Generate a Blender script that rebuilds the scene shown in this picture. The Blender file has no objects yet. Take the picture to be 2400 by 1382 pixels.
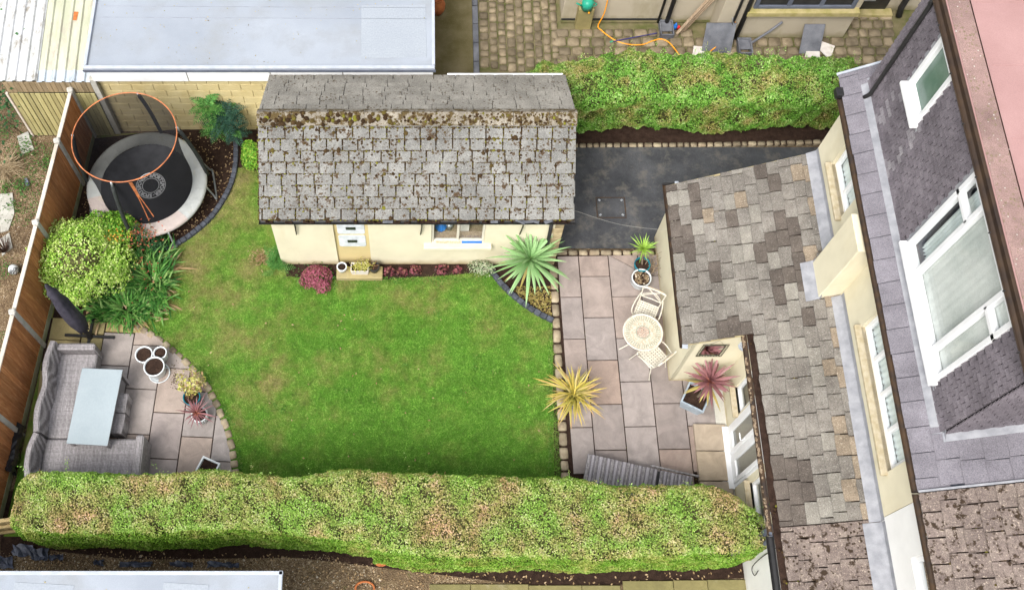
import bpy, math, random
import numpy as np
from mathutils import Matrix, Vector
R = math.radians
rng = np.random.default_rng(7); random.seed(7)
scene = bpy.context.scene
COL = scene.collection

# ---------------------------------------------------------------- camera, sky, sun, exposure
CAM_H, PITCH, LENS_PX, PPX, PPY = 19.471, R(23.729), 2454.5, 987.0, 691.0
cd = bpy.data.cameras.new('camera'); cam = bpy.data.objects.new('camera', cd); COL.objects.link(cam)
cam.location = (0, 0, CAM_H); cam.rotation_euler = (PITCH, 0, 0)
cd.sensor_width = 36; cd.lens = LENS_PX / 2400 * 36; cd.shift_x = (1200 - PPX) / 2400; cd.clip_end = 500
scene.camera = cam
world = bpy.data.worlds.new('World'); scene.world = world; world.use_nodes = True
wn = world.node_tree; wn.nodes.clear()
sky = wn.nodes.new('ShaderNodeTexSky'); sky.sky_type = 'NISHITA'; sky.sun_disc = False
SUN_EL, SUN_AZ = R(54), R(212)      # azimuth measured from +Y towards +X
sky.sun_elevation = SUN_EL; sky.sun_rotation = SUN_AZ
sky.air_density = 1.0; sky.dust_density = 4.0; sky.ozone_density = 1.0
hs = wn.nodes.new('ShaderNodeHueSaturation'); hs.inputs['Saturation'].default_value = 0.25
bg = wn.nodes.new('ShaderNodeBackground'); bg.inputs['Strength'].default_value = 0.135
wo = wn.nodes.new('ShaderNodeOutputWorld')
wn.links.new(sky.outputs[0], hs.inputs['Color']); wn.links.new(hs.outputs[0], bg.inputs[0]); wn.links.new(bg.outputs[0], wo.inputs[0])
sd = bpy.data.lights.new('sun', 'SUN'); sun = bpy.data.objects.new('sun', sd); COL.objects.link(sun)
sd.energy = 1.5; sd.angle = R(28); sd.color = (1, .96, .9)
sdir = Vector((math.sin(SUN_AZ) * math.cos(SUN_EL), math.cos(SUN_AZ) * math.cos(SUN_EL), math.sin(SUN_EL)))
sun.rotation_euler = sdir.to_track_quat('Z', 'Y').to_euler(); sun.location = (0, 0, 40)
scene.view_settings.view_transform = 'Standard'; scene.view_settings.look = 'None'
scene.view_settings.exposure = 1.14; scene.view_settings.gamma = 1

# ---------------------------------------------------------------- survey: photo point + known height -> place on site
_cp, _sp = math.cos(PITCH), math.sin(PITCH)
def _ray(x, y):
    a, b = (x - PPX) / LENS_PX, (PPY - y) / LENS_PX
    return (a, _sp + b * _cp, -_cp + b * _sp)
def at(x, y, z=0.0):
    d = _ray(x, y); t = (z - CAM_H) / d[2]; return Vector((d[0] * t, d[1] * t, z))
def atX(x, y, X):
    d = _ray(x, y); t = X / d[0]; return Vector((X, d[1] * t, CAM_H + d[2] * t))
def atY(x, y, Y):
    d = _ray(x, y); t = Y / d[1]; return Vector((d[0] * t, Y, CAM_H + d[2] * t))

# ---------------------------------------------------------------- object helpers
def link(o, parent=None):
    COL.objects.link(o)
    if parent is not None:
        o.parent = parent; o.matrix_parent_inverse = parent.matrix_basis.inverted()
    return o
def me_new(name, V, F, mats, smooth=False, fm=None):
    m = bpy.data.meshes.new(name); m.from_pydata([tuple(v) for v in V], [], F)
    for mm in (mats if isinstance(mats, (list, tuple)) else [mats]): m.materials.append(mm)
    if smooth: m.polygons.foreach_set('use_smooth', [True] * len(m.polygons))
    if fm: m.polygons.foreach_set('material_index', fm)
    m.update(); return m
def obj(name, me, parent=None, M=None, loc=None, rz=0, rx=0, ry=0, sc=None):
    o = bpy.data.objects.new(name, me)
    if M is not None: o.matrix_basis = M
    else:
        if loc is not None: o.location = loc
        o.rotation_euler = (rx, ry, rz)
        if sc is not None: o.scale = sc
    return link(o, parent)
def tag(o, label, cat, group=None):
    o['label'] = label; o['category'] = cat
    if group: o['group'] = group
    return o
def thing(name, label, cat, loc=(0, 0, 0), group=None, rz=0):
    o = bpy.data.objects.new(name, None); o.location = loc; o.rotation_euler = (0, 0, rz); o.empty_display_size = .1
    link(o); return tag(o, label, cat, group)
def struct(o): o['kind'] = 'structure'; return o
def stuff(o): o['kind'] = 'stuff'; return o
class MB:
    """collects shapes, builds one mesh object"""
    def __init__(s): s.V = []; s.F = []; s.fm = []; s.cur = 0
    def add(s, V, F):
        k = len(s.V); s.V += [tuple(v) for v in V]; s.F += [tuple(i + k for i in f) for f in F]; s.fm += [s.cur] * len(F); return s
    def box(s, c, d, rz=0, b=None, M=None):
        V, F = cbox(d, b if b is not None else min(.006, min(d) * .2))
        T = M if M is not None else Matrix.Translation(c) @ Matrix.Rotation(rz, 4, 'Z')
        return s.add([T @ Vector(v) for v in V], F)
    def bar(s, p, q, w, h=None, b=None):
        p, q = Vector(p), Vector(q); d = q - p; L = d.length; h = h or w
        T = Matrix.Translation((p + q) / 2) @ d.to_track_quat('X', 'Z').to_matrix().to_4x4()
        V, F = cbox((L, w, h), b if b is not None else min(w, h) * .15); return s.add([T @ Vector(v) for v in V], F)
    def tube(s, pts, r, n=8, caps=True, closed=False):
        V, F = tube(pts, r, n, caps, closed); return s.add(V, F)
    def lathe(s, prof, n=28, c=(0, 0, 0)):
        V, F = lathe(prof, n); return s.add([Vector(v) + Vector(c) for v in V], F)
    def build(s, name, mats, parent=None, smooth=False, loc=None):
        if loc is not None:
            L = Vector(loc); V = [Vector(v) - L for v in s.V]
        else: V = s.V
        return obj(name, me_new(name, V, s.F, mats, smooth, s.fm if isinstance(mats, (list, tuple)) else None), parent, loc=loc)
def cbox(d, b=.005):
    hx, hy, hz = d[0] / 2, d[1] / 2, d[2] / 2; V = []; idx = {}
    for sx in (-1, 1):
        for sy in (-1, 1):
            for sz in (-1, 1):
                idx[sx, sy, sz] = len(V)
                V += [(sx * hx, sy * (hy - b), sz * (hz - b)), (sx * (hx - b), sy * hy, sz * (hz - b)), (sx * (hx - b), sy * (hy - b), sz * hz)]
    F = []
    def q(a, bb, c, dd, out):
        v = [Vector(V[i]) for i in (a, bb, c)]; n = (v[1] - v[0]).cross(v[2] - v[0])
        F.append((a, bb, c, dd) if n.dot(Vector(out)) > 0 else (dd, c, bb, a))
    for s in (-1, 1):
        q(idx[s, -1, -1], idx[s, 1, -1], idx[s, 1, 1], idx[s, -1, 1], (s, 0, 0))
        q(idx[-1, s, -1] + 1, idx[1, s, -1] + 1, idx[1, s, 1] + 1, idx[-1, s, 1] + 1, (0, s, 0))
        q(idx[-1, -1, s] + 2, idx[1, -1, s] + 2, idx[1, 1, s] + 2, idx[-1, 1, s] + 2, (0, 0, s))
        for t in (-1, 1):
            q(idx[s, t, -1], idx[s, t, 1], idx[s, t, 1] + 1, idx[s, t, -1] + 1, (s, t, 0))
            q(idx[s, -1, t], idx[s, 1, t], idx[s, 1, t] + 2, idx[s, -1, t] + 2, (s, 0, t))
            q(idx[-1, s, t] + 1, idx[1, s, t] + 1, idx[1, s, t] + 2, idx[-1, s, t] + 2, (0, s, t))
            for u in (-1, 1):
                a = idx[s, t, u]; v = [Vector(V[a + i]) for i in range(3)]
                n = (v[1] - v[0]).cross(v[2] - v[0]); F.append((a, a + 1, a + 2) if n.dot(Vector((s, t, u))) > 0 else (a + 2, a + 1, a))
    return V, F
_bc = {}
def boxme(d, mat, b=.005):
    k = (tuple(round(x, 3) for x in d), mat.name, b)
    if k not in _bc:
        V, F = cbox(d, b); _bc[k] = me_new('block', V, F, mat)
    return _bc[k]
def box(name, c, d, mat, parent=None, rz=0, b=.005, rx=0, ry=0): return obj(name, boxme(d, mat, b), parent, loc=c, rz=rz, rx=rx, ry=ry)
def tube(pts, r, n=8, caps=True, closed=False):
    P = [Vector(p) for p in pts]; V = []; F = []; m = len(P)
    rr = r if isinstance(r, (list, tuple)) else [r] * m
    up = None
    for i, p in enumerate(P):
        a = P[(i - 1) % m] if (closed or i > 0) else p; c = P[(i + 1) % m] if (closed or i < m - 1) else p
        t = (c - a).normalized()
        if up is None: up = Vector((0, 0, 1)) if abs(t.z) < .9 else Vector((1, 0, 0))
        s = t.cross(up)
        if s.length < 1e-5: s = t.cross(Vector((.3, .7, .2)))
        s.normalize(); up = s.cross(t).normalized()
        for k in range(n):
            an = 2 * math.pi * k / n; V.append(p + (s * math.cos(an) + up * math.sin(an)) * rr[i])
    for i in range(m if closed else m - 1):
        j = (i + 1) % m
        for k in range(n): F.append((i * n + k, i * n + (k + 1) % n, j * n + (k + 1) % n, j * n + k))
    if caps and not closed: F.append(tuple(range(n))[::-1]); F.append(tuple((m - 1) * n + k for k in range(n)))
    return V, F
def lathe(prof, n=28):
    V = []; F = []
    for r, z in prof:
        for k in range(n):
            a = 2 * math.pi * k / n; V.append((r * math.cos(a), r * math.sin(a), z))
    for i in range(len(prof) - 1):
        for k in range(n): F.append((i * n + k, i * n + (k + 1) % n, (i + 1) * n + (k + 1) % n, (i + 1) * n + k))
    return V, F
def prism(pts, z0, z1, b=.006):
    """flat polygon (ccw) as a slab with a bevelled top edge"""
    n = len(pts); P = [Vector((p[0], p[1], 0)) for p in pts]; c = sum(P, Vector()) / n; V = []; F = []
    I = []
    for i in range(n):
        a, p, q = P[i - 1], P[i], P[(i + 1) % n]
        e1 = (p - a).normalized(); e2 = (q - p).normalized(); n1 = Vector((-e1.y, e1.x, 0)); n2 = Vector((-e2.y, e2.x, 0))
        m = n1 + n2; m = m / max(.3, m.length_squared) * 2 if m.length > .01 else n1
        I.append(p + m * b)
    V += [(p.x, p.y, z0) for p in P] + [(p.x, p.y, z1 - b) for p in P] + [(p.x, p.y, z1) for p in I]
    for i in range(n):
        j = (i + 1) % n; F += [(i, j, n + j, n + i), (n + i, n + j, 2 * n + j, 2 * n + i)]
    F.append(tuple(range(2 * n, 3 * n))); return V, F
def ccw(pts):
    a = sum(pts[i - 1][0] * pts[i][1] - pts[i][0] * pts[i - 1][1] for i in range(len(pts)))
    return list(pts) if a > 0 else list(pts)[::-1]
def clip(poly, region):
    out = list(poly); n = len(region)
    for i in range(n):
        a, b = region[i], region[(i + 1) % n]; inp = out; out = []
        f = lambda p: (b[0] - a[0]) * (p[1] - a[1]) - (b[1] - a[1]) * (p[0] - a[0])
        for k in range(len(inp)):
            p, q = inp[k - 1], inp[k]; fp, fq = f(p), f(q)
            if (fp < 0) != (fq < 0):
                t = fp / (fp - fq); out.append((p[0] + (q[0] - p[0]) * t, p[1] + (q[1] - p[1]) * t))
            if fq >= 0: out.append(q)
        if len(out) < 3: return []
    r = []
    for p in out:
        if not r or math.hypot(p[0] - r[-1][0], p[1] - r[-1][1]) > .01: r.append(p)
    return r if len(r) > 2 else []
def inside(P, poly):
    x, y = P[:, 0], P[:, 1]; c = np.zeros(len(P), bool)
    for i in range(len(poly)):
        x0, y0 = poly[i - 1][:2]; x1, y1 = poly[i][:2]
        with np.errstate(divide='ignore', invalid='ignore'):
            c ^= ((y0 > y) != (y1 > y)) & (x < (x1 - x0) * (y - y0) / (y1 - y0) + x0)
    return c
def px2(pts, z=0): return [tuple(at(x, y, z)[:2]) for x, y in pts]
def sheet(name, pts, z, mat, parent=None): return obj(name, me_new(name, [(p[0], p[1], z) for p in ccw(pts)], [tuple(range(len(pts)))], mat), parent)
def smooth_line(pts, n=8):
    """catmull-rom through points"""
    P = [Vector(p) for p in pts]; out = []
    for i in range(len(P) - 1):
        a, b, c, d = P[max(i - 1, 0)], P[i], P[i + 1], P[min(i + 2, len(P) - 1)]
        for k in range(n):
            t = k / n; out.append(.5 * ((2 * b) + (c - a) * t + (2 * a - 5 * b + 4 * c - d) * t * t + (3 * b - a - 3 * c + d) * t ** 3))
    out.append(P[-1]); return out
def gutter(mb, p, q, r=.055, t=.006):
    """half-round channel from p to q (level)"""
    p, q = Vector(p), Vector(q); d = (q - p).normalized(); s = Vector((-d.y, d.x, 0)); n = 8
    V = []
    for e in (p, q):
        for rad in (r, r - t):
            for k in range(n + 1):
                a = math.pi * (1 + k / n); V.append(e + s * math.cos(a) * rad + Vector((0, 0, math.sin(a) * rad)))
    m = n + 1; F = []
    for k in range(n):
        F += [(k, k + 1, 2 * m + k + 1, 2 * m + k), (m + k + 1, m + k, 3 * m + k, 3 * m + k + 1)]
    for k in (0, n): F.append((k, m + k, 3 * m + k, 2 * m + k))
    for o in (0, 2 * m): F.append(tuple(o + k for k in range(m)))
    mb.add(V, F)

# ---------------------------------------------------------------- materials
class NT:
    def __init__(s, name):
        s.m = bpy.data.materials.new(name); s.m.use_nodes = True; s.t = s.m.node_tree; s.n = s.t.nodes; s.l = s.t.links
        s.b = s.n['Principled BSDF']; s.out = s.n['Material Output']; s.pos = s.n.new('ShaderNodeNewGeometry').outputs['Position']
    def noise(s, scale, detail=4, rough=.55, vec=None, stretch=None, dist=0):
        x = s.n.new('ShaderNodeTexNoise'); x.inputs['Scale'].default_value = scale; x.inputs['Detail'].default_value = detail
        x.inputs['Roughness'].default_value = rough; x.inputs['Distortion'].default_value = dist
        v = vec or s.pos
        if stretch:
            mp = s.n.new('ShaderNodeMapping'); mp.inputs['Scale'].default_value = stretch; s.l.new(v, mp.inputs[0]); v = mp.outputs[0]
        s.l.new(v, x.inputs['Vector']); return x.outputs['Fac']
    def voro(s, scale, feat='F1', out='Distance', stretch=None):
        x = s.n.new('ShaderNodeTexVoronoi'); x.feature = feat; x.inputs['Scale'].default_value = scale
        v = s.pos
        if stretch:
            mp = s.n.new('ShaderNodeMapping'); mp.inputs['Scale'].default_value = stretch; s.l.new(v, mp.inputs[0]); v = mp.outputs[0]
        s.l.new(v, x.inputs['Vector']); return x.outputs[out]
    def ramp(s, fac, stops, interp='LINEAR'):
        r = s.n.new('ShaderNodeValToRGB'); r.color_ramp.interpolation = interp; e = r.color_ramp.elements
        for i, (p, c) in enumerate(stops):
            if i >= 2: e.new(p)
            e[i].position = p; e[i].color = (*c, 1) if not isinstance(c, (int, float)) else (c, c, c, 1)
        s.l.new(fac, r.inputs[0]); return r.outputs[0]
    def mix(s, fac, a, b, mode='MIX'):
        x = s.n.new('ShaderNodeMix'); x.data_type = 'RGBA'; x.blend_type = mode
        for i, v in ((0, fac), (6, a), (7, b)):
            if isinstance(v, (int, float)): x.inputs[i].default_value = v if i == 0 else (v, v, v, 1)
            elif isinstance(v, tuple): x.inputs[i].default_value = (*v, 1)
            else: s.l.new(v, x.inputs[i])
        return x.outputs[2]
    def math(s, op, a, b=0.0):
        x = s.n.new('ShaderNodeMath'); x.operation = op
        for i, v in enumerate((a, b)):
            if isinstance(v, (int, float)): x.inputs[i].default_value = v
            else: s.l.new(v, x.inputs[i])
        return x.outputs[0]
    def rand(s): return s.n.new('ShaderNodeObjectInfo').outputs['Random']
    def attr(s, name): x = s.n.new('ShaderNodeAttribute'); x.attribute_name = name; return x.outputs['Fac']
    def done(s, col, rough=.8, bump=None, bs=.3, bd=.01, spec=.3, metal=0):
        if isinstance(col, tuple): s.b.inputs['Base Color'].default_value = (*col, 1)
        else: s.l.new(col, s.b.inputs['Base Color'])
        if isinstance(rough, (int, float)): s.b.inputs['Roughness'].default_value = rough
        else: s.l.new(rough, s.b.inputs['Roughness'])
        s.b.inputs['Specular IOR Level'].default_value = spec; s.b.inputs['Metallic'].default_value = metal
        if bump is not None:
            x = s.n.new('ShaderNodeBump'); x.inputs['Strength'].default_value = bs; x.inputs['Distance'].default_value = bd
            s.l.new(bump, x.inputs['Height']); s.l.new(x.outputs[0], s.b.inputs['Normal'])
        return s.m
def simple(name, c, c2=None, scale=6, rough=.7, bs=0, bscale=80, spec=.3, metal=0, rnd=0, fine=.12):
    t = NT(name); c2 = c2 or tuple(x * .75 for x in c)
    col = t.ramp(t.noise(scale, 5), [(.35, c2), (.65, c)])
    if fine: col = t.mix(fine, col, t.ramp(t.noise(scale * 22, 2), [(.3, .15), (.7, .85)]), 'OVERLAY')
    if rnd: col = t.mix(1, col, t.ramp(t.rand(), [(0, 1 - rnd), (1, 1 + rnd * .5 if 1 + rnd * .5 < 1 else 1)]), 'MULTIPLY')
    return t.done(col, rough, t.noise(bscale, 3) if bs else None, bs, .01, spec, metal)
# ---- material library
def m_tile(name, c1, c2, c3, spot=None, lich=None, moss=None, rnd=.25, mscale=9, mth=.6):
    t = NT(name); col = t.ramp(t.noise(5, 6, .65), [(.3, c2), (.5, c1), (.72, c3)])
    r = t.rand(); col = t.mix(t.math('MULTIPLY', r, .55), col, t.mix(1, col, c2, 'MULTIPLY') if False else c2)
    col = t.mix(.65, col, t.ramp(t.noise(75, 4, .75), [(.32, .15), (.68, .85)]), 'OVERLAY')
    col = t.mix(.45, col, t.ramp(t.noise(1.1, 4, .6), [(.32, .25), (.68, .75)]), 'OVERLAY')
    if lich: col = t.mix(t.ramp(t.noise(38, 3, .6), [(.58, 0.0), (.68, .8)]), col, lich)
    if spot: col = t.mix(t.ramp(t.noise(46, 2, .5), [(.62, 0.0), (.68, .75)]), col, spot)
    if moss:
        f = t.math('MULTIPLY', t.ramp(t.voro(14), [(.16, 1.0), (.34, 0.0)]), t.ramp(t.noise(2.3, 3), [(.42, 0.0), (.58, 1.0)]))
        f2 = t.ramp(t.noise(mscale, 5, .7), [(mth, 0.0), (mth + .04, .95)])
        col = t.mix(t.math('MAXIMUM', f, f2), col, t.ramp(t.noise(60, 2), [(.35, moss), (.7, tuple(x * 2 for x in moss))]))
    return t.done(col, .92, t.noise(70, 4, .7), .5, .012, .15)
MAT = {}
MAT['shed_tile'] = m_tile('shed_tile', (.185, .183, .172), (.138, .136, .128), (.245, .242, .226), spot=(.06, .05, .04), lich=(.30, .298, .275), moss=(.04, .024, .011), mscale=7.5, mth=.575)
MAT['shed_tile_back'] = m_tile('shed_tile_back', (.235, .222, .195), (.18, .17, .148), (.29, .275, .24), spot=(.09, .075, .055), lich=(.33, .315, .27), moss=(.05, .035, .02), mscale=7, mth=.63)
MAT['ext_tile'] = m_tile('ext_tile', (.172, .157, .138), (.13, .117, .102), (.235, .22, .195), lich=(.29, .275, .245), spot=(.07, .06, .05), rnd=.5)
MAT['ext_tile_dark'] = m_tile('ext_tile_dark', (.095, .080, .068), (.072, .060, .052), (.13, .11, .094), lich=(.18, .158, .134))
MAT['ext_tile_warm'] = m_tile('ext_tile_warm', (.225, .18, .132), (.17, .136, .10), (.29, .235, .175), lich=(.38, .33, .25))
MAT['ext_tile_pale'] = m_tile('ext_tile_pale', (.215, .20, .172), (.17, .157, .136), (.265, .25, .22), lich=(.32, .305, .265))
MAT['nb_tile'] = m_tile('nb_tile', (.165, .132, .116), (.12, .094, .084), (.23, .19, .16), moss=(.022, .014, .008), lich=(.42, .35, .28), mscale=7.5, mth=.555)
MAT['slate'] = m_tile('slate', (.17, .16, .18), (.148, .139, .157), (.195, .184, .205))
MAT['hung_tile'] = m_tile('hung_tile', (.150, .133, .149), (.105, .093, .104), (.20, .181, .198))
MAT['hung_pale'] = m_tile('hung_pale', (.235, .22, .235), (.175, .16, .175), (.31, .295, .305))
MAT['ridge'] = m_tile('ridge', (.235, .21, .17), (.16, .14, .11), (.31, .28, .23), spot=(.1, .08, .05), moss=(.05, .034, .012), mscale=8, mth=.50)
def m_render(name, c, dirt=(.36, .27, .12), grime=.35):
    t = NT(name); col = t.ramp(t.noise(2.2, 5), [(.3, tuple(x * .9 for x in c)), (.7, c)])
    col = t.mix(t.math('MULTIPLY', t.ramp(t.noise(1.6, 5, .6, stretch=(1, 1, .35)), [(.5, 0.0), (.8, 1.0)]), grime), col, dirt)
    z = t.n.new('ShaderNodeSeparateXYZ'); t.l.new(t.pos, z.inputs[0])
    splash = t.ramp(t.math('ADD', z.outputs['Z'], t.math('MULTIPLY', t.noise(6, 4), .25)), [(.12, .75), (.34, 0.0)])
    col = t.mix(splash, col, dirt)
    return t.done(col, .9, t.noise(130, 3, .7), .35, .006, .2)
MAT['cream'] = m_render('cream', (.66, .61, .455))
MAT['cream_dirty'] = m_render('cream_dirty', (.58, .47, .24), (.32, .25, .1), .5)
MAT['white_wall'] = m_render('white_wall', (.74, .74, .72), (.5, .48, .44), .15)
MAT['nb_render'] = m_render('nb_render', (.42, .37, .285), (.17, .15, .06), .75)
MAT['block'] = (lambda t: t.done(t.mix(t.ramp(t.noise(26, 4, .7), [(.6, 0.0), (.72, .55)]), t.mix(t.math('MULTIPLY', t.rand(), .5), t.ramp(t.noise(3, 5), [(.3, (.46, .37, .18)), (.7, (.58, .50, .29))]), (.46, .38, .2)), (.36, .29, .14)), .92, t.noise(90, 4), .5, .01, .15))(NT('painted_block'))
MAT['mortar'] = simple('mortar', (.40, .33, .18), (.3, .25, .14), 10, .95, .3)
MAT['quoin'] = simple('quoin', (.46, .37, .22), (.3, .23, .13), 7, .9, .5, 60, rnd=.35)
MAT['black'] = simple('black_plastic', (.022, .021, .022), (.012, .012, .012), 8, .45, spec=.4)
MAT['rusty_black'] = simple('rusty_gutter', (.03, .022, .018), (.065, .038, .02), 9, .7)
MAT['brown_fascia'] = simple('brown_fascia', (.028, .019, .015), (.055, .034, .02), 4, .55)
MAT['upvc'] = simple('white_upvc', (.76, .77, .78), (.68, .69, .70), 3, .3, spec=.5, fine=.02)
MAT['lead'] = simple('lead', (.29, .295, .315), (.20, .205, .225), 6, .55, .25, 30, .4)
MAT['redfelt'] = (lambda t: t.done(t.mix(.35, t.ramp(t.noise(1.4, 5), [(.3, (.285, .168, .16)), (.7, (.35, .215, .205))]), t.ramp(t.noise(190, 2), [(.3, .3), (.7, .75)]), 'OVERLAY'), .95, t.noise(240, 2), .4, .004, .1))(NT('red_felt'))
MAT['edgefelt'] = m_tile('edge_felt', (.25, .165, .15), (.19, .13, .115), (.29, .20, .18), moss=(.12, .095, .06), mscale=16, mth=.60)
MAT['greyfelt'] = (lambda t: t.done(t.mix(.25, t.mix(t.ramp(t.noise(.9, 6, .65), [(.50, 0.0), (.66, .75)]), t.ramp(t.noise(.5, 4), [(.35, (.23, .256, .295)), (.65, (.29, .318, .36))]), (.235, .25, .265)), t.ramp(t.noise(170, 2), [(.3, .3), (.7, .75)]), 'OVERLAY'), .8, t.noise(200, 2), .25, .004, .25))(NT('grey_felt'))
MAT['greyfelt_light'] = simple('grey_felt_patch', (.29, .318, .352), (.27, .298, .335), 1.5, .8)
MAT['lap'] = simple('felt_lap', (.20, .215, .245), (.27, .29, .33), 3, .8)
MAT['felt_edge'] = simple('felt_edge', (.11, .125, .16), (.08, .09, .12), 4, .7)
MAT['trim_edge'] = simple('trim_edge', (.40, .43, .48), (.33, .36, .41), 5, .6)
MAT['soil'] = (lambda t: t.done(t.mix(t.ramp(t.noise(55, 4, .75), [(.58, 0.0), (.72, .7)]), t.ramp(t.noise(9, 5), [(.3, (.022, .013, .010)), (.7, (.055, .033, .024))]), (.16, .10, .065)), .97, t.noise(60, 5, .75), 1, .03, .1))(NT('soil'))
def m_gravel():
    t = NT('gravel_ground'); v = t.voro(62, out='Color'); s = t.n.new('ShaderNodeSeparateColor'); t.l.new(v, s.inputs[0])
    col = t.ramp(s.outputs[0], [(0, (.07, .045, .026)), (.35, (.16, .11, .062)), (.7, (.25, .185, .11)), (1, (.40, .32, .22))])
    col = t.mix(t.ramp(t.noise(1.3, 5, .65), [(.40, 0.0), (.56, .85)]), col, t.ramp(t.noise(20, 3), [(.3, (.07, .045, .028)), (.7, (.17, .12, .07))]))
    col = t.mix(t.ramp(t.noise(3.1, 5, .7), [(.6, 0.0), (.68, .5)]), col, (.07, .09, .02))
    return t.done(col, .95, t.voro(42), .8, .02, .1)
MAT['gravel'] = m_gravel()
MAT['pebble'] = (lambda t: t.done(t.ramp(t.attr('rnd'), [(0, (.08, .052, .032)), (.45, (.19, .135, .08)), (.88, (.31, .235, .145)), (1, (.56, .50, .41))]), .85, spec=.2))(NT('pebble'))
def m_lawn_col(t):
    p = t.noise(.55, 4, .6); q = t.noise(1.9, 5, .65)
    f = t.ramp(t.math('ADD', t.math('MULTIPLY', p, .55), t.math('MULTIPLY', q, .45)), [(.42, 0.0), (.66, 1.0)])
    z = t.n.new('ShaderNodeSeparateXYZ'); t.l.new(t.pos, z.inputs[0])
    # worn by the shed and along the trampoline edge, lush towards the hedge
    g = t.ramp(z.outputs['Y'], [(.0, 0.0), (1, 1.0)])
    w = t.n.new('ShaderNodeMapRange'); w.inputs[1].default_value = 4.2; w.inputs[2].default_value = 9.6; w.inputs[3].default_value = -.35; w.inputs[4].default_value = .22; t.l.new(z.outputs['Y'], w.inputs[0])
    x = t.n.new('ShaderNodeMapRange'); x.inputs[1].default_value = -5; x.inputs[2].default_value = -1; x.inputs[3].default_value = .16; x.inputs[4].default_value = -.08; t.l.new(z.outputs['X'], x.inputs[0])
    return t.math('ADD', t.math('ADD', f, w.outputs[0]), x.outputs[0])
def m_lawn():
    t = NT('lawn_ground'); f = m_lawn_col(t)
    col = t.ramp(f, [(0, (.075, .20, .02)), (.4, (.12, .22, .03)), (.75, (.21, .215, .065)), (1, (.28, .24, .11))])
    col = t.mix(.6, col, t.ramp(t.noise(70, 4, .7), [(.3, .15), (.7, .85)]), 'OVERLAY')
    return t.done(col, .95, t.noise(90, 4), 1, .03, .1)
MAT['lawn'] = m_lawn()
def m_grass():
    t = NT('grass_blades'); f = m_lawn_col(t); r = t.attr('rnd')
    gr = t.ramp(r, [(0, (.085, .22, .02)), (.5, (.145, .32, .038)), (1, (.25, .42, .08))])
    dry = t.ramp(r, [(0, (.15, .20, .035)), (.5, (.28, .28, .085)), (1, (.44, .38, .17))])
    col = t.mix(t.ramp(f, [(.15, 0.0), (.95, 1.0)]), gr, dry)
    col = t.mix(.75, col, t.ramp(t.math('ADD', t.math('MULTIPLY', t.noise(5, 4, .65), .55), t.math('MULTIPLY', t.noise(24, 3, .7), .45)), [(.36, .15), (.64, .85)]), 'OVERLAY')
    t.done(col, .7, spec=.25); tl = t.n.new('ShaderNodeBsdfTranslucent'); t.l.new(col, tl.inputs[0]); mx = t.n.new('ShaderNodeMixShader'); mx.inputs[0].default_value = .35
    t.l.new(t.b.outputs[0], mx.inputs[1]); t.l.new(tl.outputs[0], mx.inputs[2]); t.l.new(mx.outputs[0], t.out.inputs[0]); return t.m
MAT['grass'] = m_grass()
def m_paving(name, a, b, c):
    t = NT(name); col = t.ramp(t.rand(), [(0, a), (.5, b), (1, c)])
    col = t.mix(.35, col, t.ramp(t.noise(3.2, 6, .62, dist=.8), [(.3, .2), (.7, .8)]), 'OVERLAY')
    col = t.mix(.25, col, t.ramp(t.noise(130, 3, .7), [(.3, .2), (.7, .8)]), 'OVERLAY')
    col = t.mix(t.ramp(t.noise(1.1, 5, .7), [(.6, 0.0), (.8, .35)]), col, (.45, .40, .34))
    h = t.math('ADD', t.noise(4, 5, .6, dist=1.2), t.math('MULTIPLY', t.noise(60, 3), .25))
    return t.done(col, t.ramp(t.noise(2, 3), [(.3, .55), (.7, .8)]), h, .6, .02, .3)
MAT['slab'] = m_paving('sandstone_slab', (.205, .172, .158), (.27, .236, .222), (.265, .20, .165))
MAT['slab_warm'] = m_paving('sandstone_left', (.27, .185, .15), (.265, .245, .238), (.31, .235, .185))
MAT['slab_step'] = m_paving('sandstone_step', (.31, .25, .18), (.36, .29, .21), (.31, .26, .21))
MAT['slab_old'] = m_paving('old_slab', (.30, .25, .10), (.26, .22, .10), (.33, .27, .13))
MAT['slab_green'] = m_paving('algae_slab', (.17, .15, .06), (.20, .17, .07), (.155, .14, .06))
MAT['sett'] = simple('sett_stone', (.42, .355, .245), (.27, .21, .14), 7, .85, .6, 60, rnd=.4)
MAT['sett_yard'] = simple('yard_sett_stone', (.33, .265, .175), (.19, .15, .095), 5, .85, .6, 50, rnd=.5)
MAT['sett_joint'] = simple('sett_joint', (.17, .14, .08), (.08, .085, .025), 3, .95, .5)
MAT['edging'] = simple('edging_block', (.085, .095, .12), (.05, .055, .07), 8, .8, .5, 70, rnd=.35)
MAT['asphalt'] = (lambda t: t.done(t.mix(t.ramp(t.noise(2.6, 7, .75), [(.50, 0.0), (.70, .6)]), t.mix(.55, t.ramp(t.noise(1.2, 6, .7), [(.32, (.026, .028, .032)), (.68, (.072, .074, .08))]), t.ramp(t.noise(120, 3, .7), [(.3, .15), (.7, .85)]), 'OVERLAY'), (.16, .145, .12)), .8, t.noise(150, 3), .6, .008, .3))(NT('asphalt'))
MAT['concrete'] = simple('concrete', (.43, .42, .38), (.33, .32, .28), 5, .9, .4, 70)
MAT['post'] = simple('concrete_post', (.44, .43, .40), (.35, .34, .30), 7, .9, .35, 80)
MAT['gravelboard'] = simple('gravel_board', (.34, .34, .24), (.24, .26, .14), 5, .9, .3)
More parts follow.
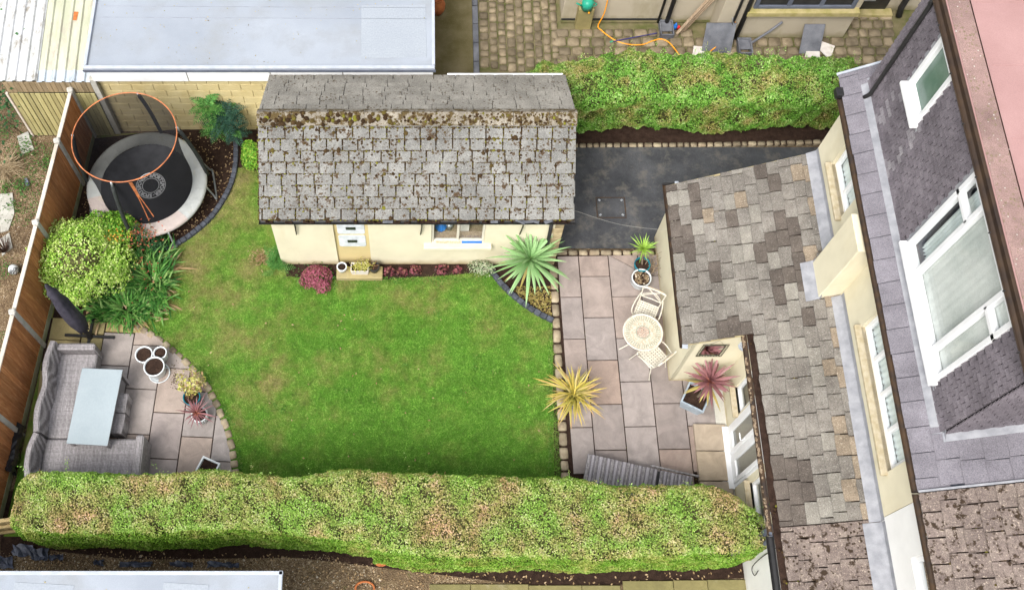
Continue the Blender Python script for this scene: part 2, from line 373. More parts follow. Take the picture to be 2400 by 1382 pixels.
def m_wood(name, a, b, c, rnd=.35, stretch=(14, 14, 1.2), rough=.85):
    t = NT(name); col = t.ramp(t.noise(2.2, 6, .65, stretch=stretch, dist=.6), [(.3, a), (.55, b), (.75, c)])
    col = t.mix(1, col, t.ramp(t.rand(), [(0, 1 - rnd), (1, 1.0)]), 'MULTIPLY')
    return t.done(col, rough, t.noise(4, 5, .7, stretch=stretch), .5, .01, .2)
MAT['fence'] = m_wood('fence_board', (.36, .135, .05), (.54, .235, .095), (.68, .38, .185))
MAT['rail'] = m_wood('weathered_rail', (.42, .36, .29), (.58, .52, .45), (.68, .63, .56), .1, (4, 1.2, 4))
MAT['pallet'] = m_wood('green_board', (.30, .26, .11), (.40, .36, .17), (.48, .44, .26), .3)
MAT['pallet_dark'] = m_wood('brown_board', (.20, .15, .08), (.29, .22, .13), (.38, .32, .22), .3)
MAT['newwood'] = m_wood('pale_board', (.38, .28, .13), (.50, .39, .2), (.58, .47, .28), .25)
MAT['oldwood'] = m_wood('old_plank', (.20, .14, .09), (.33, .25, .17), (.45, .37, .28), .2)
def m_corr(name, a, b, dirt):
    t = NT(name); col = t.ramp(t.noise(1.6, 6, .65, stretch=(2.2, .6, 1)), [(.35, b), (.6, a)])
    col = t.mix(t.ramp(t.noise(3.2, 7, .8, stretch=(1.6, .7, 1)), [(.50, 0.0), (.64, .85)]), col, dirt)
    return t.done(col, .6, t.noise(50, 4), .2, .005, .35)
MAT['corr_white'] = m_corr('corrugated_white', (.50, .51, .52), (.40, .41, .40), (.17, .145, .105))
MAT['corr_cream'] = m_corr('corrugated_cream', (.46, .47, .36), (.36, .37, .27), (.34, .30, .25))
MAT['corr_grey'] = m_corr('corrugated_grey', (.44, .49, .53), (.37, .42, .47), (.2, .22, .24))
MAT['rust'] = simple('rust_patch', (.45, .15, .04), (.33, .1, .03), 20, .9)
def m_rattan():
    t = NT('grey_rattan'); w = t.n.new('ShaderNodeTexWave'); w.wave_type = 'BANDS'; w.bands_direction = 'X'; w.inputs['Scale'].default_value = 13; w.inputs['Distortion'].default_value = 1.5; t.l.new(t.pos, w.inputs[0])
    w2 = t.n.new('ShaderNodeTexWave'); w2.bands_direction = 'Y'; w2.inputs['Scale'].default_value = 15; w2.inputs['Distortion'].default_value = 1.5; t.l.new(t.pos, w2.inputs[0])
    f = t.math('MULTIPLY', t.math('ADD', w.outputs['Fac'], w2.outputs['Fac']), .5)
    col = t.ramp(t.math('ADD', t.math('MULTIPLY', f, .6), t.math('MULTIPLY', t.noise(30, 3), .4)), [(.28, (.09, .08, .08)), (.5, (.22, .205, .21)), (.75, (.42, .40, .41))])
    st_ = t.math('ADD', t.noise(3, 3, .6, stretch=(9, .6, 1)), t.math('MULTIPLY', t.noise(3, 3, .6, stretch=(.6, 7, 1)), .6))
    col = t.mix(.4, col, t.ramp(st_, [(.62, .22), (.98, .82)]), 'OVERLAY')
    return t.done(col, .6, f, .8, .008, .4)
MAT['rattan'] = m_rattan()
MAT['rattan_light'] = simple('pale_rattan', (.34, .32, .345), (.26, .245, .26), 60, .6, .5, 90)
MAT['rattan_dark'] = simple('dark_rattan', (.20, .185, .20), (.14, .13, .14), 40, .6, .5, 90)
MAT['table_glass'] = simple('table_glass', (.30, .35, .375), (.27, .32, .345), 2, .12, spec=.6, fine=.05)
MAT['white_glaze'] = simple('white_glaze', (.64, .67, .68), (.52, .56, .58), 6, .3, spec=.5, fine=.05)
MAT['teal_glaze'] = simple('teal_glaze', (.01, .17, .21), (.01, .10, .14), 7, .25, spec=.5)
MAT['grey_glaze'] = simple('grey_glaze', (.36, .42, .47), (.26, .31, .36), 12, .45)
MAT['darkpot'] = simple('dark_pot', (.03, .03, .03), (.02, .02, .02), 8, .5)
MAT['cream_paint'] = simple('cream_paint', (.60, .575, .50), (.50, .465, .38), 14, .45, spec=.4)
MAT['paint_flake'] = simple('flaking_paint', (.42, .26, .15), (.6, .5, .38), 60, .7)
MAT['galv'] = simple('galvanised', (.42, .44, .46), (.34, .36, .38), 10, .4, metal=.6)
MAT['pad'] = (lambda t: t.done(t.mix(t.ramp(t.noise(4, 5, .7), [(.58, 0.0), (.72, .6)]), t.ramp(t.noise(2, 4), [(.3, (.29, .305, .30)), (.7, (.40, .415, .405))]), (.25, .23, .10)), .7, t.noise(11, 3), .5, .03, .25))(NT('pad_grey'))
MAT['pad_pink'] = (lambda t: t.done(t.mix(t.ramp(t.noise(5, 5, .7), [(.56, 0.0), (.70, .6)]), t.ramp(t.noise(2, 4), [(.3, (.36, .305, .285)), (.7, (.43, .375, .35))]), (.36, .33, .16)), .7, t.noise(11, 3), .5, .03, .25))(NT('pad_pink'))
MAT['mat_black'] = simple('jump_mat', (.030, .031, .036), (.018, .019, .022), 5, .75)
MAT['orange'] = simple('orange_trim', (.58, .19, .07), (.28, .10, .045), 8, .5)
MAT['letter'] = simple('grey_print', (.80, .81, .82), (.7, .71, .72), 20, .7)
MAT['sleeve'] = simple('pole_sleeve', (.03, .035, .033), (.018, .02, .02), 12, .8)
def m_net():
    t = NT('safety_net'); t.n.remove(t.b); d = t.n.new('ShaderNodeBsdfDiffuse'); d.inputs[0].default_value = (.022, .022, .025, 1)
    tr = t.n.new('ShaderNodeBsdfTransparent'); mx = t.n.new('ShaderNodeMixShader'); mx.inputs[0].default_value = .70
    t.l.new(tr.outputs[0], mx.inputs[1]); t.l.new(d.outputs[0], mx.inputs[2]); t.l.new(mx.outputs[0], t.out.inputs[0]); return t.m
MAT['net'] = m_net()
def m_glass(name, tint, rough=.02, refl=1.0):
    t = NT(name); t.n.remove(t.b); g = t.n.new('ShaderNodeBsdfGlossy'); g.inputs['Roughness'].default_value = rough
    tr = t.n.new('ShaderNodeBsdfTransparent'); tr.inputs[0].default_value = (*tint, 1)
    f = t.n.new('ShaderNodeLayerWeight'); f.inputs[0].default_value = .5; mx = t.n.new('ShaderNodeMixShader')
    t.l.new(t.math('ADD', t.math('MULTIPLY', t.math('POWER', f.outputs['Facing'], 5.0), .9 * refl), .05 * refl), mx.inputs[0]); t.l.new(tr.outputs[0], mx.inputs[1]); t.l.new(g.outputs[0], mx.inputs[2]); t.l.new(mx.outputs[0], t.out.inputs[0]); return t.m
MAT['glass'] = m_glass('window_glass', (.95, .97, .96))
MAT['frosted'] = simple('frosted_glass', (.16, .23, .19), (.08, .14, .11), 1.5, .25, spec=.5, fine=.05)
MAT['sill'] = simple('stone_sill', (.46, .40, .29), (.36, .30, .19), 12, .9, .3)
MAT['sill_moss'] = simple('mossy_sill', (.40, .33, .17), (.26, .23, .08), 5, .9, .3)
MAT['room'] = simple('room_surface', (.50, .49, .44), (.42, .41, .37), 2, .9)
MAT['curtain'] = simple('curtain', (.66, .72, .72), (.52, .58, .58), 4, .9)
MAT['backing'] = simple('pale_backing', (.60, .62, .60), (.44, .47, .45), 1.6, .9)  # tone of the sheet added behind the big dormer panes
MAT['mirror'] = simple('mirror_glass', (.85, .85, .85), (.84, .84, .84), 3, .02, metal=1, fine=0)
MAT['wire'] = simple('wire', (.055, .05, .03), (.03, .03, .02), 10, .6)
MAT['slate_sheet'] = simple('slate_sheet', (.165, .17, .19), (.09, .095, .11), 3.5, .55, .3)
MAT['white_tile'] = simple('white_tile', (.66, .62, .58), (.55, .5, .46), 9, .6)
MAT['hose'] = simple('hose', (.86, .36, .02), (.78, .3, .02), 5, .4)
MAT['plant_green_can'] = simple('green_plastic', (.02, .30, .20), (.02, .24, .16), 6, .35)
MAT['terracotta'] = simple('terracotta', (.50, .17, .055), (.36, .11, .04), 6, .8)
MAT['blue'] = simple('blue_plastic', (.02, .17, .55), (.02, .12, .4), 6, .4)
MAT['purple_pole'] = simple('purple_pole', (.05, .045, .16), (.03, .03, .10), 8, .5)
MAT['red'] = simple('red_plastic', (.6, .03, .03), (.5, .02, .02), 6, .4)
MAT['plastic_sheet'] = simple('weed_membrane', (.085, .10, .15), (.035, .04, .06), 14, .35, .8, 20, .5)
MAT['parasol'] = simple('parasol_cover', (.052, .048, .066), (.03, .028, .04), 9, .7, .4, 14)
MAT['bag'] = simple('black_bag', (.012, .012, .014), (.02, .02, .024), 14, .3, .8, 16, .5)
MAT['trunk'] = m_wood('bark', (.10, .075, .05), (.18, .14, .10), (.26, .21, .15), .2)
MAT['moss_bed'] = simple('moss_bed', (.07, .045, .022), (.04, .026, .013), 20, .97)
MAT['moss'] = (lambda t: t.done(t.ramp(t.attr('rnd'), [(0, (.030, .018, .010)), (.55, (.06, .038, .018)), (.8, (.09, .07, .02)), (1, (.16, .16, .02))]), .98, t.noise(160, 2), .8, .01, .05))(NT('moss'))
MAT['mosaic'] = (lambda t: t.done(t.mix(t.ramp(t.voro(52, 'DISTANCE_TO_EDGE'), [(.02, 1.0), (.06, 0.0)]), t.ramp(t.voro(52, out='Color'), [(.2, (.40, .33, .23)), (.5, (.50, .44, .34)), (.8, (.58, .53, .44))]), (.30, .28, .24)), .5, spec=.4))(NT('mosaic'))
MAT['mosaic_mid'] = (lambda t: t.done(t.ramp(t.voro(70, out='Color'), [(.2, (.22, .13, .09)), (.4, (.42, .30, .23)), (.6, (.50, .44, .37)), (.8, (.28, .25, .21))]), .5, spec=.4))(NT('mosaic_middle'))
MAT['mosaic_band'] = simple('mosaic_band', (.32, .34, .27), (.22, .25, .20), 40, .5)
MAT['dirt_yard'] = (lambda t: t.done(t.mix(t.ramp(t.noise(45, 4, .7), [(.6, 0.0), (.72, .5)]), t.ramp(t.noise(2, 5), [(.3, (.10, .085, .03)), (.7, (.19, .16, .09))]), (.36, .32, .26)), .95, t.noise(70, 4), .6, .02, .1))(NT('mossy_concrete'))
def m_leaf(name, stops, patch=None, pscale=1.4, plo=.48, phi=.62, trans=.4, rough=.55, fine=None, spec=.3):
    """leaf colour by leaf ('rnd'), with patches of another growth ('patch') by place"""
    t = NT(name); r = t.attr('rnd'); n = len(stops); col = t.ramp(r, [(i / max(1, n - 1), c) for i, c in enumerate(stops)])
    if patch:
        col2 = t.ramp(r, [(i / max(1, len(patch) - 1), c) for i, c in enumerate(patch)])
        col = t.mix(t.ramp(t.noise(pscale, 5, .65), [(plo, 0.0), (phi, 1.0)]), col, col2)
    t.done(col, rough, spec=spec)
    if trans:
        tl = t.n.new('ShaderNodeBsdfTranslucent'); t.l.new(col, tl.inputs[0]); mx = t.n.new('ShaderNodeMixShader'); mx.inputs[0].default_value = trans
        t.l.new(t.b.outputs[0], mx.inputs[1]); t.l.new(tl.outputs[0], mx.inputs[2]); t.l.new(mx.outputs[0], t.out.inputs[0])
    return t.m
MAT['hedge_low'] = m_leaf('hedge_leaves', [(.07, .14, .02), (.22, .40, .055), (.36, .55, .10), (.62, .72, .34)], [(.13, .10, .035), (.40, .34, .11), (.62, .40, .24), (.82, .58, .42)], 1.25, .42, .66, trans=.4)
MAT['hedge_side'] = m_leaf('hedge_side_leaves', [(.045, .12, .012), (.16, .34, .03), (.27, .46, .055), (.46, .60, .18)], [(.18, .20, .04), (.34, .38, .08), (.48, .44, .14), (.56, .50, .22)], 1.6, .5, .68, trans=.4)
MAT['hedge_far'] = m_leaf('privet_leaves', [(.035, .09, .014), (.13, .33, .04), (.24, .49, .07), (.54, .74, .28)], [(.08, .09, .02), (.26, .31, .06), (.46, .38, .14), (.70, .55, .32)], 1.7, .46, .64)
MAT['hedge_core'] = simple('hedge_twigs', (.10, .085, .035), (.045, .05, .018), 12, .95, .8, 50)
MAT['pitto'] = m_leaf('pittosporum_leaves', [(.14, .32, .03), (.34, .58, .07), (.54, .74, .16), (.76, .84, .38)], [(.20, .34, .05), (.42, .58, .11), (.62, .74, .24), (.76, .82, .42)], 2.2)
MAT['abelia'] = m_leaf('bright_leaves', [(.07, .22, .02), (.17, .42, .04), (.28, .55, .06), (.46, .54, .10)])
MAT['darkleaf'] = m_leaf('dark_leaves', [(.02, .07, .025), (.045, .13, .045), (.08, .20, .07)])
MAT['redleaf'] = m_leaf('red_leaves', [(.18, .04, .02), (.42, .09, .05), (.50, .16, .09), (.10, .14, .04)])
MAT['orangeflower'] = m_leaf('orange_flowers', [(.6, .25, .03), (.75, .38, .05), (.6, .2, .05)])
MAT['strap'] = m_leaf('strap_leaves', [(.025, .10, .02), (.06, .20, .035), (.13, .32, .06), (.30, .45, .15)])
MAT['straw'] = m_leaf('dead_straps', [(.30, .19, .09), (.46, .32, .17), (.58, .43, .26)])
MAT['pink'] = m_leaf('pink_flowers', [(.22, .045, .08), (.42, .10, .17), (.58, .20, .28), (.17, .14, .04)])
MAT['heuchera'] = m_leaf('plum_leaves', [(.06, .02, .025), (.17, .05, .06), (.32, .09, .12), (.30, .16, .10)])
MAT['variegated'] = m_leaf('variegated_leaves', [(.10, .20, .08), (.28, .36, .20), (.55, .58, .40), (.62, .62, .50)])
MAT['fernleaf'] = m_leaf('fern_leaves', [(.04, .15, .03), (.10, .28, .06), (.18, .40, .10)])
MAT['fernblue'] = m_leaf('blue_fern_leaves', [(.018, .06, .04), (.035, .10, .07), (.06, .15, .10)])
MAT['yellowleaf'] = m_leaf('yellow_leaves', [(.30, .32, .05), (.52, .50, .12), (.66, .62, .30), (.45, .26, .14)])
MAT['bedleaf'] = m_leaf('fallen_leaves', [(.16, .11, .03), (.36, .28, .08), (.45, .36, .14), (.2, .2, .04)])
MAT['weeds'] = m_leaf('weed_leaves', [(.035, .09, .018), (.07, .17, .035), (.12, .25, .05)])
MAT['lawn_weed'] = m_leaf('lawn_weed_leaves', [(.06, .18, .02), (.10, .28, .035), (.18, .36, .06), (.30, .34, .10)])
MAT['deadgrass'] = m_leaf('dead_grass', [(.25, .18, .10), (.40, .31, .19), (.52, .43, .29)])
MAT['twig'] = simple('twigs', (.09, .045, .03), (.05, .03, .02), 20, .9)
def m_blade(name, base, tip, edge=None):
    """long strap leaf, colour runs along the leaf (attribute 'len')"""
    t = NT(name); l = t.attr('len'); col = t.ramp(l, [(0, base[0]), (.3, base[1]), (1, tip)])
    col = t.mix(t.math('MULTIPLY', t.rand(), .45), col, edge or tuple(x * .6 for x in tip))
    col = t.mix(.25, col, t.ramp(t.noise(60, 2), [(.3, .2), (.7, .8)]), 'OVERLAY')
    return t.done(col, .45, spec=.35)
MAT['cordy'] = m_blade('cordyline_leaf', ((.20, .34, .08), (.14, .30, .09)), (.24, .38, .16), (.30, .44, .22))
MAT['cordy_red'] = m_blade('red_cordyline_leaf', ((.55, .20, .08), (.23, .095, .10)), (.16, .07, .08), (.30, .14, .14))
MAT['cordy_olive'] = m_blade('old_cordyline_leaf', ((.40, .30, .06), (.36, .30, .08)), (.28, .22, .06), (.4, .3, .12))
MAT['phormium'] = m_blade('phormium_leaf', ((.10, .09, .02), (.42, .33, .06)), (.55, .38, .09), (.15, .22, .04))
MAT['phormium_pale'] = m_blade('phormium_pale_leaf', ((.12, .10, .03), (.52, .42, .16)), (.44, .22, .10), (.20, .26, .05))
MAT['yucca'] = m_blade('yucca_leaf', ((.34, .46, .05), (.24, .42, .05)), (.18, .36, .05), (.40, .52, .12))
# ================================================================ ground
struct(sheet('ground', [(-60, -60), (60, -60), (60, 60), (-60, 60)], -.06, MAT['gravel']))
FENCE_A, FENCE_B = Vector((-7.10, 12.42, 0)), Vector((-7.86, 3.3, 0))     # line of the boundary fence
def fence_pt(y): t = (y - FENCE_A.y) / (FENCE_B.y - FENCE_A.y); return FENCE_A.lerp(FENCE_B, t)
struct(sheet('gravel_ground', [(-14, -2), (fence_pt(3.3).x, 3.3), (-7.10, 12.42), (-8.6, 12.3), (-14, 17)], -.02, MAT['gravel']))
struct(sheet('gravel_strip', [(-14, -2), (8, -2), (8, 3.9), (-7.7, 3.9)], -.012, MAT['gravel']))
struct(sheet('lawn', [(-7.7, 3.7), (2.95, 3.7), (2.95, 9.5), (-2.5, 12.4), (-7.2, 12.4)], 0, MAT['lawn']))
EDGE1 = [(552, 318), (554, 350), (552, 392), (543, 430), (524, 470), (494, 512), (452, 549), (415, 573), (378, 590)]
struct(sheet('soil_bed', px2([(215, 326), (400, 305), (640, 300), (625, 405)] + EDGE1[2:] + [(360, 620), (330, 700), (300, 762), (120, 762), (190, 432)]), .008, MAT['soil']))
struct(sheet('shed_bed', px2([(660, 600), (1310, 590), (1298, 752), (1288, 750), (1222, 712), (1178, 672), (1148, 636), (1060, 645), (890, 656), (760, 655), (672, 648)]), .009, MAT['soil']))
struct(sheet('driveway', px2([(1290, 588), (1315, 583), (1600, 583), (1640, 470), (2010, 470), (2080, 346), (1330, 346), (1300, 346)]), .012, MAT['asphalt']))
struct(sheet('hedge_bed', px2([(1290, 350), (1290, 262), (2080, 240), (2080, 336)]), .004, MAT['soil']))
struct(sheet('hedge_soil', px2([(0, 1320), (60, 1282), (300, 1310), (700, 1306), (900, 1330), (1300, 1378), (1760, 1352), (1760, 1170), (1300, 1150), (0, 1150)]), -.004, MAT['soil']))
struct(sheet('yard', [(1.9, 12.6), (14, 12.6), (14, 22), (1.2, 22), (.9, 14.0)], -.004, MAT['sett_joint']))
struct(sheet('yard_path', [(-.2, 12.4), (1.15, 12.4), (1.25, 22), (-.2, 22)], .0, MAT['dirt_yard']))
struct(sheet('patio_bed', px2([(1292, 590), (1560, 590), (1600, 900), (1720, 900), (1740, 1180), (1300, 1180)]), .002, MAT['soil']))
# ---------------------------------------------------------------- patios
def rot(u, v, o, a): c, s = math.cos(a), math.sin(a); return (o[0] + c * u - s * v, o[1] + s * u + c * v)
def slab_at(parent, pts, mat, top=.03, b=.006, z0=-.01):
    pts = ccw(pts); cx = sum(p[0] for p in pts) / len(pts); cy = sum(p[1] for p in pts) / len(pts)
    V, F = prism([(p[0] - cx, p[1] - cy) for p in pts], z0 - top, 0, b)
    o = obj('slab', me_new('slab', V, F, mat), parent, loc=(cx, cy, top + random.uniform(-.003, .003)))
    o.rotation_euler = (random.uniform(-.003, .003), random.uniform(-.003, .003), 0); return o
patio = struct(thing('house_patio', 'purple-grey sandstone slab patio beside the cream house extension', 'patio', (3.25, 8.96, 0)))
O, A = (3.25, 8.96), R(.87); G = .009
def grid_slabs(parent, o, a, cols, w, h, mat, region=None, mats=None):
    for u0, u1, cuts in cols:
        for v0, v1 in zip(cuts[1:], cuts[:-1]):
            pts = [rot(u0 + G, v0 + G, o, a), rot(u1 - G, v0 + G, o, a), rot(u1 - G, v1 - G, o, a), rot(u0 + G, v1 - G, o, a)]
            if region: pts = clip(ccw(pts), region)
            if len(pts) > 2: slab_at(parent, pts, mat)
h = .91
even = [.47] + [-h * k for k in range(6)]; odd = [.47] + [-h * (k + .5) for k in range(5)]
cutC = [-.455] + [-h * (k + .5) for k in range(1, 5)]
grid_slabs(patio, O, A, [(-.44, 0, odd), (0, .61, even), (.61, 1.22, cutC), (1.22, 1.83, even), (1.83, 2.44, [-2.2] + [-h * (k + .5) for k in range(3, 5)]), (2.44, 2.62, [-2.2, -2.95])], .61, h, MAT['slab'])
# the slab with a diagonal cut by the yucca pot
for pts in ([(.61, .47), (.63, .47), (1.22, .10), (1.22, -.455), (.61, -.455)], [(.65, .47), (1.22, .47), (1.22, .115)]):
    slab_at(patio, [rot(u + (G if u < 1 else -G), v - .004 if v > .4 else v + .004, O, A) for u, v in pts], MAT['slab'])
step = thing('paving_step', 'raised two-slab sandstone step in front of the white french doors', 'step', (5.5, 5.2, 0))
for y0, y1 in ((5.82, 5.30), (5.285, 4.72), (4.705, 4.2)):
    slab_at(step, [(5.22, y0), (5.82, y0 - .01), (5.83, y1), (5.22, y1)], MAT['slab_step'], .11)
left = struct(thing('corner_patio', 'curved corner patio of mixed pink and grey slabs beside fence', 'patio', (-5.77, 6.56, 0)))
REG = ccw(px2([(110, 745), (300, 752), (330, 768), (368, 790), (404, 822), (440, 855), (474, 898), (502, 948), (524, 1000), (538, 1050), (546, 1130), (60, 1180)]))
struct(sheet('corner_bed', REG, .003, MAT['soil']))
O2, A2 = (-5.77, 6.56), R(-2.57)
ev = [1.6 * h, h, 0, -h, -2 * h, -3 * h]; od = [1.5 * h, .5 * h, -.5 * h, -1.5 * h, -2.5 * h]
grid_slabs(left, O2, A2, [(-.61, 0, [1.15, .5 * h, -.5 * h, -1.5 * h, -2.5 * h]), (0, .61, ev), (.61, 1.22, od), (1.22, 1.83, ev), (1.83, 2.6, od)], .61, h, MAT['slab_warm'], REG)
grid_slabs(left, O2, A2, [(-1.22, -.61, [.3, -.61, -1.2, -1.8, -2.4]), (-1.83, -1.22, [.3, -.61, -1.2, -1.8, -2.4])], .61, h, MAT['slab_old'], REG)
grid_slabs(left, O2, A2, [(-.60, .22, [1.62, 1.16]), (-1.05, -.61, [1.62, 1.1, .31]), (-1.7, -1.06, [1.62, .95, .31])], .61, h, MAT['slab_old'], REG)
# ---------------------------------------------------------------- setts
_sm = {}
def sett_me(mat, k):
    key = (mat.name, k)
    if key not in _sm:
        r = random.Random(k * 31 + 5); n = 12; base = []
        for i in range(n):
            a = 2 * math.pi * (i + .5) / n; q = .5 / (abs(math.cos(a)) ** 7 + abs(math.sin(a)) ** 7) ** (1 / 7)
            base.append((math.cos(a) * q * r.uniform(.93, 1.01), math.sin(a) * q * r.uniform(.93, 1.01)))
        V = [(x, y, -.05) for x, y in base] + [(x, y, .014) for x, y in base] + [(x * .88, y * .88, .030 + r.uniform(-.003, .003)) for x, y in base] + [(0, 0, .033)]
        F = []
        for i in range(n):
            j = (i + 1) % n; F += [(i, j, n + j, n + i), (n + i, n + j, 2 * n + j, 2 * n + i), (2 * n + i, 2 * n + j, 3 * n)]
        _sm[key] = me_new('sett', V, F, mat, True)
    return _sm[key]
def sett(parent, x, y, sx, sy, rz, mat, z=0): return obj('sett', sett_me(mat, random.randrange(6)), parent, loc=(x, y, z + random.uniform(-.006, .006)), rz=rz + random.uniform(-.06, .06), sc=(sx, sy, 1))
def sett_line(parent, pts, step, w, mat, gap=.02, z=0):
    P = [Vector((p[0], p[1])) for p in pts]; d = 0; i = 0; acc = 0; pos = 0.0
    L = [0]
    for a, b in zip(P, P[1:]): L.append(L[-1] + (b - a).length)
    while pos < L[-1] - step * .4:
        s = step * random.uniform(.82, 1.25); m = min(pos + s / 2, L[-1]); k = max(j for j in range(len(L) - 1) if L[j] <= m)
        t = (m - L[k]) / (L[k + 1] - L[k]); p = P[k].lerp(P[k + 1], t); dr = P[k + 1] - P[k]
        sett(parent, p.x, p.y, s - gap, w * random.uniform(.9, 1.05), math.atan2(dr.y, dr.x), mat, z); pos += s
e1 = thing('sett_edging', 'straight row of stone setts between the lawn and the right patio', 'edging', at(1310, 850)); sett_line(e1, px2([(1297, 622), (1306, 800), (1315, 950), (1325, 1125)]), .25, .165, MAT['sett'], .025)
e2 = thing('sett_edging', 'short row of stone setts between the asphalt drive and patio', 'edging', at(1420, 592)); sett_line(e2, px2([(1303, 592), (1540, 593)]), .205, .13, MAT['sett'])
e3 = thing('sett_edging', 'long row of mossy stone setts along the drive below the upper hedge', 'edging', at(1640, 340)); sett_line(e3, px2([(1335, 342), (1640, 340), (1990, 332)]), .165, .115, MAT['sett'])
e4 = thing('sett_edging', 'curved row of stone setts around the left corner patio', 'edging', at(480, 900)); sett_line(e4, px2([(312, 764), (340, 776), (376, 798), (410, 826), (445, 858), (481, 900), (508, 948), (530, 1000), (544, 1050), (553, 1118)]), .2, .15, MAT['sett'], .022)
def edging(name, label, pts, step=.13, w=.1, h=.09):
    e = thing(name, label, 'edging', (*pts[len(pts) // 2][:2], 0)); P = smooth_line([Vector((p[0], p[1], 0)) for p in pts], 12); L = 0; nxt = 0
    for a, b in zip(P, P[1:]):
        s = (b - a).length
        while L + s > nxt:
            t = (nxt - L) / s; p = a.lerp(b, t); d = b - a
            box('edging_block', (p.x, p.y, h / 2 - .02 + random.uniform(-.006, .006)), (step - .008, w, h + .04), MAT['edging'], e, math.atan2(d.y, d.x) + random.uniform(-.05, .05), .012); nxt += step
        L += s
edging('block_edging', 'curved dark grey block edging round the trampoline bed', px2(EDGE1))
edging('block_edging', 'dark grey block edging of the palm corner bed beside the lawn', px2([(1146, 628), (1176, 668), (1220, 708), (1262, 736), (1290, 750)]), .14, .1, .1)
# ---------------------------------------------------------------- setts of the neighbour's yard
yard_setts = struct(thing('cobbled_paving', 'rough stone sett paving of the neighbouring yard', 'paving', (4, 14.3, 0)))
cnt = 0; far = MB()
x = 1.32
while x < 2.95:                      # left field: courses run away from the camera
    w = random.uniform(.17, .23); y = 13.95 + random.uniform(0, .2)
    while y < 16.7:
        s = random.uniform(.15, .31); sett(yard_setts, x + w / 2, y + s / 2, w - .022, s - .022, 0, MAT['sett_yard']); y += s
    x += w
y = 13.95
while y < 15.6:                     # field below the neighbour's wall: courses run across
    hgt = random.uniform(.2, .27); x = 2.98 + random.uniform(0, .15)
    while x < 10.6:
        s = random.uniform(.2, .34)
        if (y > 14.75 and 6.45 < x + s and x < 9.65) or (y > 15.15 and x < 6.7): x += s; continue
        sett(yard_setts, x + s / 2, y + hgt / 2, s - .022, hgt - .02, 0, MAT['sett_yard']); x += s
    y += hgt
kerb = thing('kerb_strip', 'narrow grey kerb stones between mossy path and cobbled yard', 'kerb', (1.24, 14, 0))
for k in range(6): box('kerb_stone', (1.24, 14.0 + k * .52, .01), (.13, .5, .1), MAT['slate_sheet'], kerb, 0, .012)
# manhole cover
mh = thing('manhole_cover', 'recessed square manhole cover set in the dark asphalt drive', 'manhole', at(1431, 487))
pm = [at(*p)[:2] for p in ((1394, 461), (1467, 460), (1468, 513), (1398, 515))]
mhc = Vector((sum(p[0] for p in pm) / 4, sum(p[1] for p in pm) / 4, 0))
box('cover', (mhc.x, mhc.y, .012), (.56, .43, .012), MAT['asphalt'], mh, R(-1), .003)
b = MB()
for s in (-1, 1): b.box((mhc.x, mhc.y + s * .24, .0135), (.62, .022, .008)); b.box((mhc.x + s * .30, mhc.y, .0135), (.022, .46, .008))
b.build('frame', MAT['rusty_black'], mh)
for sx in (-1, 1):
    for sy in (-1, 1): box('lifting_key', (mhc.x + sx * .235, mhc.y + sy * .175, .0195), (.05, .04, .006), MAT['galv'], mh, R(40 * sx * sy), .002)
# ================================================================ walls and roofs
def wall(name, o, u, U, Z, holes, mat, parent, depth=.1, reveal=None, z0=0.0):
    """upright wall sheet in the plane o + u*s + z, outward normal n = u x z; holes (s0,s1,z0,z1) get reveals going inwards"""
    o, u = Vector(o), Vector(u).normalized(); n = u.cross(Vector((0, 0, 1)))
    us = sorted({0, U, *[x for hh in holes for x in hh[:2]]}); zs = sorted({z0, Z, *[x for hh in holes for x in hh[2:]]})
    V = []; F = []; fm = []
    P = lambda s, z, d=0: o + u * s + Vector((0, 0, z)) - n * d
    def quad(*p, m=0): k = len(V); V.extend(p); F.append((k, k + 1, k + 2, k + 3)); fm.append(m)
    for a, b in zip(us, us[1:]):
        for c, d in zip(zs, zs[1:]):
            if any(hh[0] - 1e-6 <= a and b <= hh[1] + 1e-6 and hh[2] - 1e-6 <= c and d <= hh[3] + 1e-6 for hh in holes): continue
            quad(P(a, c), P(b, c), P(b, d), P(a, d)); quad(P(b, c, depth), P(a, c, depth), P(a, d, depth), P(b, d, depth))
    for s0, s1, c, d in holes:
        quad(P(s0, c), P(s0, d), P(s0, d, depth), P(s0, c, depth)); quad(P(s1, d), P(s1, c), P(s1, c, depth), P(s1, d, depth))
        quad(P(s0, c, depth), P(s1, c, depth), P(s1, c), P(s0, c)); quad(P(s0, d), P(s1, d), P(s1, d, depth), P(s0, d, depth))
    quad(P(0, z0), P(0, Z), P(0, Z, depth), P(0, z0, depth)); quad(P(U, Z), P(U, z0), P(U, z0, depth), P(U, Z, depth)); quad(P(0, Z), P(U, Z), P(U, Z, depth), P(0, Z, depth))
    return obj(name, me_new(name, V, F, mat), parent)
_tm = {}
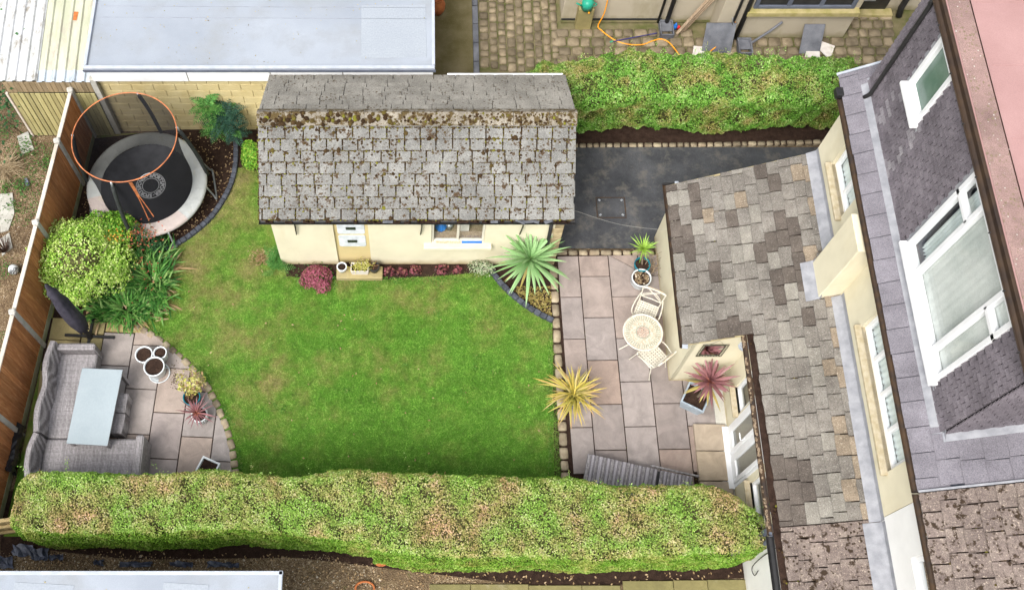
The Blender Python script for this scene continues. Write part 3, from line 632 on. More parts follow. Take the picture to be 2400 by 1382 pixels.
def tile_me(mat, k, w, e, th, ragged):
    key = (mat.name, k, round(w, 3), round(e, 3))
    if key not in _tm:
        r = random.Random(k * 17 + 3); L = e * 1.4; lift = th * L / e * 1.08
        low = [(-w / 2 + w * i / 4, (r.uniform(-ragged, ragged) if 0 < i < 4 else r.uniform(0, ragged))) for i in range(5)]
        ol = low + [(w / 2 - r.uniform(0, ragged * .5), L), (-w / 2 + r.uniform(0, ragged * .5), L)]
        bz = lambda y: lift * (1 - y / L)
        n = len(ol); V = [(x, y, bz(y)) for x, y in ol] + [(x, y, bz(y) + th * .7) for x, y in ol] + [(x * .975, y + (.006 if y < e else 0), bz(y) + th) for x, y in ol]
        F = []
        for i in range(n):
            j = (i + 1) % n; F += [(i, j, n + j, n + i), (n + i, n + j, 2 * n + j, 2 * n + i)]
        F.append(tuple(range(2 * n, 3 * n))); _tm[key] = me_new('tile', V, F, mat)
    return _tm[key]
def roof_tiles(parent, o, a, s, rows, e, tw, mats, th=.018, ragged=.008, name='tile', vary=.12, limit=10**9, stuff_name='far_tiles', wob=.012, gap=.010):
    """rows: list of (row index, u0, u1). o: eave corner, a: along the eave, s: up the slope. returns tile objects; those past the limit are joined"""
    o, a, s = Vector(o), Vector(a).normalized(), Vector(s).normalized(); n = a.cross(s); out = []; mb = None
    for k, u0, u1 in rows:
        u = u0 - random.uniform(0, tw * .9)
        while u < u1 - .02:
            w = tw * random.uniform(1 - vary, 1 + vary); x0, x1 = max(u, u0), min(u + w, u1); u += w
            if x1 - x0 < .05: continue
            wq = max(.06, round((x1 - x0) / .03) * .03); m = mats(k, x0) if callable(mats) else mats
            me = tile_me(m, random.randrange(4), wq, e, th, ragged)
            p = o + a * ((x0 + x1) / 2) + s * (k * e + random.uniform(-.008, .008)) + n * random.uniform(0, .004)
            q = random.uniform(-wob, wob); sx = (x1 - x0 - gap) / wq
            aa = (a * math.cos(q) + s * math.sin(q)); ss = (s * math.cos(q) - a * math.sin(q))
            Mx = Matrix(((aa.x * sx, ss.x, n.x, p.x), (aa.y * sx, ss.y, n.y, p.y), (aa.z * sx, ss.z, n.z, p.z), (0, 0, 0, 1)))
            if len(out) < limit: out.append(obj(name, me, parent, M=Mx))
            else:
                if mb is None: mb = MB(); mm = m
                mb.add([Mx @ v.co for v in me.vertices], [tuple(f.vertices) for f in me.polygons])
    if mb is not None: stuff(mb.build(stuff_name, mm, parent))
    return out
def bumps(P, f, seed=0):
    r = np.random.default_rng(seed); o = np.zeros(len(P))
    for k in range(5):
        d = r.normal(0, 1, (3,)); d /= np.linalg.norm(d); o += np.sin(P @ d * f * (1 + .5 * k) + r.uniform(0, 6)) / (1 + .4 * k)
    return o / 2.2
def lumps(name, pts, nrm, rad, mat, parent, flat=.45):
    """small irregular cushions (moss), joined"""
    pts = np.asarray(pts); N = len(pts); k = 6; V = np.zeros((N, 2 * k + 1, 3)); n = np.asarray(nrm, float); n = n / np.linalg.norm(n, axis=-1, keepdims=True)
    if n.ndim == 1: n = np.tile(n, (N, 1))
    t = np.cross(n, [0.3, .9, .1]); t /= np.linalg.norm(t, axis=1, keepdims=True); b = np.cross(n, t); rad = np.asarray(rad)
    for i in range(k):
        a = 2 * math.pi * i / k
        for ring, (q, hh) in enumerate(((1, -.2), (.7, flat * .8))):
            rr = rad * q * rng.uniform(.65, 1.2, N); V[:, ring * k + i] = pts + (t * math.cos(a) + b * math.sin(a)) * rr[:, None] + n * (rad * hh)[:, None]
    V[:, 2 * k] = pts + n * (rad * flat)[:, None]
    F = []
    for i in range(k):
        j = (i + 1) % k; F += [(i, j, k + j), (i, k + j, k + i), (k + i, k + j, 2 * k)]
    return tri_mesh(name, V, np.array(F), mat, parent, rng.random(N))
def tri_mesh(name, V, F, mat, parent, rnd, extra=None, kind=True):
    """V (N,k,3) copies of a small shape with triangle list F; 'rnd' is one number per copy"""
    N, k = V.shape[:2]; nf = len(F); T = (F[None] + (np.arange(N) * k)[:, None, None]).reshape(-1, 3)
    m = bpy.data.meshes.new(name); m.vertices.add(N * k); m.vertices.foreach_set('co', V.reshape(-1).astype(np.float32))
    m.loops.add(len(T) * 3); m.loops.foreach_set('vertex_index', T.reshape(-1).astype(np.int32))
    m.polygons.add(len(T)); m.polygons.foreach_set('loop_start', np.arange(0, len(T) * 3, 3, dtype=np.int32))
    at_ = m.attributes.new('rnd', 'FLOAT', 'POINT'); at_.data.foreach_set('value', np.repeat(rnd, k).astype(np.float32))
    m.materials.append(mat); m.update(); m.validate(); o = obj(name, m, parent)
    return stuff(o) if kind else o
def downpipe(parent, p, q, r=.035, mat='black', name='downpipe'): mb = MB(); mb.tube([p, q], r, 10); return mb.build(name, MAT[mat], parent, True)

# ---------------------------------------------------------------- stone-tiled garden shed
SX0, SX1, SYF, SYB = -3.02, 2.87, 9.14, 12.34; SZE, SZR, SYR, SZB = 2.16, 3.12, 10.80, 2.16
shed = thing('garden_shed', 'cream rendered garden shed with mossy grey stone tile roof', 'shed', (0, 9.24, 0))
wx0, wx1 = -2.86, 2.72
WIN = (3.06, 4.10, .98, 1.90)
wall('front_wall', (wx0, 9.25, 0), (1, 0, 0), wx1 - wx0, 2.2, [WIN, (1.17, 1.84, -.01, 2.1)], MAT['cream'], shed, .1)
wall('side_wall', (wx0 + .004, 12.3, 0), (0, -1, 0), 3.045, 2.12, [], MAT['cream'], shed)
wall('side_wall', (wx1 - .004, 9.255, 0), (0, 1, 0), 3.04, 2.12, [], MAT['quoin'], shed)
wall('back_wall', (wx1 - .006, 12.298, 0), (-1, 0, 0), wx1 - wx0 - .012, 2.1, [], MAT['cream'], shed)
for X in (wx0 + .02, wx1 - .02):
    obj('gable', me_new('gable', [(X, 9.27, 2.12), (X, 12.28, 2.12), (X, 10.8, 2.98)], [(0, 1, 2)], MAT['cream']), shed)
box('door_panel', (wx0 + 1.505, 9.315, 1.05), (.668, .05, 2.1), MAT['cream_dirty'], shed)
for k in range(10):   # bare stone quoins at the drive corner
    w = .26 if k % 2 else .17
    box('quoin', (wx1 - w / 2 + .012, 9.25 + .07, .1 + k * .2), (w, .17, .192), MAT['quoin'], shed, 0, .01)
    box('quoin', (wx1 + .004, 9.43 + (.1 if k % 2 else .16), .1 + k * .2), (.03, .30 if k % 2 else .22, .192), MAT['quoin'], shed, 0, .008)
def rounded(w, hh, r=.05, n=4):
    out = []
    for cx, cy, a0 in ((w / 2 - r, hh / 2 - r, 0), (-w / 2 + r, hh / 2 - r, 90), (-w / 2 + r, -hh / 2 + r, 180), (w / 2 - r, -hh / 2 + r, 270)):
        for i in range(n + 1): a = R(a0 + 90 * i / n); out.append((cx + r * math.cos(a), cy + r * math.sin(a)))
    return out
MAT['vent_panel'] = simple('vent_panel', (.66, .69, .72), (.5, .53, .56), 9, .6)
for zc in (1.545, 1.0):
    V, F = prism(rounded(.53, .48), -.012, .0, .004); me = me_new('vent_panel', V, F, MAT['vent_panel'])
    pnl = obj('vent_panel', me, shed, loc=(wx0 + 1.505, 9.278, zc), rx=R(90))
    g = MB()
    g.box((wx0 + 1.505, 9.274, zc), (.19, .01, .10), b=.002); gr = g.build('grille', MAT['darkpot'], pnl)
    for i in range(7): box('louvre', (wx0 + 1.505 - .075 + i * .025, 9.267, zc), (.008, .008, .095), MAT['weeds'], pnl, 0, .001)
def window_frame(o, u, W, Hh, fw, splits=(), bars=(), dep=.06):
    """frame boxes in a wall plane: o lower corner, u along; splits = upright bars at s; bars = (s0,s1,z)"""
    o, u = Vector(o), Vector(u).normalized(); n = u.cross(Vector((0, 0, 1))); mb = MB(); X = Matrix((( u.x, -n.x, 0, 0), (u.y, -n.y, 0, 0), (0, 0, 1, 0), (0, 0, 0, 1)))
    def bx(s0, s1, z0, z1): mb.box(None, (s1 - s0, dep, z1 - z0), b=.008, M=Matrix.Translation(o + u * ((s0 + s1) / 2) + Vector((0, 0, (z0 + z1) / 2))) @ X)
    bx(0, fw, 0, Hh); bx(W - fw, W, 0, Hh); bx(fw, W - fw, 0, fw); bx(fw, W - fw, Hh - fw, Hh)
    for s in splits: bx(s - fw / 2, s + fw / 2, fw, Hh - fw)
    for s0, s1, z in bars: bx(s0, s1, z - fw / 2, z + fw / 2)
    return mb
sw = window_frame((wx0 + WIN[0], 9.31, WIN[2]), (1, 0, 0), 1.04, .92, .05, (.52,)).build('window', MAT['cream_paint'], shed)
obj('pane', me_new('pane', [(wx0 + 3.08, 9.32, 1.0), (wx0 + 4.08, 9.32, 1.0), (wx0 + 4.08, 9.32, 1.88), (wx0 + 3.08, 9.32, 1.88)], [(0, 1, 2, 3)], MAT['glass']), sw)
box('sill', (wx0 + 3.58, 9.21, .92), (1.34, .16, .1), MAT['cream'], sw, 0, .012)
box('flaking_strip', (wx0 + 3.40, 9.265, .985), (.5, .05, .02), MAT['paint_flake'], sw, 0, .004); box('blue_strip', (wx0 + 3.86, 9.265, .985), (.40, .05, .022), MAT['blue'], sw, 0, .004)
box('window_board', (wx0 + 3.58, 9.53, .99), (1.3, .36, .03), MAT['oldwood'], shed)
clut = thing('storage_box', 'white box standing inside behind the right shed window pane', 'box', (wx0 + 3.7, 9.57, .95)); box('carton', (wx0 + 3.72, 9.57, 1.16), (.17, .16, .3), MAT['white_tile'], clut)
jar = thing('paint_tin', 'round pale tin inside behind the left shed window pane', 'tin', (wx0 + 3.4, 9.59, .95)); MB().lathe([(0, 0), (.07, 0), (.07, .16), (.075, .17), (0, .172)], 16, (wx0 + 3.42, 9.57, 1.005)).build('can', MAT['galv'], jar, True)
bag = thing('blue_bag', 'crumpled blue bag inside behind the left shed window pane', 'bag', (wx0 + 3.25, 9.59, .95)); MB().lathe([(0, 0), (.1, .02), (.12, .1), (.06, .2), (.02, .22), (0, .22)], 9, (wx0 + 3.25, 9.56, 1.005)).build('sack', MAT['blue'], bag)
def slope_rows(n, u0, u1): return [(k, u0, u1) for k in range(n)]
sf = Vector((0, SYR - SYF, SZR - SZE)); sb = Vector((0, SYR - SYB, SZR - SZB))
V = [(SX0 + .03, SYF + .03, SZE - .02), (SX1 - .03, SYF + .03, SZE - .02), (SX1 - .03, SYR, SZR - .03), (SX0 + .03, SYR, SZR - .03), (SX0 + .03, SYB - .03, SZB - .02), (SX1 - .03, SYB - .03, SZB - .02)]
shed_roof = obj('roof', me_new('roof', V, [(0, 1, 2, 3), (3, 2, 5, 4)], MAT['moss_bed']), shed)
nf = 9; ef = sf.length / nf; nb = 9; eb = sb.length / nb
t1 = roof_tiles(shed_roof, (SX0, SYF, SZE), (1, 0, 0), sf, slope_rows(nf, 0, SX1 - SX0), ef, .305, MAT['shed_tile'], th=.019, ragged=.012, gap=.022)
t2 = roof_tiles(shed_roof, (SX1, SYB, SZB), (-1, 0, 0), sb, [(k, 0, SX1 - SX0) for k in range(nb - 1, -1, -1)], eb, .40, MAT['shed_tile_back'], limit=300 - len(t1))
# ridge: angled stone pieces
x = SX0 - .005
while x < SX1 - .05:
    L = min(random.uniform(.62, .8), SX1 + .005 - x); p = MB()
    hw = .19; V = [(x + .004, SYR - hw, SZR - .035), (x + .004, SYR, SZR + .115), (x + .004, SYR + hw * .75, SZR + .0), (x + .004, SYR - hw, SZR - .085), (x + .004, SYR, SZR + .06), (x + .004, SYR + hw * .75, SZR - .05)]
    V += [(v[0] + L - .008, v[1], v[2]) for v in V]
    obj('ridge_tile', me_new('ridge_tile', V, [(0, 6, 7, 1), (1, 7, 8, 2), (0, 3, 9, 6), (2, 8, 11, 5), (0, 1, 4, 3), (1, 2, 5, 4), (6, 9, 10, 7), (7, 10, 11, 8), (3, 4, 10, 9), (4, 5, 11, 10)], MAT['ridge']), shed_roof); x += L
# moss cushions on the front slope
nn = Vector((1, 0, 0)).cross(sf).normalized(); N = 1700
u = rng.uniform(.05, SX1 - SX0 - .05, N); k = rng.integers(0, nf + 1, N); v = np.where(rng.random(N) < .7, k * ef + rng.normal(0, .012, N), rng.uniform(0, sf.length, N)); v = np.clip(v, .01, sf.length - .05)
keep = (rng.random(N) < .35 + .65 * (v / sf.length) ** 1.5) & (rng.random(N) < .45 + .55 * (np.sin(u * 2.1 + v * 3.3) > -.2)); u, v = u[keep], v[keep]
sfn = np.array(sf.normalized()); P = np.array([SX0, SYF, SZE]) + u[:, None] * np.array([1, 0, 0]) + v[:, None] * sfn + np.array(nn) * .034
lumps('moss', P, np.tile(np.array(nn), (len(P), 1)), rng.uniform(.007, .036, len(P)) * (1 + .7 * (rng.random(len(P)) < .12)), MAT['moss'], shed_roof)
# moss packed into the upright joints and every course lap
P = []
for t in t1:
    M_ = t.matrix_basis; w_ = max(v.co.x for v in t.data.vertices)
    for i in range(8): P.append(M_ @ Vector((-w_ - .004 / abs(M_.col[0].xyz.length) * 1.0 - random.uniform(0, .012), random.uniform(0, ef), .022)))
P = np.array(P) + rng.normal(0, .003, (len(P), 3)); lumps('joint_moss', P, np.tile(np.array(nn), (len(P), 1)), rng.uniform(.012, .027, len(P)), MAT['moss'], shed_roof, .35)
M_ = 3600; ku = rng.integers(0, nf, M_); u = rng.uniform(.02, SX1 - SX0 - .02, M_); keep = bumps(np.stack([u * 1.3, ku * 1.7, u * 0], 1), 4, 77) > -.75; u, ku = u[keep], ku[keep]; P = np.array([SX0, SYF, SZE]) + u[:, None] * np.array([1, 0, 0]) + (ku * ef - .006 + rng.normal(0, .003, len(u)))[:, None] * sfn + np.array(nn) * .026
lumps('lap_moss', P, np.tile(np.array(nn), (len(P), 1)), rng.uniform(.010, .023, len(P)), MAT['moss'], shed_roof, .35)
N = 280; P = np.stack([rng.uniform(SX0 + .05, SX1 - .05, N), SYR - rng.uniform(.01, .2, N), np.zeros(N)], 1); P[:, 2] = SZR + .112 - (SYR - P[:, 1]) * .64
lumps('moss', P, np.tile([0, -.57, .82], (N, 1)), rng.uniform(.015, .05, N) * np.where(P[:, 0] < -.5, 1.25, .7), MAT['moss'], shed_roof, .35)
g = MB(); gutter(g, (SX0 - .0, SYF - .035, SZE + .0), (SX1 + .0, SYF - .035, SZE + .0), .062); g.build('gutter', MAT['black'], shed)
gd = MB()
for i in range(46):
    xx = random.uniform(SX0 + .1, SX1 - .1); gd.box((xx, SYF - .035 + random.uniform(-.02, .02), SZE - .03), (random.uniform(.03, .16), .05, .03), random.uniform(-.2, .2), .008)
stuff(gd.build('gutter_debris', MAT['moss'] if False else MAT['soil'], shed))
for xx in (-.62, 1.36, 1.86, 2.0, 2.14, 2.36):
    box('loose_slate', (xx, SYF - .03, SZE + .015), (random.uniform(.1, .2), .12, .012), MAT['slate_sheet'], shed, random.uniform(-.5, .5), .003, rx=R(-20))
for xx in (at(690, 545, 1.8).x, at(987, 540, 1.8).x, at(1224, 540, 1.8).x):
    br = MB(); br.box((xx, 9.21, 2.06), (.035, .07, .07)); br.tube([(xx, 9.19, 2.04), (xx + .012, 9.15, 1.87), (xx - .005, 9.21, 1.5), (xx - .012, 9.22, 1.4)], .013, 6); br.tube([(xx + .01, 9.23, 2.05), (xx + .02, 9.22, 1.8), (xx - .005, 9.22, 1.5)], .008, 5); br.build('hanging_bracket', MAT['wire'], shed)
downpipe(shed, (2.46, 9.18, 2.09), (2.5, 9.19, .05), .036)
bg_ = MB(); bg_.box((SX1 - 1.2, SYB + .03, SZB - .01), (2.3, .1, .05)); bg_.build('rear_gutter', MAT['upvc'], shed)

# ---------------------------------------------------------------- flat-roofed garage of painted blocks
GX0, GX1, GY, GZ = -6.62, .24, 12.40, 2.36
gar = thing('flat_roof_garage', 'garage with grey flat felt roof and cream painted block wall', 'garage', (-3.2, 12.5, 0))
gw = box('wall', ((GX0 + GX1) / 2 - .15, 15.0, 1.05), (GX1 - GX0 - .5, 4.9, 2.1), MAT['mortar'], gar)
bw, bh = .445, .222
for r_ in range(10):
    x = -6.58 - (bw / 2 if r_ % 2 else 0)
    while x < -2.7:
        x0, x1 = max(x, -6.58), min(x + bw, -2.6); x += bw
        if x1 - x0 > .06: box('block', ((x0 + x1) / 2, 12.545 + random.uniform(-.002, .002), r_ * bh + bh / 2 - .1), (x1 - x0 - .007, .1, bh - .007), MAT['block'], gw, 0, .006)
rf = box('roof', ((GX0 + GX1) / 2, (GY + 18) / 2, GZ - .04), (GX1 - GX0, 18 - GY, .08), MAT['greyfelt'], gar, 0, .01)
for y0 in (13.62, 13.9, 15.0): box('felt_lap', ((GX0 + GX1) / 2 + random.uniform(-.02, .02), y0, GZ + .002), (GX1 - GX0 - .25, .012, .006), MAT['lap'], rf, R(-.4), .002)
for x0, y0, w, d in ((-.55, 13.3, 1.3, 1.3),): box('felt_patch', (x0, y0, GZ + .002), (w, d, .006), MAT['greyfelt_light'], rf, R(1), .002)
b = MB(); b.box(((GX0 + GX1) / 2, GY + .0, GZ + .01), (GX1 - GX0 + .06, .07, .09)); b.box((GX0 - .005, 15.3, GZ + .01), (.06, 5.7, .09)); b.box((GX1 + .005, 15.3, GZ + .01), (.06, 5.7, .09)); b.build('roof_trim', MAT['trim_edge'], gar)
b = MB(); b.box(((GX0 + GX1) / 2, GY - .045, GZ - .03), (GX1 - GX0 + .1, .02, .07)); b.build('drip_edge', MAT['felt_edge'], gar)
for x0, x1 in ((GX0 + .05, -4.66), (-4.65, -3.0), (-2.99, -1.56), (-1.55, GX1)): box('fascia', ((x0 + x1) / 2, GY - .005 + random.uniform(-.004, .004), GZ - .235), (x1 - x0 - .006, .04, .34), MAT['upvc'], gar, 0, .004)
# ---------------------------------------------------------------- lean-to of boards with a corrugated roof
lt = thing('corrugated_shed', 'board-fronted lean-to under rusty white and cream corrugated sheets', 'shed', (-7.7, 12.3, 0))
def corr(name, x0, x1, y0, y1, z0, z1, mat, pitch=.2, hh=.035, lift=0):
    prof = []; x = x0
    while x < x1 - 1e-6:
        for dx, z in ((0, 0), (.1, 0), (.125, hh), (.165, hh), (.19, 0)):
            if x + dx <= x1 + 1e-6: prof.append((x + dx, z))
        x += pitch
    prof.append((x1, 0)); V = []; F = []
    for y, zz in ((y0, z0), (y1, z1)):
        V += [(a, y, zz + z + lift) for a, z in prof]
        V += [(a, y, zz + z + lift - .006) for a, z in prof]
    n = len(prof)
    for i in range(n - 1): F += [(i, i + 1, 2 * n + i + 1, 2 * n + i), (n + i + 1, n + i, 3 * n + i, 3 * n + i + 1), (n + i, n + i + 1, i + 1, i)]
    return obj(name, me_new(name, V, F, mat), lt)
corr('roof_sheet', -9.3, -7.70, 12.36, 17, 1.96, 2.35, MAT['corr_white'], lift=.02)
cs = corr('roof_sheet', -7.72, -6.66, 12.62, 17, 1.985, 2.35, MAT['corr_cream'])
corr('eaves_sheet', -7.72, -6.64, 12.36, 12.68, 1.952, 1.985, MAT['corr_grey'])
obj('rust_patch', me_new('rust_patch', [(-7.16, 13.78, 2.09), (-7.06, 13.78, 2.09), (-7.04, 13.98, 2.107), (-7.15, 13.99, 2.107)], [(0, 1, 2, 3)], MAT['rust']), lt)
x = -8.42
while x < -6.70:
    w = random.uniform(.095, .112)
    if x > -8.42 + .02 or True:
        box('lower_board', (x + w / 2, 12.36, .78), (w - random.choice((.004, .018, .018)) if x < -7.3 else w - .006, .022, 1.56), MAT['pallet'], lt, 0, .003)
    box('upper_board', (x + w / 2, 12.385, 1.75), (w - .006, .022, .34), MAT['pallet_dark'], lt, 0, .003); x += w
box('corner_post', (-8.44, 12.345, .8), (.05, .05, 1.62), MAT['rail'], lt)
box('back_sheet', (-7.6, 12.75, .9), (1.6, .02, 1.8), MAT['darkpot'], lt)
box('flashing_strip', (-6.60, 12.43, 1.0), (.12, .10, 2.0), MAT['concrete'], lt)
# ---------------------------------------------------------------- boundary fence
fen = thing('timber_fence', 'brown timber fence with concrete posts along the left boundary', 'fence', fence_pt(8))
FH = 1.70; posts = [12.33, 11.13, 9.31, 7.46, 5.62, 3.75]; fa = math.atan2(FENCE_B.y - FENCE_A.y, FENCE_B.x - FENCE_A.x)
for y in posts:
    p = fence_pt(y); po = box('post', (p.x, p.y, FH / 2 - .1), (.1, .105, FH + .24), MAT['post'], fen, fa, .012)
    box('post_cap', (p.x, p.y, FH + .045), (.12, .125, .05), MAT['post'], po, fa + .4, .02)
for ya, yb in zip(posts, posts[1:]):
    a, b_ = fence_pt(ya - .055), fence_pt(yb + .055); d = b_ - a; L = d.length; n = max(1, round(L / .112))
    box('gravel_board', ((a.x + b_.x) / 2, (a.y + b_.y) / 2, .08), (L, .05, .2), MAT['gravelboard'], fen, fa, .006)
    for i in range(n):
        p = a.lerp(b_, (i + .5) / n); box('board', (p.x + .012, p.y, FH / 2 + .07), (L / n + .012, .016, FH - .22), MAT['fence'], fen, fa + R(3.5), .003)
    box('cap_rail', ((a.x + b_.x) / 2, (a.y + b_.y) / 2, FH - .01), (L, .075, .035), MAT['rail'], fen, fa, .006)
    for z in (.5, 1.2): box('rear_rail', ((a.x + b_.x) / 2 - .045, (a.y + b_.y) / 2, z), (L, .04, .07), MAT['oldwood'], fen, fa, .004)
lf = thing('low_fence', 'pale new timber fence panel lying left of the lower hedge', 'fence', at(30, 1290))
o_ = at(-60, 1290, 0); b0, b1 = at(-80, 1225, .95), at(62, 1207, .95)
dr = (b1 - b0); L = dr.length; an = math.atan2(dr.y, dr.x); n = 11
for i in range(n):
    p = b0.lerp(b1, (i + .5) / n); box('board', (p.x, p.y - .01, .48), (L / n - .008, .018, .94), MAT['newwood'], lf, an, .003)
for z in (.93, .5, .08): box('rail', ((b0.x + b1.x) / 2, (b0.y + b1.y) / 2 - .045, z), (L, .05, .07), MAT['newwood'], lf, an, .005)
# ================================================================ the house
HX = 7.07; TAN = .50; PARTY = 3.34
house = thing('cream_house', 'cream rendered house with tile-hung dormer and stone-tiled lean-to roof', 'house', (6, 6.6, 0))
nb = thing('white_house', 'white rendered adjoining house with moss-covered tile roof', 'house', (7, 2.5, 0))
def ext_z(x): return 2.06 + (x - 4.66) * .505
# --- lean-to extension walls
west = wall('west_wall', (4.85, 9.86, 0), (0, -1, 0), 9.86 - 6.72, 2.12, [], MAT['cream'], house, .08)
def poly(name, pts, mat, parent): return obj(name, me_new(name, pts, [tuple(range(len(pts)))], mat), parent)
poly('gable_wall', [(4.85, 6.72, 0), (5.95, 6.72, 0), (5.95, 6.72, ext_z(5.95) - .03), (4.85, 6.72, ext_z(4.85) - .03)], MAT['cream'], house)
poly('north_wall', [(HX, 9.856, 0), (4.853, 9.856, 0), (4.853, 9.856, ext_z(4.85) - .03), (HX, 9.856, ext_z(HX) - .03)], MAT['cream'], house)
DX = 5.87; FX_ = 7.27
HN = (6.72 - 6.30, 6.72 - 5.78, .85, 1.98); HD = (6.72 - 5.75, 6.72 - 4.58, .02, 2.06); HS = (6.72 - 4.46, 6.72 - 3.72, 1.0, 1.98)
wall('garden_wall', (DX, 6.72, 0), (0, -1, 0), 6.72 - PARTY + .1, 2.58, [HN, HD, HS], MAT['cream'], house, .14)
def yy(s): return 6.72 - s
def west_window(name, s0, s1, z0, z1, splits=(), bars=(), sill=True, X=DX, parent=house, o0=6.72, fw=.06, glass='glass', dep=.07, back=.07):
    w = window_frame((X + back, o0 - s0, z0), (0, -1, 0), s1 - s0, z1 - z0, fw, splits, bars, dep).build(name, MAT['upvc'], parent)
    obj('pane', me_new('pane', [(X + back + .012, o0 - s0 - .03, z0 + .03), (X + back + .012, o0 - s1 + .03, z0 + .03), (X + back + .012, o0 - s1 + .03, z1 - .03), (X + back + .012, o0 - s0 - .03, z1 - .03)], [(0, 1, 2, 3)], MAT[glass]), w)
    if sill: box('sill', (X - .015, o0 - (s0 + s1) / 2, z0 - .035), (.17, s1 - s0 + .1, .07), MAT['sill'], w, 0, .01)
    return w
west_window('window', *HN); west_window('window', *HS)
dr_ = window_frame((DX + .03, yy(HD[0]), HD[2]), (0, -1, 0), HD[1] - HD[0], HD[3] - HD[2], .07, (.585,), (), .08).build('french_doors', MAT['upvc'], house)
for a, b_, hs_ in ((.07, .55, 1), (.62, 1.10, -1)):
    lf_ = window_frame((DX + .0, yy(HD[0] + a), .09), (0, -1, 0), b_ - a, 1.9, .085, (), (), .05); lf_.box((DX, yy(HD[0] + (a + b_) / 2), .24), (.045, b_ - a - .17, .2)); lo = lf_.build('door_leaf', MAT['upvc'], dr_)
    obj('pane', me_new('pane', [(DX + .01, yy(HD[0] + a + .07), .3), (DX + .01, yy(HD[0] + b_ - .07), .3), (DX + .01, yy(HD[0] + b_ - .07), 1.93), (DX + .01, yy(HD[0] + a + .07), 1.93)], [(0, 1, 2, 3)], MAT['glass']), lo)
    if hs_ == 1: hb = MB(); hb.tube([(DX - .03, yy(HD[0] + b_ - .04), 1.02), (DX - .075, yy(HD[0] + b_ - .04), 1.02), (DX - .08, yy(HD[0] + b_ - .17), 1.03)], .012, 8); hb.box((DX - .03, yy(HD[0] + b_ - .04), 1.0), (.012, .035, .22)); hb.build('handle', MAT['upvc'], lo)
box('threshold', (DX - .04, yy((HD[0] + HD[1]) / 2), .06), (.16, HD[1] - HD[0] + .04, .1), MAT['upvc'], dr_, 0, .008)
# room behind the glass; inner wall added close to the doors to catch skylight
rm = MB(); rm.box((HX - .3, 5.0, .03), (2.2, 3.3, .04)); rm.box((DX + .62, 5.0, 1.2), (.04, 3.3, 2.4)); rm.build('room', MAT['room'], house)
# --- extension roof
u_ = Vector((0, -1, 0)); s_ = Vector((1, 0, .505))
V = [(4.72, 9.90, ext_z(4.72) - .03), (4.72, 6.685, ext_z(4.72) - .03), (5.66, 6.685, ext_z(5.66) - .03), (5.66, PARTY, ext_z(5.66) - .03), (HX, PARTY, ext_z(HX) - .03), (HX, 9.90, ext_z(HX) - .03)]
er = obj('lean_to_roof', me_new('lean_to_roof', V, [tuple(range(6))], MAT['soil']), house)
e_ = .205; rows = []; sl = s_.length
nrow = int((HX - .12 - 4.66) * sl / e_) + 1
for k in range(nrow):
    X = 4.66 + k * e_ / sl
    rows.append((k, 0, 3.235 if X < 5.58 else 9.9 - PARTY))
def ext_mat(k, x):
    r = random.random()
    if k >= nrow - 2: return MAT['ext_tile_warm'] if r < .45 else MAT['ext_tile']
    clus = math.sin(x * 1.7 + k * .55) + math.sin(x * .9 - k * .8 + 1.3)
    if clus > .7 and r < .6 or r < .06: return MAT['ext_tile_dark']
    return MAT['ext_tile'] if r < .80 else MAT['ext_tile_pale'] if r < .975 else MAT['ext_tile_warm']
roof_tiles(er, (4.66, 9.90, 2.06), u_, s_, rows, e_, .355, ext_mat, th=.027, ragged=.009, vary=.16, wob=.022, gap=.016)
for yb in (9.9, 6.69):   # mortar verge
    xe = HX if yb > 9 else 5.6
    mbv = MB(); mbv.bar((4.68, yb - .0, ext_z(4.68) - .012), (xe, yb, ext_z(xe) - .012), .04, .04); mbv.build('verge', MAT['mortar'], er)
def xwall_gutter(parent, X, y0, y1, z, mat, r=.06, name='gutter'): g = MB(); gutter(g, (X, y0, z), (X, y1, z), r); return g.build(name, MAT[mat], parent)
xwall_gutter(house, 4.64, 9.95, 6.64, 2.05, 'rusty_black', .045); xwall_gutter(house, 5.605, 6.70, PARTY - .1, 2.53, 'rusty_black', .048)
gd = MB()
for i in range(110):
    y = random.uniform(PARTY, 6.7); gd.box((5.60 + random.uniform(-.02, .02), y, 2.495), (.03, random.uniform(.02, .05), .02), random.uniform(-.8, .8), .005)
stuff(gd.build('gutter_leaves', MAT['oldwood'], house))
box('gutter_end', (4.80, 9.96, 2.06), (.40, .04, .06), MAT['black'], house, 0, .008); box('gutter_bracket', (4.86, 9.97, 2.09), (.07, .05, .04), MAT['trim_edge'], house)
box('leaf_guard', (4.69, 6.70, 2.1), (.1, .2, .02), MAT['trim_edge'], house, R(-8), .004)
# lead flashing against the house wall
def flash(parent, x0, x1, y0, y1, off=.05, name='flashing', mat='lead'):
    z = lambda x: ext_z(x) + off + .022
    return obj(name, me_new(name, [(x0, y0, z(x0) - .005), (x0, y1, z(x0) - .005), (x1, y1, z(x1) + .02), (x1, y0, z(x1) + .02), (x1 + .005, y0, z(x1) + .12), (x1 + .005, y1, z(x1) + .12)], [(0, 1, 2, 3)[::-1], (3, 2, 5, 4)[::-1]], MAT[mat]), parent)
flash(er, HX - .16, HX - .01, 9.9, 7.80, .052); flash(er, 6.56, 6.75, 7.80, 7.08, .05); flash(er, HX - .15, HX - .01, 7.08, 5.2, .05); flash(er, HX - .16, HX - .008, 5.24, PARTY - .05, .056)
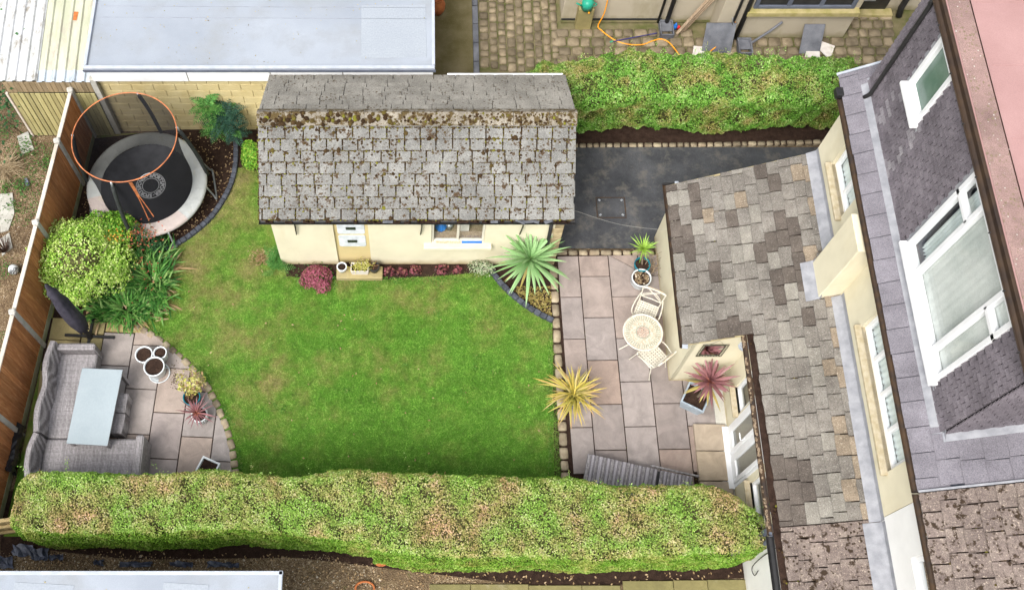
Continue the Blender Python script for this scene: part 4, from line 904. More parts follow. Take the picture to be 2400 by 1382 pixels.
# --- main wall
UA = (9.9 - 9.32, 9.9 - 8.30, 3.86, 4.86); UB = (9.9 - 6.30, 9.9 - 3.94, 3.86, 4.86)
wall('upper_wall', (HX, 9.9, 0), (0, -1, 0), 9.9 - PARTY, 5.02, [UA, UB], MAT['cream'], house, .16)
poly('north_gable', [(12, 9.896, 0), (HX + .01, 9.896, 0), (HX + .01, 9.896, 5.05), (9.6, 9.896, 6.3), (12, 9.896, 6.3)], MAT['cream'], house)
west_window('window', *UA, (.62,), (), True, HX, house, 9.9, .07, 'glass', .08, .1); w_ = west_window('window', *UB, (.60, 1.18, 1.76), ((0, .60, .62),), True, HX, house, 9.9, .075, 'glass', .08, .1)
rm = MB(); rm.box((HX + 1.2, 6.6, 3.3), (2.0, 6.4, .04)); rm.box((HX + 2.0, 6.6, 4.2), (.04, 6.4, 1.8)); rm.build('room', MAT['room'], house)
def curtain(name, label, X, y0, y1, z0, z1, mat='curtain', amp=.02, folds=9):
    n = folds * 4; V = []; F = []
    for i in range(n + 1):
        y = y0 + (y1 - y0) * i / n; d = amp * math.sin(i * math.pi / 2) + random.uniform(-.004, .004)
        V += [(X + d, y, z0), (X + d * .6, y, z1)]
    for i in range(n): F.append((2 * i, 2 * i + 2, 2 * i + 3, 2 * i + 1))
    o = obj(name, me_new(name, V, F, MAT[mat], True)); return tag(o, label, 'curtain')
curtain('curtain', 'pale net curtain inside the wide first-floor window above lean-to roof', HX + .16, 6.25, 4.0, 3.9, 4.84, folds=22, amp=.012)
curtain('curtain', 'pale net curtain inside the narrow first-floor window by the gable corner', HX + .16, 9.27, 8.35, 3.9, 4.84, folds=9, amp=.012)
curtain('pale_backing', 'grey-green sheet added as blind filling the big dormer window', FX_ + .055, 6.43, 4.85, 5.56, 7.6, 'backing', .004, 12)  # pale sheet added behind the glass so the dormer panes look bright
box('pilaster', ((6.74 + HX) / 2 + .02, 7.44, 4.0), (HX - 6.74 + .04, .66, 1.94), MAT['cream'], house, 0, .012)
# --- main roof: slates, party line at PARTY, dormer standing on it
RX0, RZ0, RT = 6.90, 5.10, .577
def rz(x): return RZ0 + (x - RX0) * RT
RV = [(RX0, 10.26, rz(RX0) - .03), (RX0, PARTY, rz(RX0) - .03), (11.5, PARTY, rz(11.5) - .03), (11.5, 10.26, rz(11.5) - .03)]
mr = obj('main_roof', me_new('main_roof', RV, [(0, 1, 2, 3)], MAT['felt_edge']), house)
poly('soffit', [(RX0, 10.2, 5.03), (RX0, PARTY, 5.03), (HX + .02, PARTY, 5.03), (HX + .02, 10.2, 5.03)], MAT['brown_fascia'], house)
rs = Vector((1, 0, RT)); er2 = .30
rows = [(0, 0, 10.26 - PARTY), (1, 0, .30), (1, 6.05, 10.26 - PARTY)] + [(k, 6.05, 10.26 - PARTY) for k in range(2, 12)]
roof_tiles(mr, (RX0 - .02, 10.26, RZ0), u_, rs, rows, er2, .37, MAT['slate'], th=.012, ragged=.002, vary=.04, name='slate', wob=.004)
vb = MB(); vb.bar((RX0 - .04, 10.28, rz(RX0) + .01), (9, 10.28, rz(9) + .01), .04, .05); vb.build('verge_trim', MAT['trim_edge'], mr)
pb = MB(); pb.bar((RX0 - .03, PARTY, rz(RX0) + .035), (11, PARTY, rz(11) + .035), .03, .05); pb.build('party_trim', MAT['lead'], mr)
xwall_gutter(house, 6.85, 9.84, PARTY, 5.07, 'rusty_black', .047)
gh = MB(); gh.box((6.84, 9.92, 5.1), (.12, .16, .12)); gh.tube([(6.82, 9.93, 5.05), (6.9, 9.95, 4.9), (7.0, 9.97, 4.8)], .03, 8); gh.build('hopper', MAT['black'], house)
# --- dormer
FX, DY0, DY1, DZ0, DZ1 = 7.27, 4.12, 10.0, 5.28, 7.72
dorm = wall('dormer', (FX, DY1, 0), (0, -1, 0), DY1 - DY0, DZ1, [(DY1 - 9.14, DY1 - 8.42, 6.50, 7.66), (DY1 - 6.98, DY1 - 4.80, 5.52, 7.66)], MAT['hung_tile'], house, .12, z0=DZ0)
poly('dormer_cheek', [(FX, DY0, DZ0), (FX + 4.2, DY0, DZ0 + 4.2 * RT), (FX + 4.2, DY0, DZ1), (FX, DY0, DZ1)], MAT['hung_tile'], house)
poly('dormer_cheek', [(FX, DY1, DZ1), (FX + 4.2, DY1, DZ1), (FX + 4.2, DY1, DZ0 + 4.2 * RT), (FX, DY1, DZ0)], MAT['hung_tile'], house)
W1 = (9.14, 8.42, 6.50, 7.66); W2 = (6.98, 4.80, 5.52, 7.66)
def hung(parent, O, a, upv, rows_, e, tw, limit, skip, nm='hung_tile'):
    o, a = Vector(O), Vector(a); n = a.cross(Vector((0, 0, 1))); objs = []; mb = MB(); cand = []
    for k, u0, u1 in rows_:
        u = u0 - (tw / 2 if k % 2 else 0)
        while u < u1 - .01:
            x0, x1 = max(u, u0), min(u + tw, u1); u += tw
            if x1 - x0 < .03 or skip((x0 + x1) / 2, k * e + e / 2): continue
            cand.append((k, x0, x1))
    me = {}
    for k, x0, x1 in cand:
        p = o + a * ((x0 + x1) / 2) + Vector((0, 0, k * e + random.uniform(-.003, .003))) + n * .004
        wq = x1 - x0 - random.choice((.005, .012, .016)); key = round(wq, 2)
        pale = nm == 'hung_tile' and a.y < -.5 and O[2] + k * e < 6.5 and (abs(DY1 - (x0 + x1) / 2 - 9.17) < .09 or abs(DY1 - (x0 + x1) / 2 - 8.38) < .13) and random.random() < .55; key = (key, pale)
        if key not in me:
            L, th = e * 1.15, .013
            V = [(-.5, 0, .022), (.5, 0, .022), (.5, L, 0), (-.5, L, 0), (-.5, 0, .022 + th), (.5, 0, .022 + th), (.5, L, th), (-.5, L, th)]
            me[key] = me_new('hung_tile', V, [(4, 5, 6, 7), (0, 1, 5, 4), (1, 2, 6, 5), (3, 0, 4, 7), (2, 3, 7, 6)], MAT['hung_pale' if pale else 'hung_tile'])
        up = Vector((0, 0, 1)); Mx = Matrix(((a.x * wq, up.x, n.x, p.x), (a.y * wq, up.y, n.y, p.y), (a.z * wq, up.z, n.z, p.z), (0, 0, 0, 1)))
        if len(objs) < limit: objs.append(obj(nm, me[key], parent, M=Mx))
        else: mb.add([Mx @ v.co for v in me[key].vertices], [tuple(f.vertices) for f in me[key].polygons])
    if mb.V: stuff(mb.build('hung_tile_field', MAT['hung_tile'], parent))
    return objs
def skipw(s, z):
    y = DY1 - s; z += DZ0 + .02
    return any(w[1] - .06 < y < w[0] + .06 and w[2] - .08 < z for w in (W1, W2)) or z > DZ1 + .02
et = .105
hung(dorm, (FX, DY1, DZ0 + .04), (0, -1, 0), None, [(k, 0, DY1 - DY0) for k in range(22)], et, .165, 300, skipw)
ck = [c for c in house.children if c.name.startswith('dormer_cheek')][0]
hung(ck, (FX, DY0, DZ0 + .02), (1, 0, 0), None, [(k, max(0, (k * et - .02) / RT * .0), 4.0) for k in range(23)], et, .165, 0, lambda s, z: z < s * RT - .06)
for (ya, yb, za, zb), spl, bars in ((W1, (), ()), (W2, (.52, 1.72), ((0, .52, 1.62), (1.72, 2.18, 1.62)))):
    w = window_frame((FX - .005, ya, za), (0, -1, 0), ya - yb, zb - za, .085, spl, bars, .1).build('dormer_window', MAT['upvc'], house)
    pane = MAT['frosted'] if za > 6 else MAT['glass']
    obj('pane', me_new('pane', [(FX + .02, ya - .04, za + .04), (FX + .02, yb + .04, za + .04), (FX + .02, yb + .04, zb - .04), (FX + .02, ya - .04, zb - .04)], [(0, 1, 2, 3)], pane), w)
    box('sill', (FX - .06, (ya + yb) / 2, za - .03), (.16, ya - yb + .08, .06), MAT['upvc'], w, 0, .008)
    fl = MB()
    fl.box((FX - .018, ya + .05, (za + zb) / 2), (.02, .07, zb - za + .05)); fl.box((FX - .02, (ya + yb) / 2, za - .1), (.03, ya - yb + .16, .09)); fl.build('lead_trim', MAT['lead'], w)
rm = MB(); rm.box((FX + 1.4, 6, 5.2), (2.4, 3.7, .04)); rm.box((FX + 2.5, 6, 6.4), (.04, 3.7, 2.4)); rm.box((FX + 1.3, 7.75, 6.4), (2.4, .04, 2.4)); rm.build('attic_room', MAT['room'], house)
curtain('curtain', 'gathered pale curtain behind the left light of the dormer window', FX + .15, 6.9, 6.5, 5.6, 7.6, folds=7, amp=.03)
# lead apron at the foot of the dormer
ap = MB()
ap.add([(FX - .13, DY1 + .05, rz(FX - .13) + .035), (FX - .13, DY0 - .14, rz(FX - .13) + .035), (FX, DY0 - .14, rz(FX) + .045), (FX, DY1 + .05, rz(FX) + .045), (FX - .002, DY0, DZ0 + .16), (FX - .002, DY1, DZ0 + .16)], [(0, 1, 2, 3), (3, 2, 4, 5)])
ap.add([(FX - .02, DY0 - .14, rz(FX) + .042), (11, DY0 - .14, rz(11) + .042), (11, DY0 - .012, rz(11) + .05), (FX - .02, DY0 - .012, rz(FX) + .05), (11, DY0 - .01, rz(11) + .13), (FX, DY0 - .01, rz(FX) + .13)], [(0, 1, 2, 3), (3, 2, 4, 5)])
ap.build('apron_flashing', MAT['lead'], house)
# dormer roof: fascia, gutter, felt
fr = box('dormer_roof', (FX + 2.45, (DY0 + 10.35) / 2 - .0, DZ1 + .06), (4.9, 10.35 - DY0 + .35, .12), MAT['redfelt'], house, 0, .01)
for y in (5.15, 6.3, 7.35, 8.5, 9.55): box('felt_lap', (FX + 2.6, y, DZ1 + .122), (4.4, .02, .008), MAT['redfelt'], fr, R(.4), .002)
box('edge_strip', (FX + .16, (DY0 + 10.2) / 2, DZ1 + .125), (.30, 10.2 - DY0 + .5, .016), MAT['edgefelt'], fr, 0, .004)
box('edge_line', (FX + .325, (DY0 + 10.2) / 2, DZ1 + .122), (.012, 10.2 - DY0 + .5, .016), MAT['soil'], fr, 0, .002)
box('fascia', (FX - .02, (DY0 + 10.2) / 2, DZ1 - .0), (.05, 10.2 - DY0 + .4, .2), MAT['brown_fascia'], fr, 0, .006)
xwall_gutter(fr, FX - .085, 10.2, DY0 - .1, DZ1 + .05, 'brown_fascia', .058)
for y in np.linspace(4.4, 10, 8): box('gutter_clip', (FX - .14, float(y), DZ1 + .04), (.03, .02, .03), MAT['black'], fr)
dp = MB(); dp.tube([(FX - .085, 9.72, DZ1), (FX - .06, 9.72, DZ1 - .2), (FX - .055, 9.72, 5.36), (FX - .12, 9.72, 5.27)], .036, 10); dp.build('dormer_downpipe', MAT['black'], house, True)
N = 55; P = np.stack([FX + .02 + np.abs(rng.normal(0, .13, N)), rng.uniform(DY0, 10.2, N), np.full(N, DZ1 + .132)], 1)
lumps('lichen', P, np.tile([0, 0, 1.], (N, 1)), rng.uniform(.006, .017, N), simple('lichen', (.46, .44, .40), (.36, .34, .29), 30, .95), fr, .2)
# --- adjoining house
wall('white_wall', (HX, PARTY - .01, 0), (0, -1, 0), 3.4, 5.02, [(.72, 1.6, 4.1, 4.9)], MAT['white_wall'], nb, .14)
west_window('window', .72, 1.6, 4.1, 4.9, (), (), False, HX, nb, PARTY - .01, .07, 'glass', .08, .1)
rm = MB(); rm.box((HX + .5, 2.2, 4.4), (.04, 1.4, 1.4)); rm.build('room', MAT['curtain'], nb)
wall('white_low_wall', (DX - .0, PARTY - .12, 0), (0, -1, 0), 3.0, 2.5, [(.75, 1.9, 1.2, 2.2)], MAT['white_wall'], nb, .14)
west_window('window', .75, 1.9, 1.2, 2.2, (.55,), (), False, DX, nb, PARTY - .12, .07)
V = [(5.66, PARTY, ext_z(5.66) - .03), (5.66, 0, ext_z(5.66) - .03), (HX, 0, ext_z(HX) - .03), (HX, PARTY, ext_z(HX) - .03)]
nr = obj('low_roof', me_new('low_roof', V, [(0, 1, 2, 3)], MAT['soil']), nb)
k0 = int((5.58 - 4.66) * sl / e_) + 1
roof_tiles(nr, (4.66, PARTY, 2.06), u_, s_, [(k, 0, 3.3) for k in range(k0, nrow)], e_, .36, MAT['nb_tile'], th=.025, ragged=.008, vary=.15, wob=.015, gap=.016)
flash(nr, HX - .25, HX - .008, PARTY - .06, .8, .062)
RV = [(RX0, PARTY, rz(RX0) - .03), (RX0, 0, rz(RX0) - .03), (11.5, 0, rz(11.5) - .03), (11.5, PARTY, rz(11.5) - .03)]
nmr = obj('main_roof', me_new('main_roof', RV, [(0, 1, 2, 3)], MAT['soil']), nb)
roof_tiles(nmr, (RX0 - .02, PARTY - .02, RZ0), u_, rs, [(k, 0, 3.3) for k in range(14)], .235, .36, MAT['nb_tile'], th=.022, ragged=.008, vary=.12, gap=.016)
def roof_moss(parent, o, a, s, U, S, n, r0, r1, nrm):
    a, s, nrm = [np.array(Vector(v).normalized()) for v in (a, s, nrm)]
    c = np.stack([rng.uniform(0, U, n // 6), rng.uniform(0, S, n // 6)], 1); j = rng.integers(0, len(c), n); q = c[j] + rng.normal(0, .07, (n, 2)); q[:, 0] = np.clip(q[:, 0], 0, U); q[:, 1] = np.clip(q[:, 1], 0, S)
    P = np.array(o) + q[:, :1] * a + q[:, 1:] * s + nrm * .03; lumps('moss', P, np.tile(nrm, (n, 1)), rng.uniform(r0, r1, n), MAT['moss'], parent, .35)
roof_moss(nmr, (RX0, PARTY - .05, RZ0), u_, rs, 1.8, 3.2, 420, .012, .045, Vector((-.5, 0, .866)))
roof_moss(shed_roof, (SX0 + .02, SYF, SZE), (1, 0, 0), sf, SX1 - SX0 - .04, sf.length - .2, 620, .008, .032, nn); roof_moss(shed_roof, tuple(Vector((SX0 + .02, SYF, SZE)) + sf * .55), (1, 0, 0), sf, 2.6, sf.length * .36, 260, .01, .036, nn)
roof_moss(nr, (5.7, PARTY - .1, ext_z(5.7)), u_, s_, 1.3, 1.4, 70, .01, .035, Vector((-.45, 0, .89)))
roof_moss(er, (4.75, 9.8, ext_z(4.75)), u_, s_, 3.0, 2.4, 130, .006, .022, Vector((-.45, 0, .89))); roof_moss(er, (5.7, 6.6, ext_z(5.7)), u_, s_, 3.1, 1.4, 110, .006, .024, Vector((-.45, 0, .89)))
LM = simple('pale_lichen', (.55, .52, .44), (.42, .38, .30), 30, .95); N = 160; q = np.stack([np.abs(rng.normal(0, .5, N)), np.abs(rng.normal(0, .35, N))], 1); sn = np.array(s_.normalized()); nv_ = np.array(Vector((-.451, 0, .893)))
P = np.array([4.72, 9.85, ext_z(4.72)]) + q[:, :1] * np.array([0, -1, 0]) + q[:, 1:] * sn + nv_ * .034; lumps('lichen', P, np.tile(nv_, (N, 1)), rng.uniform(.006, .020, N), LM, er, .15)
xwall_gutter(nb, 6.85, PARTY - .02, .3, 5.07, 'rusty_black', .047); xwall_gutter(nb, 5.60, PARTY - .12, .3, 2.51, 'black', .065)
dpm = MB(); dpm.tube([(5.62, PARTY - .08, 2.5), (5.80, PARTY - .06, 2.2), (5.82, PARTY - .06, .0)], .04, 8); dpm.box((5.80, PARTY + .10, 1.5), (.05, .1, 2.0)); dpm.build('downpipe', MAT['felt_edge'], nb)
cb = MB(); cb.tube(smooth_line([(5.855, PARTY - .2, 2.0), (5.85, PARTY - .22, 1.2), (5.80, PARTY - .32, .75), (5.84, PARTY - .45, .7), (5.85, PARTY - .4, .9)], 5), .008, 5); cb.build('cable', MAT['black'], nb)
# ---------------------------------------------------------------- neighbour's rendered house across the yard
fh = thing('rendered_house', 'stained stone-coloured rendered house wall across the cobbled yard', 'house', (6.4, 15.3, 0))
box('wall', (5.0, 17.4, 2.2), (3.6, 4.0, 4.4), MAT['nb_render'], fh, 0, .01); box('plinth_slot', (4.35, 15.395, .07), (2.3, .02, .1), MAT['darkpot'], fh); box('footing', (5.0, 15.375, .03), (3.6, .05, .06), MAT['sett_joint'], fh)
bay = box('bay_wall', (8.1, 17.0, 2.2), (3.0, 4.1, 4.4), MAT['nb_render'], fh, 0, .01)
box('door_wall', (11.9, 17.72, 2.2), (4.8, 4.0, 4.4), MAT['nb_render'], fh, 0, .01)
box('window_sill', (8.35, 14.90, .98), (2.45, .2, .14), MAT['sill_moss'], fh, 0, .012)
ww = window_frame((7.25, 14.93, 1.06), (1, 0, 0), 2.2, 1.2, .09, (.75, 1.45), (), .06).build('window', MAT['felt_edge'], fh)
obj('pane', me_new('pane', [(7.3, 14.94, 1.1), (9.4, 14.94, 1.1), (9.4, 14.94, 2.2), (7.3, 14.94, 2.2)], [(0, 1, 2, 3)], MAT['darkpot']), ww)
dd = MB(); dd.box((10.18, 15.70, 1.0), (.95, .05, 2.0)); do = dd.build('door', MAT['black'], fh)
box('letter_plate', (10.1, 15.665, .42), (.42, .02, .05), MAT['galv'], do); box('door_step', (10.2, 15.6, .05), (1.2, .2, .1), MAT['sill_moss'], fh)
for x0, r_ in ((5.60, .05), (5.40, .03)):
    b = MB(); b.tube([(x0 + .02, 15.32, 4.0), (x0, 15.30, .1)], r_, 8); b.build('downpipe', MAT['black'], fh, True)
for x0, r_ in ((7.12, .055), (6.92, .032)):
    b = MB(); b.tube([(x0, 14.88, 4.0), (x0, 14.87, .1)], r_, 8); b.build('downpipe', MAT['black'], fh, True)
b = MB(); b.tube([(10.95, 15.62, 3), (10.95, 15.60, .25), (10.95, 15.50, .05)], .07, 10); b.tube([(10.95, 15.61, .62), (10.95, 15.605, .70)], .09, 10); b.build('soil_pipe', MAT['black'], fh, True)
for x0, y0 in ((5.58, 15.12), (7.30, 14.62)):
    b = MB()
    for dx, dy, w, d in ((-.14, 0, .03, .42), (.14, 0, .03, .42), (0, -.2, .3, .03), (0, .2, .3, .03)): b.box((x0 + dx, y0 + dy, .08), (w, d, .16))
    b.box((x0, y0 + .06, .1), (.26, .26, .03)); b.build('gully_surround', MAT['slate_sheet'], fh)
b = MB(); b.tube([(8.02, 14.90, .62), (7.8, 14.82, .40), (7.45, 14.7, .14)], .03, 8); b.build('waste_pipe', MAT['slate_sheet'], fh, True)
# ---------------------------------------------------------------- flat roof at the lower left corner
fr2 = thing('flat_roof_outbuilding', 'outbuilding with pale grey flat felt roof at the lower left corner', 'shed', (-5.5, 1.5, 0))
rr = box('roof', (-7.1, .2, 2.36), (9.76, 4.96, .1), MAT['greyfelt'], fr2, 0, .01); box('wall', (-7.2, .1, 1.1), (9.5, 4.7, 2.3), MAT['concrete'], fr2)
b = MB(); b.box((-7.1, 2.665, 2.40), (9.8, .06, .09)); b.box((-2.235, .2, 2.40), (.06, 5.0, .09)); b.build('roof_trim', MAT['trim_edge'], fr2)
for x0, w in ((-6.0, .95), (-3.75, .72)): box('felt_patch', (x0, 2.05, 2.413), (w, .9, .006), MAT['greyfelt_light'], rr, R(-3), .002)
# ---------------------------------------------------------------- path below the hedge
sp = struct(thing('garden_path', 'mossy green-brown paving slabs along the bottom of the hedge', 'path', (4.5, 2.7, 0)))
for x0, x1, y0, y1 in ((3.65, 4.56, 2.9, 2.0), (4.57, 5.18, 2.91, 2.0), (5.19, 5.9, 2.92, 2.0), (1.95, 2.9, 2.82, 2.2), (2.91, 3.6, 2.82, 2.2), (.9, 1.94, 2.84, 2.2), (.15, .89, 2.84, 2.2)):
    slab_at(sp, [(x0, y0), (x1, y0), (x1, y1), (x0, y1)], MAT['slab_green'], .03)
# ================================================================ vegetation
LEAF_F = np.array([(0, 1, 2), (0, 2, 3)])
def unit(v): return v / np.maximum(1e-9, np.linalg.norm(v, axis=1, keepdims=True))
def leaves(name, P, N, size, mat, parent=None, asp=.5, tilt=.6, rnd=None, kind=True, fold=.12):
    """one small two-faced leaf per point, lying roughly across normal N"""
    n = len(P); N = unit(N + rng.normal(0, tilt, (n, 3))); t = unit(np.cross(N, rng.normal(0, 1, (n, 3)))); b = np.cross(N, t); s = np.broadcast_to(np.asarray(size, float), (n,))[:, None]
    V = np.stack([P - t * s * .5, P + b * s * asp * .5 + N * s * fold, P + t * s * .5, P - b * s * asp * .5 + N * s * fold], 1)
    return tri_mesh(name, V, LEAF_F, mat, parent, rng.random(n) if rnd is None else rnd, kind=kind)
def hedge(name, label, prof, N, size, mat, seed, core_in=.2, sprigs=0, lump=.06, parentcat='hedge', sidemat=None):
    """prof(x) -> (y_south, y_north, z_top); a clipped hedge with rounded shoulders"""
    xs = np.linspace(prof.x0, prof.x1, 60); sec = 14
    root = thing(name, label, parentcat, ((prof.x0 + prof.x1) / 2, prof((prof.x0 + prof.x1) / 2)[0], 0))
    def surf(x, w):
        """w in 0..1 runs up the south face, over the top, down the north face"""
        ys, yn, zt = prof(x); end = np.minimum(np.minimum((x - prof.x0) / .35, (prof.x1 - x) / prof.te), 1); end = np.sqrt(np.clip(1 - (1 - end) ** 2, 0.02, 1))
        yc, hw = (ys + yn) / 2, (yn - ys) / 2 * (.22 + .78 * end); zt = zt * (.82 + .18 * end)
        a = (w * 2 - 1) * 1.0; k = 4.2
        # superellipse over the upper part, straight sides below
        perim = zt * 2 + hw * 2; d = w * perim
        y = np.where(d < zt, yc - hw, np.where(d > perim - zt, yc + hw, yc - hw + (d - zt))); z = np.where(d < zt, d, np.where(d > perim - zt, perim - d, zt))
        nx = np.zeros_like(x); ny = np.where(d < zt, -1., np.where(d > perim - zt, 1., 0.)); nz = np.where((d >= zt) & (d <= perim - zt), 1., 0.12)
        r = .16   # round the shoulders
        ey = np.abs(y - yc) - (hw - r); ez = z - (zt - r); m = (ey > 0) & (ez > 0); q = np.sqrt(ey ** 2 + ez ** 2) + 1e-6
        sc = np.where(m & (q > r), r / q, 1); y = np.where(m, yc + np.sign(y - yc) * (hw - r + ey * sc), y); z = np.where(m, zt - r + ez * sc, z)
        ny = np.where(m, np.sign(y - yc) * ey / q, ny); nz = np.where(m, ez / q, nz)
        # undercut at the foot
        y = np.where(z < .35, yc + (y - yc) * (.72 + .8 * z), y)
        return np.stack([x, y, z], 1), np.stack([nx, ny, nz], 1)
    V = []; F = []
    for i, x in enumerate(xs):
        p, n = surf(np.full(sec, x), np.linspace(0, 1, sec)); p = p - n * core_in; V += [tuple(v) for v in p]
    for i in range(len(xs) - 1):
        for j in range(sec - 1): F.append((i * sec + j, (i + 1) * sec + j, (i + 1) * sec + j + 1, i * sec + j + 1))
    F += [tuple(range(sec))[::-1], tuple((len(xs) - 1) * sec + j for j in range(sec))]
    obj('branch_mass', me_new('branch_mass', V, F, MAT['hedge_core']), root)
    x = rng.uniform(prof.x0, prof.x1, N); w = rng.uniform(.02, .98, N); p, n = surf(x, w); n[:, 0] += np.where(x < prof.x0 + .3, -.8, 0) + np.where(x > prof.x1 - .3, .8, 0)
    nn = unit(n); off = bumps(p, 2.1, seed + 9) * lump * .9 + bumps(p, 5, seed) * lump + bumps(p, 14, seed + 1) * lump * .75 - rng.random(N) ** 2 * .07; p = p + nn * off[:, None]
    hid = (np.where(bumps(p, 9, seed + 5) > .55, rng.random(N) < .55, False)); p, nn = p[~hid], nn[~hid]
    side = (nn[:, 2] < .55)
    rv = np.clip(.75 * rng.random(len(p)) + .25 * (.5 + .6 * bumps(p, 9, seed + 20)), 0, 1)
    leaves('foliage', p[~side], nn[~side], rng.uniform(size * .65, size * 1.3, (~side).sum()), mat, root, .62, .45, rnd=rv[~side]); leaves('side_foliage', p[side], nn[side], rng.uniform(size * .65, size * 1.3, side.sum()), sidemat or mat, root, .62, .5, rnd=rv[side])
    if sprigs:
        P = []; Nn = []
        for i in range(sprigs):
            xx = rng.uniform(prof.x0 + .1, prof.x1 - .1); ys, yn, zt = prof(xx); yy_ = rng.uniform(ys + .25 * (yn - ys), yn + .03) if rng.random() < .35 else yn - rng.random() * .2; hgt_ = rng.uniform(.08, .3); tx, ty = rng.normal(0, .12, 2)
            for q in range(int(hgt_ * 90)):
                f = rng.random(); P.append((xx + tx * f + rng.normal(0, .018), yy_ + ty * f + rng.normal(0, .018), zt - .05 + hgt_ * f)); Nn.append((rng.normal(), rng.normal(), .6))
        leaves('sprigs', np.array(P), np.array(Nn), rng.uniform(.018, .034, len(P)), MAT['hedge_far'], root, .6, .4, rnd=rng.uniform(.45, 1, len(P)))
    # bare cut twigs showing through
    tw = MB(); m = 130
    xx = rng.uniform(prof.x0 + .1, prof.x1 - .1, m); ww = rng.uniform(.25, .75, m); pp, n_ = surf(xx, ww)
    for a, b in zip(pp, n_):
        b = unit((b + rng.normal(0, .6, 3))[None])[0]; tw.tube([a - b * .06, a + b * rng.uniform(.01, .06)], .004, 3, False)
    stuff(tw.build('cut_twigs', MAT['straw'], root)); return root
class P1:
    x0, x1, te = -7.12, 6.0, .8
    def __call__(s, x):
        x = np.asarray(x, float); t = (x + 7.45) / 13.2
        ys = 3.52 - .10 * np.sin(t * 9) * (t < .5) - .50 * np.clip((t - .32) / .25, 0, 1) + .10 * np.clip((t - .85) / .15, 0, 1); yn = 4.53 - .03 * np.sin(x * 2.1) - .30 * np.clip((t - .55) / .45, 0, 1) - .42 * np.clip((x - 4.95) / 1.0, 0, 1) ** 1.4
        return ys, yn, 1.66 + .05 * np.sin(x * 1.3 + 1)
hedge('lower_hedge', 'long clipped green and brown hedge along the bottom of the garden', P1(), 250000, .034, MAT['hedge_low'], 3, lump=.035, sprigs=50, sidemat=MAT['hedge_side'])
class P2:
    x0, x1, te = 2.25, 9.3, .35
    def __call__(s, x):
        x = np.asarray(x, float); return 12.28 + .05 * np.sin(x * 1.7), 13.42 + .08 * np.sin(x * 1.1 + 2), 1.48 + .06 * np.sin(x * 1.9)
hedge('upper_hedge', 'bushy bright green privet hedge between the drive and cobbled yard', P2(), 110000, .040, MAT['hedge_far'], 11, sprigs=120, lump=.085)

def blob_shrub(name, label, c, rad, n, size, mat, cat='shrub', parts=None, seed=1, shell=.45, core=None, trunk=True, flat=1.0, lump=.16, asp=.6, gap=.6, group=None, lobes=None):
    """leafy shrub: leaves spread through the outer part of an uneven crown"""
    c = np.array(c, float); rad = np.array(rad, float); root = thing(name, label, cat, (c[0], c[1], 0), group)
    d = unit(rng.normal(0, 1, (n, 3))); d[:, 2] = np.where(d[:, 2] < -.35, -d[:, 2], d[:, 2]); q = 1 - shell * rng.random(n) ** 1.6
    lob = 1 + lump * bumps(d, 3.2, seed) + lump * .6 * bumps(d, 8, seed + 1); P = c + d * rad * (q * lob)[:, None]
    if lobes:
        lb = np.array(lobes); j = rng.integers(0, len(lb), n); P = c + lb[j, :3] + d * rad * (lb[j, 3] * q * lob)[:, None]
    k = (bumps(P, 6.5, seed + 2) < gap + .6 * rng.random(n)) & (P[:, 2] > .03)
    P, d = P[k], d[k]; nn = unit(d / rad); nn[:, 2] += .25
    sz = rng.uniform(size * .6, size * 1.3, len(P))
    leaves('foliage', P, nn, sz, mat, root, asp, .7)
    if trunk:
        tb = MB(); h_ = max(.1, c[2])
        for i in range(5):
            a = rng.uniform(0, 6.28); r_ = rng.uniform(.3, .8); e = c + np.array([math.cos(a) * rad[0] * r_, math.sin(a) * rad[1] * r_, rad[2] * .45]); tb.tube([(c[0] + .03 * math.cos(a), c[1] + .03 * math.sin(a), 0), (c[0] * .6 + e[0] * .4, c[1] * .6 + e[1] * .4, h_ * .6), tuple(e)], [.02, .014, .006], 6)
        tb.build('stems', MAT['trunk'], root)
    if core: 
        V, F = lathe([(0, -.75), (.6, -.55), (.8, 0), (.6, .5), (.25, .68), (0, .72)], 14); obj('inner_branches', me_new('inner_branches', [c + np.array(v) * rad * core for v in V], F, MAT['hedge_core']), root)
    return root
def ribbon(o, az, el, L, w, droop, segs=6, twist=0.0, taper=.8):
    """long channelled leaf from o; returns verts, faces, len values"""
    V = []; lv = []; p = np.array(o, float); st = L / segs; e = el; side = np.array([-math.sin(az), math.cos(az), 0])
    for i in range(segs + 1):
        t = i / segs; d = np.array([math.cos(az) * math.cos(e), math.sin(az) * math.cos(e), math.sin(e)]); up = np.cross(d, side) * -1
        ww = w * (.55 + .9 * t if t < .4 else .91 * (1 - ((t - .4) / .6) ** 1.7) + .02) * .5
        sd = side * math.cos(twist * t) + up * math.sin(twist * t)
        V += [p + sd * ww + up * ww * .35, p, p - sd * ww + up * ww * .35]; lv += [t] * 3; p = p + d * st; e -= droop / segs
    F = []
    for i in range(segs):
        for j in (0, 1): F.append((i * 3 + j, i * 3 + j + 1, i * 3 + j + 4, i * 3 + j + 3))
    return V, F, lv
def blade_obj(parent, mat, *a, name='leaf', **k):
    V, F, lv = ribbon(*a, **k); m = me_new(name, V, F, mat, True); at_ = m.attributes.new('len', 'FLOAT', 'POINT'); at_.data.foreach_set('value', np.array(lv, np.float32)); return obj(name, m, parent)
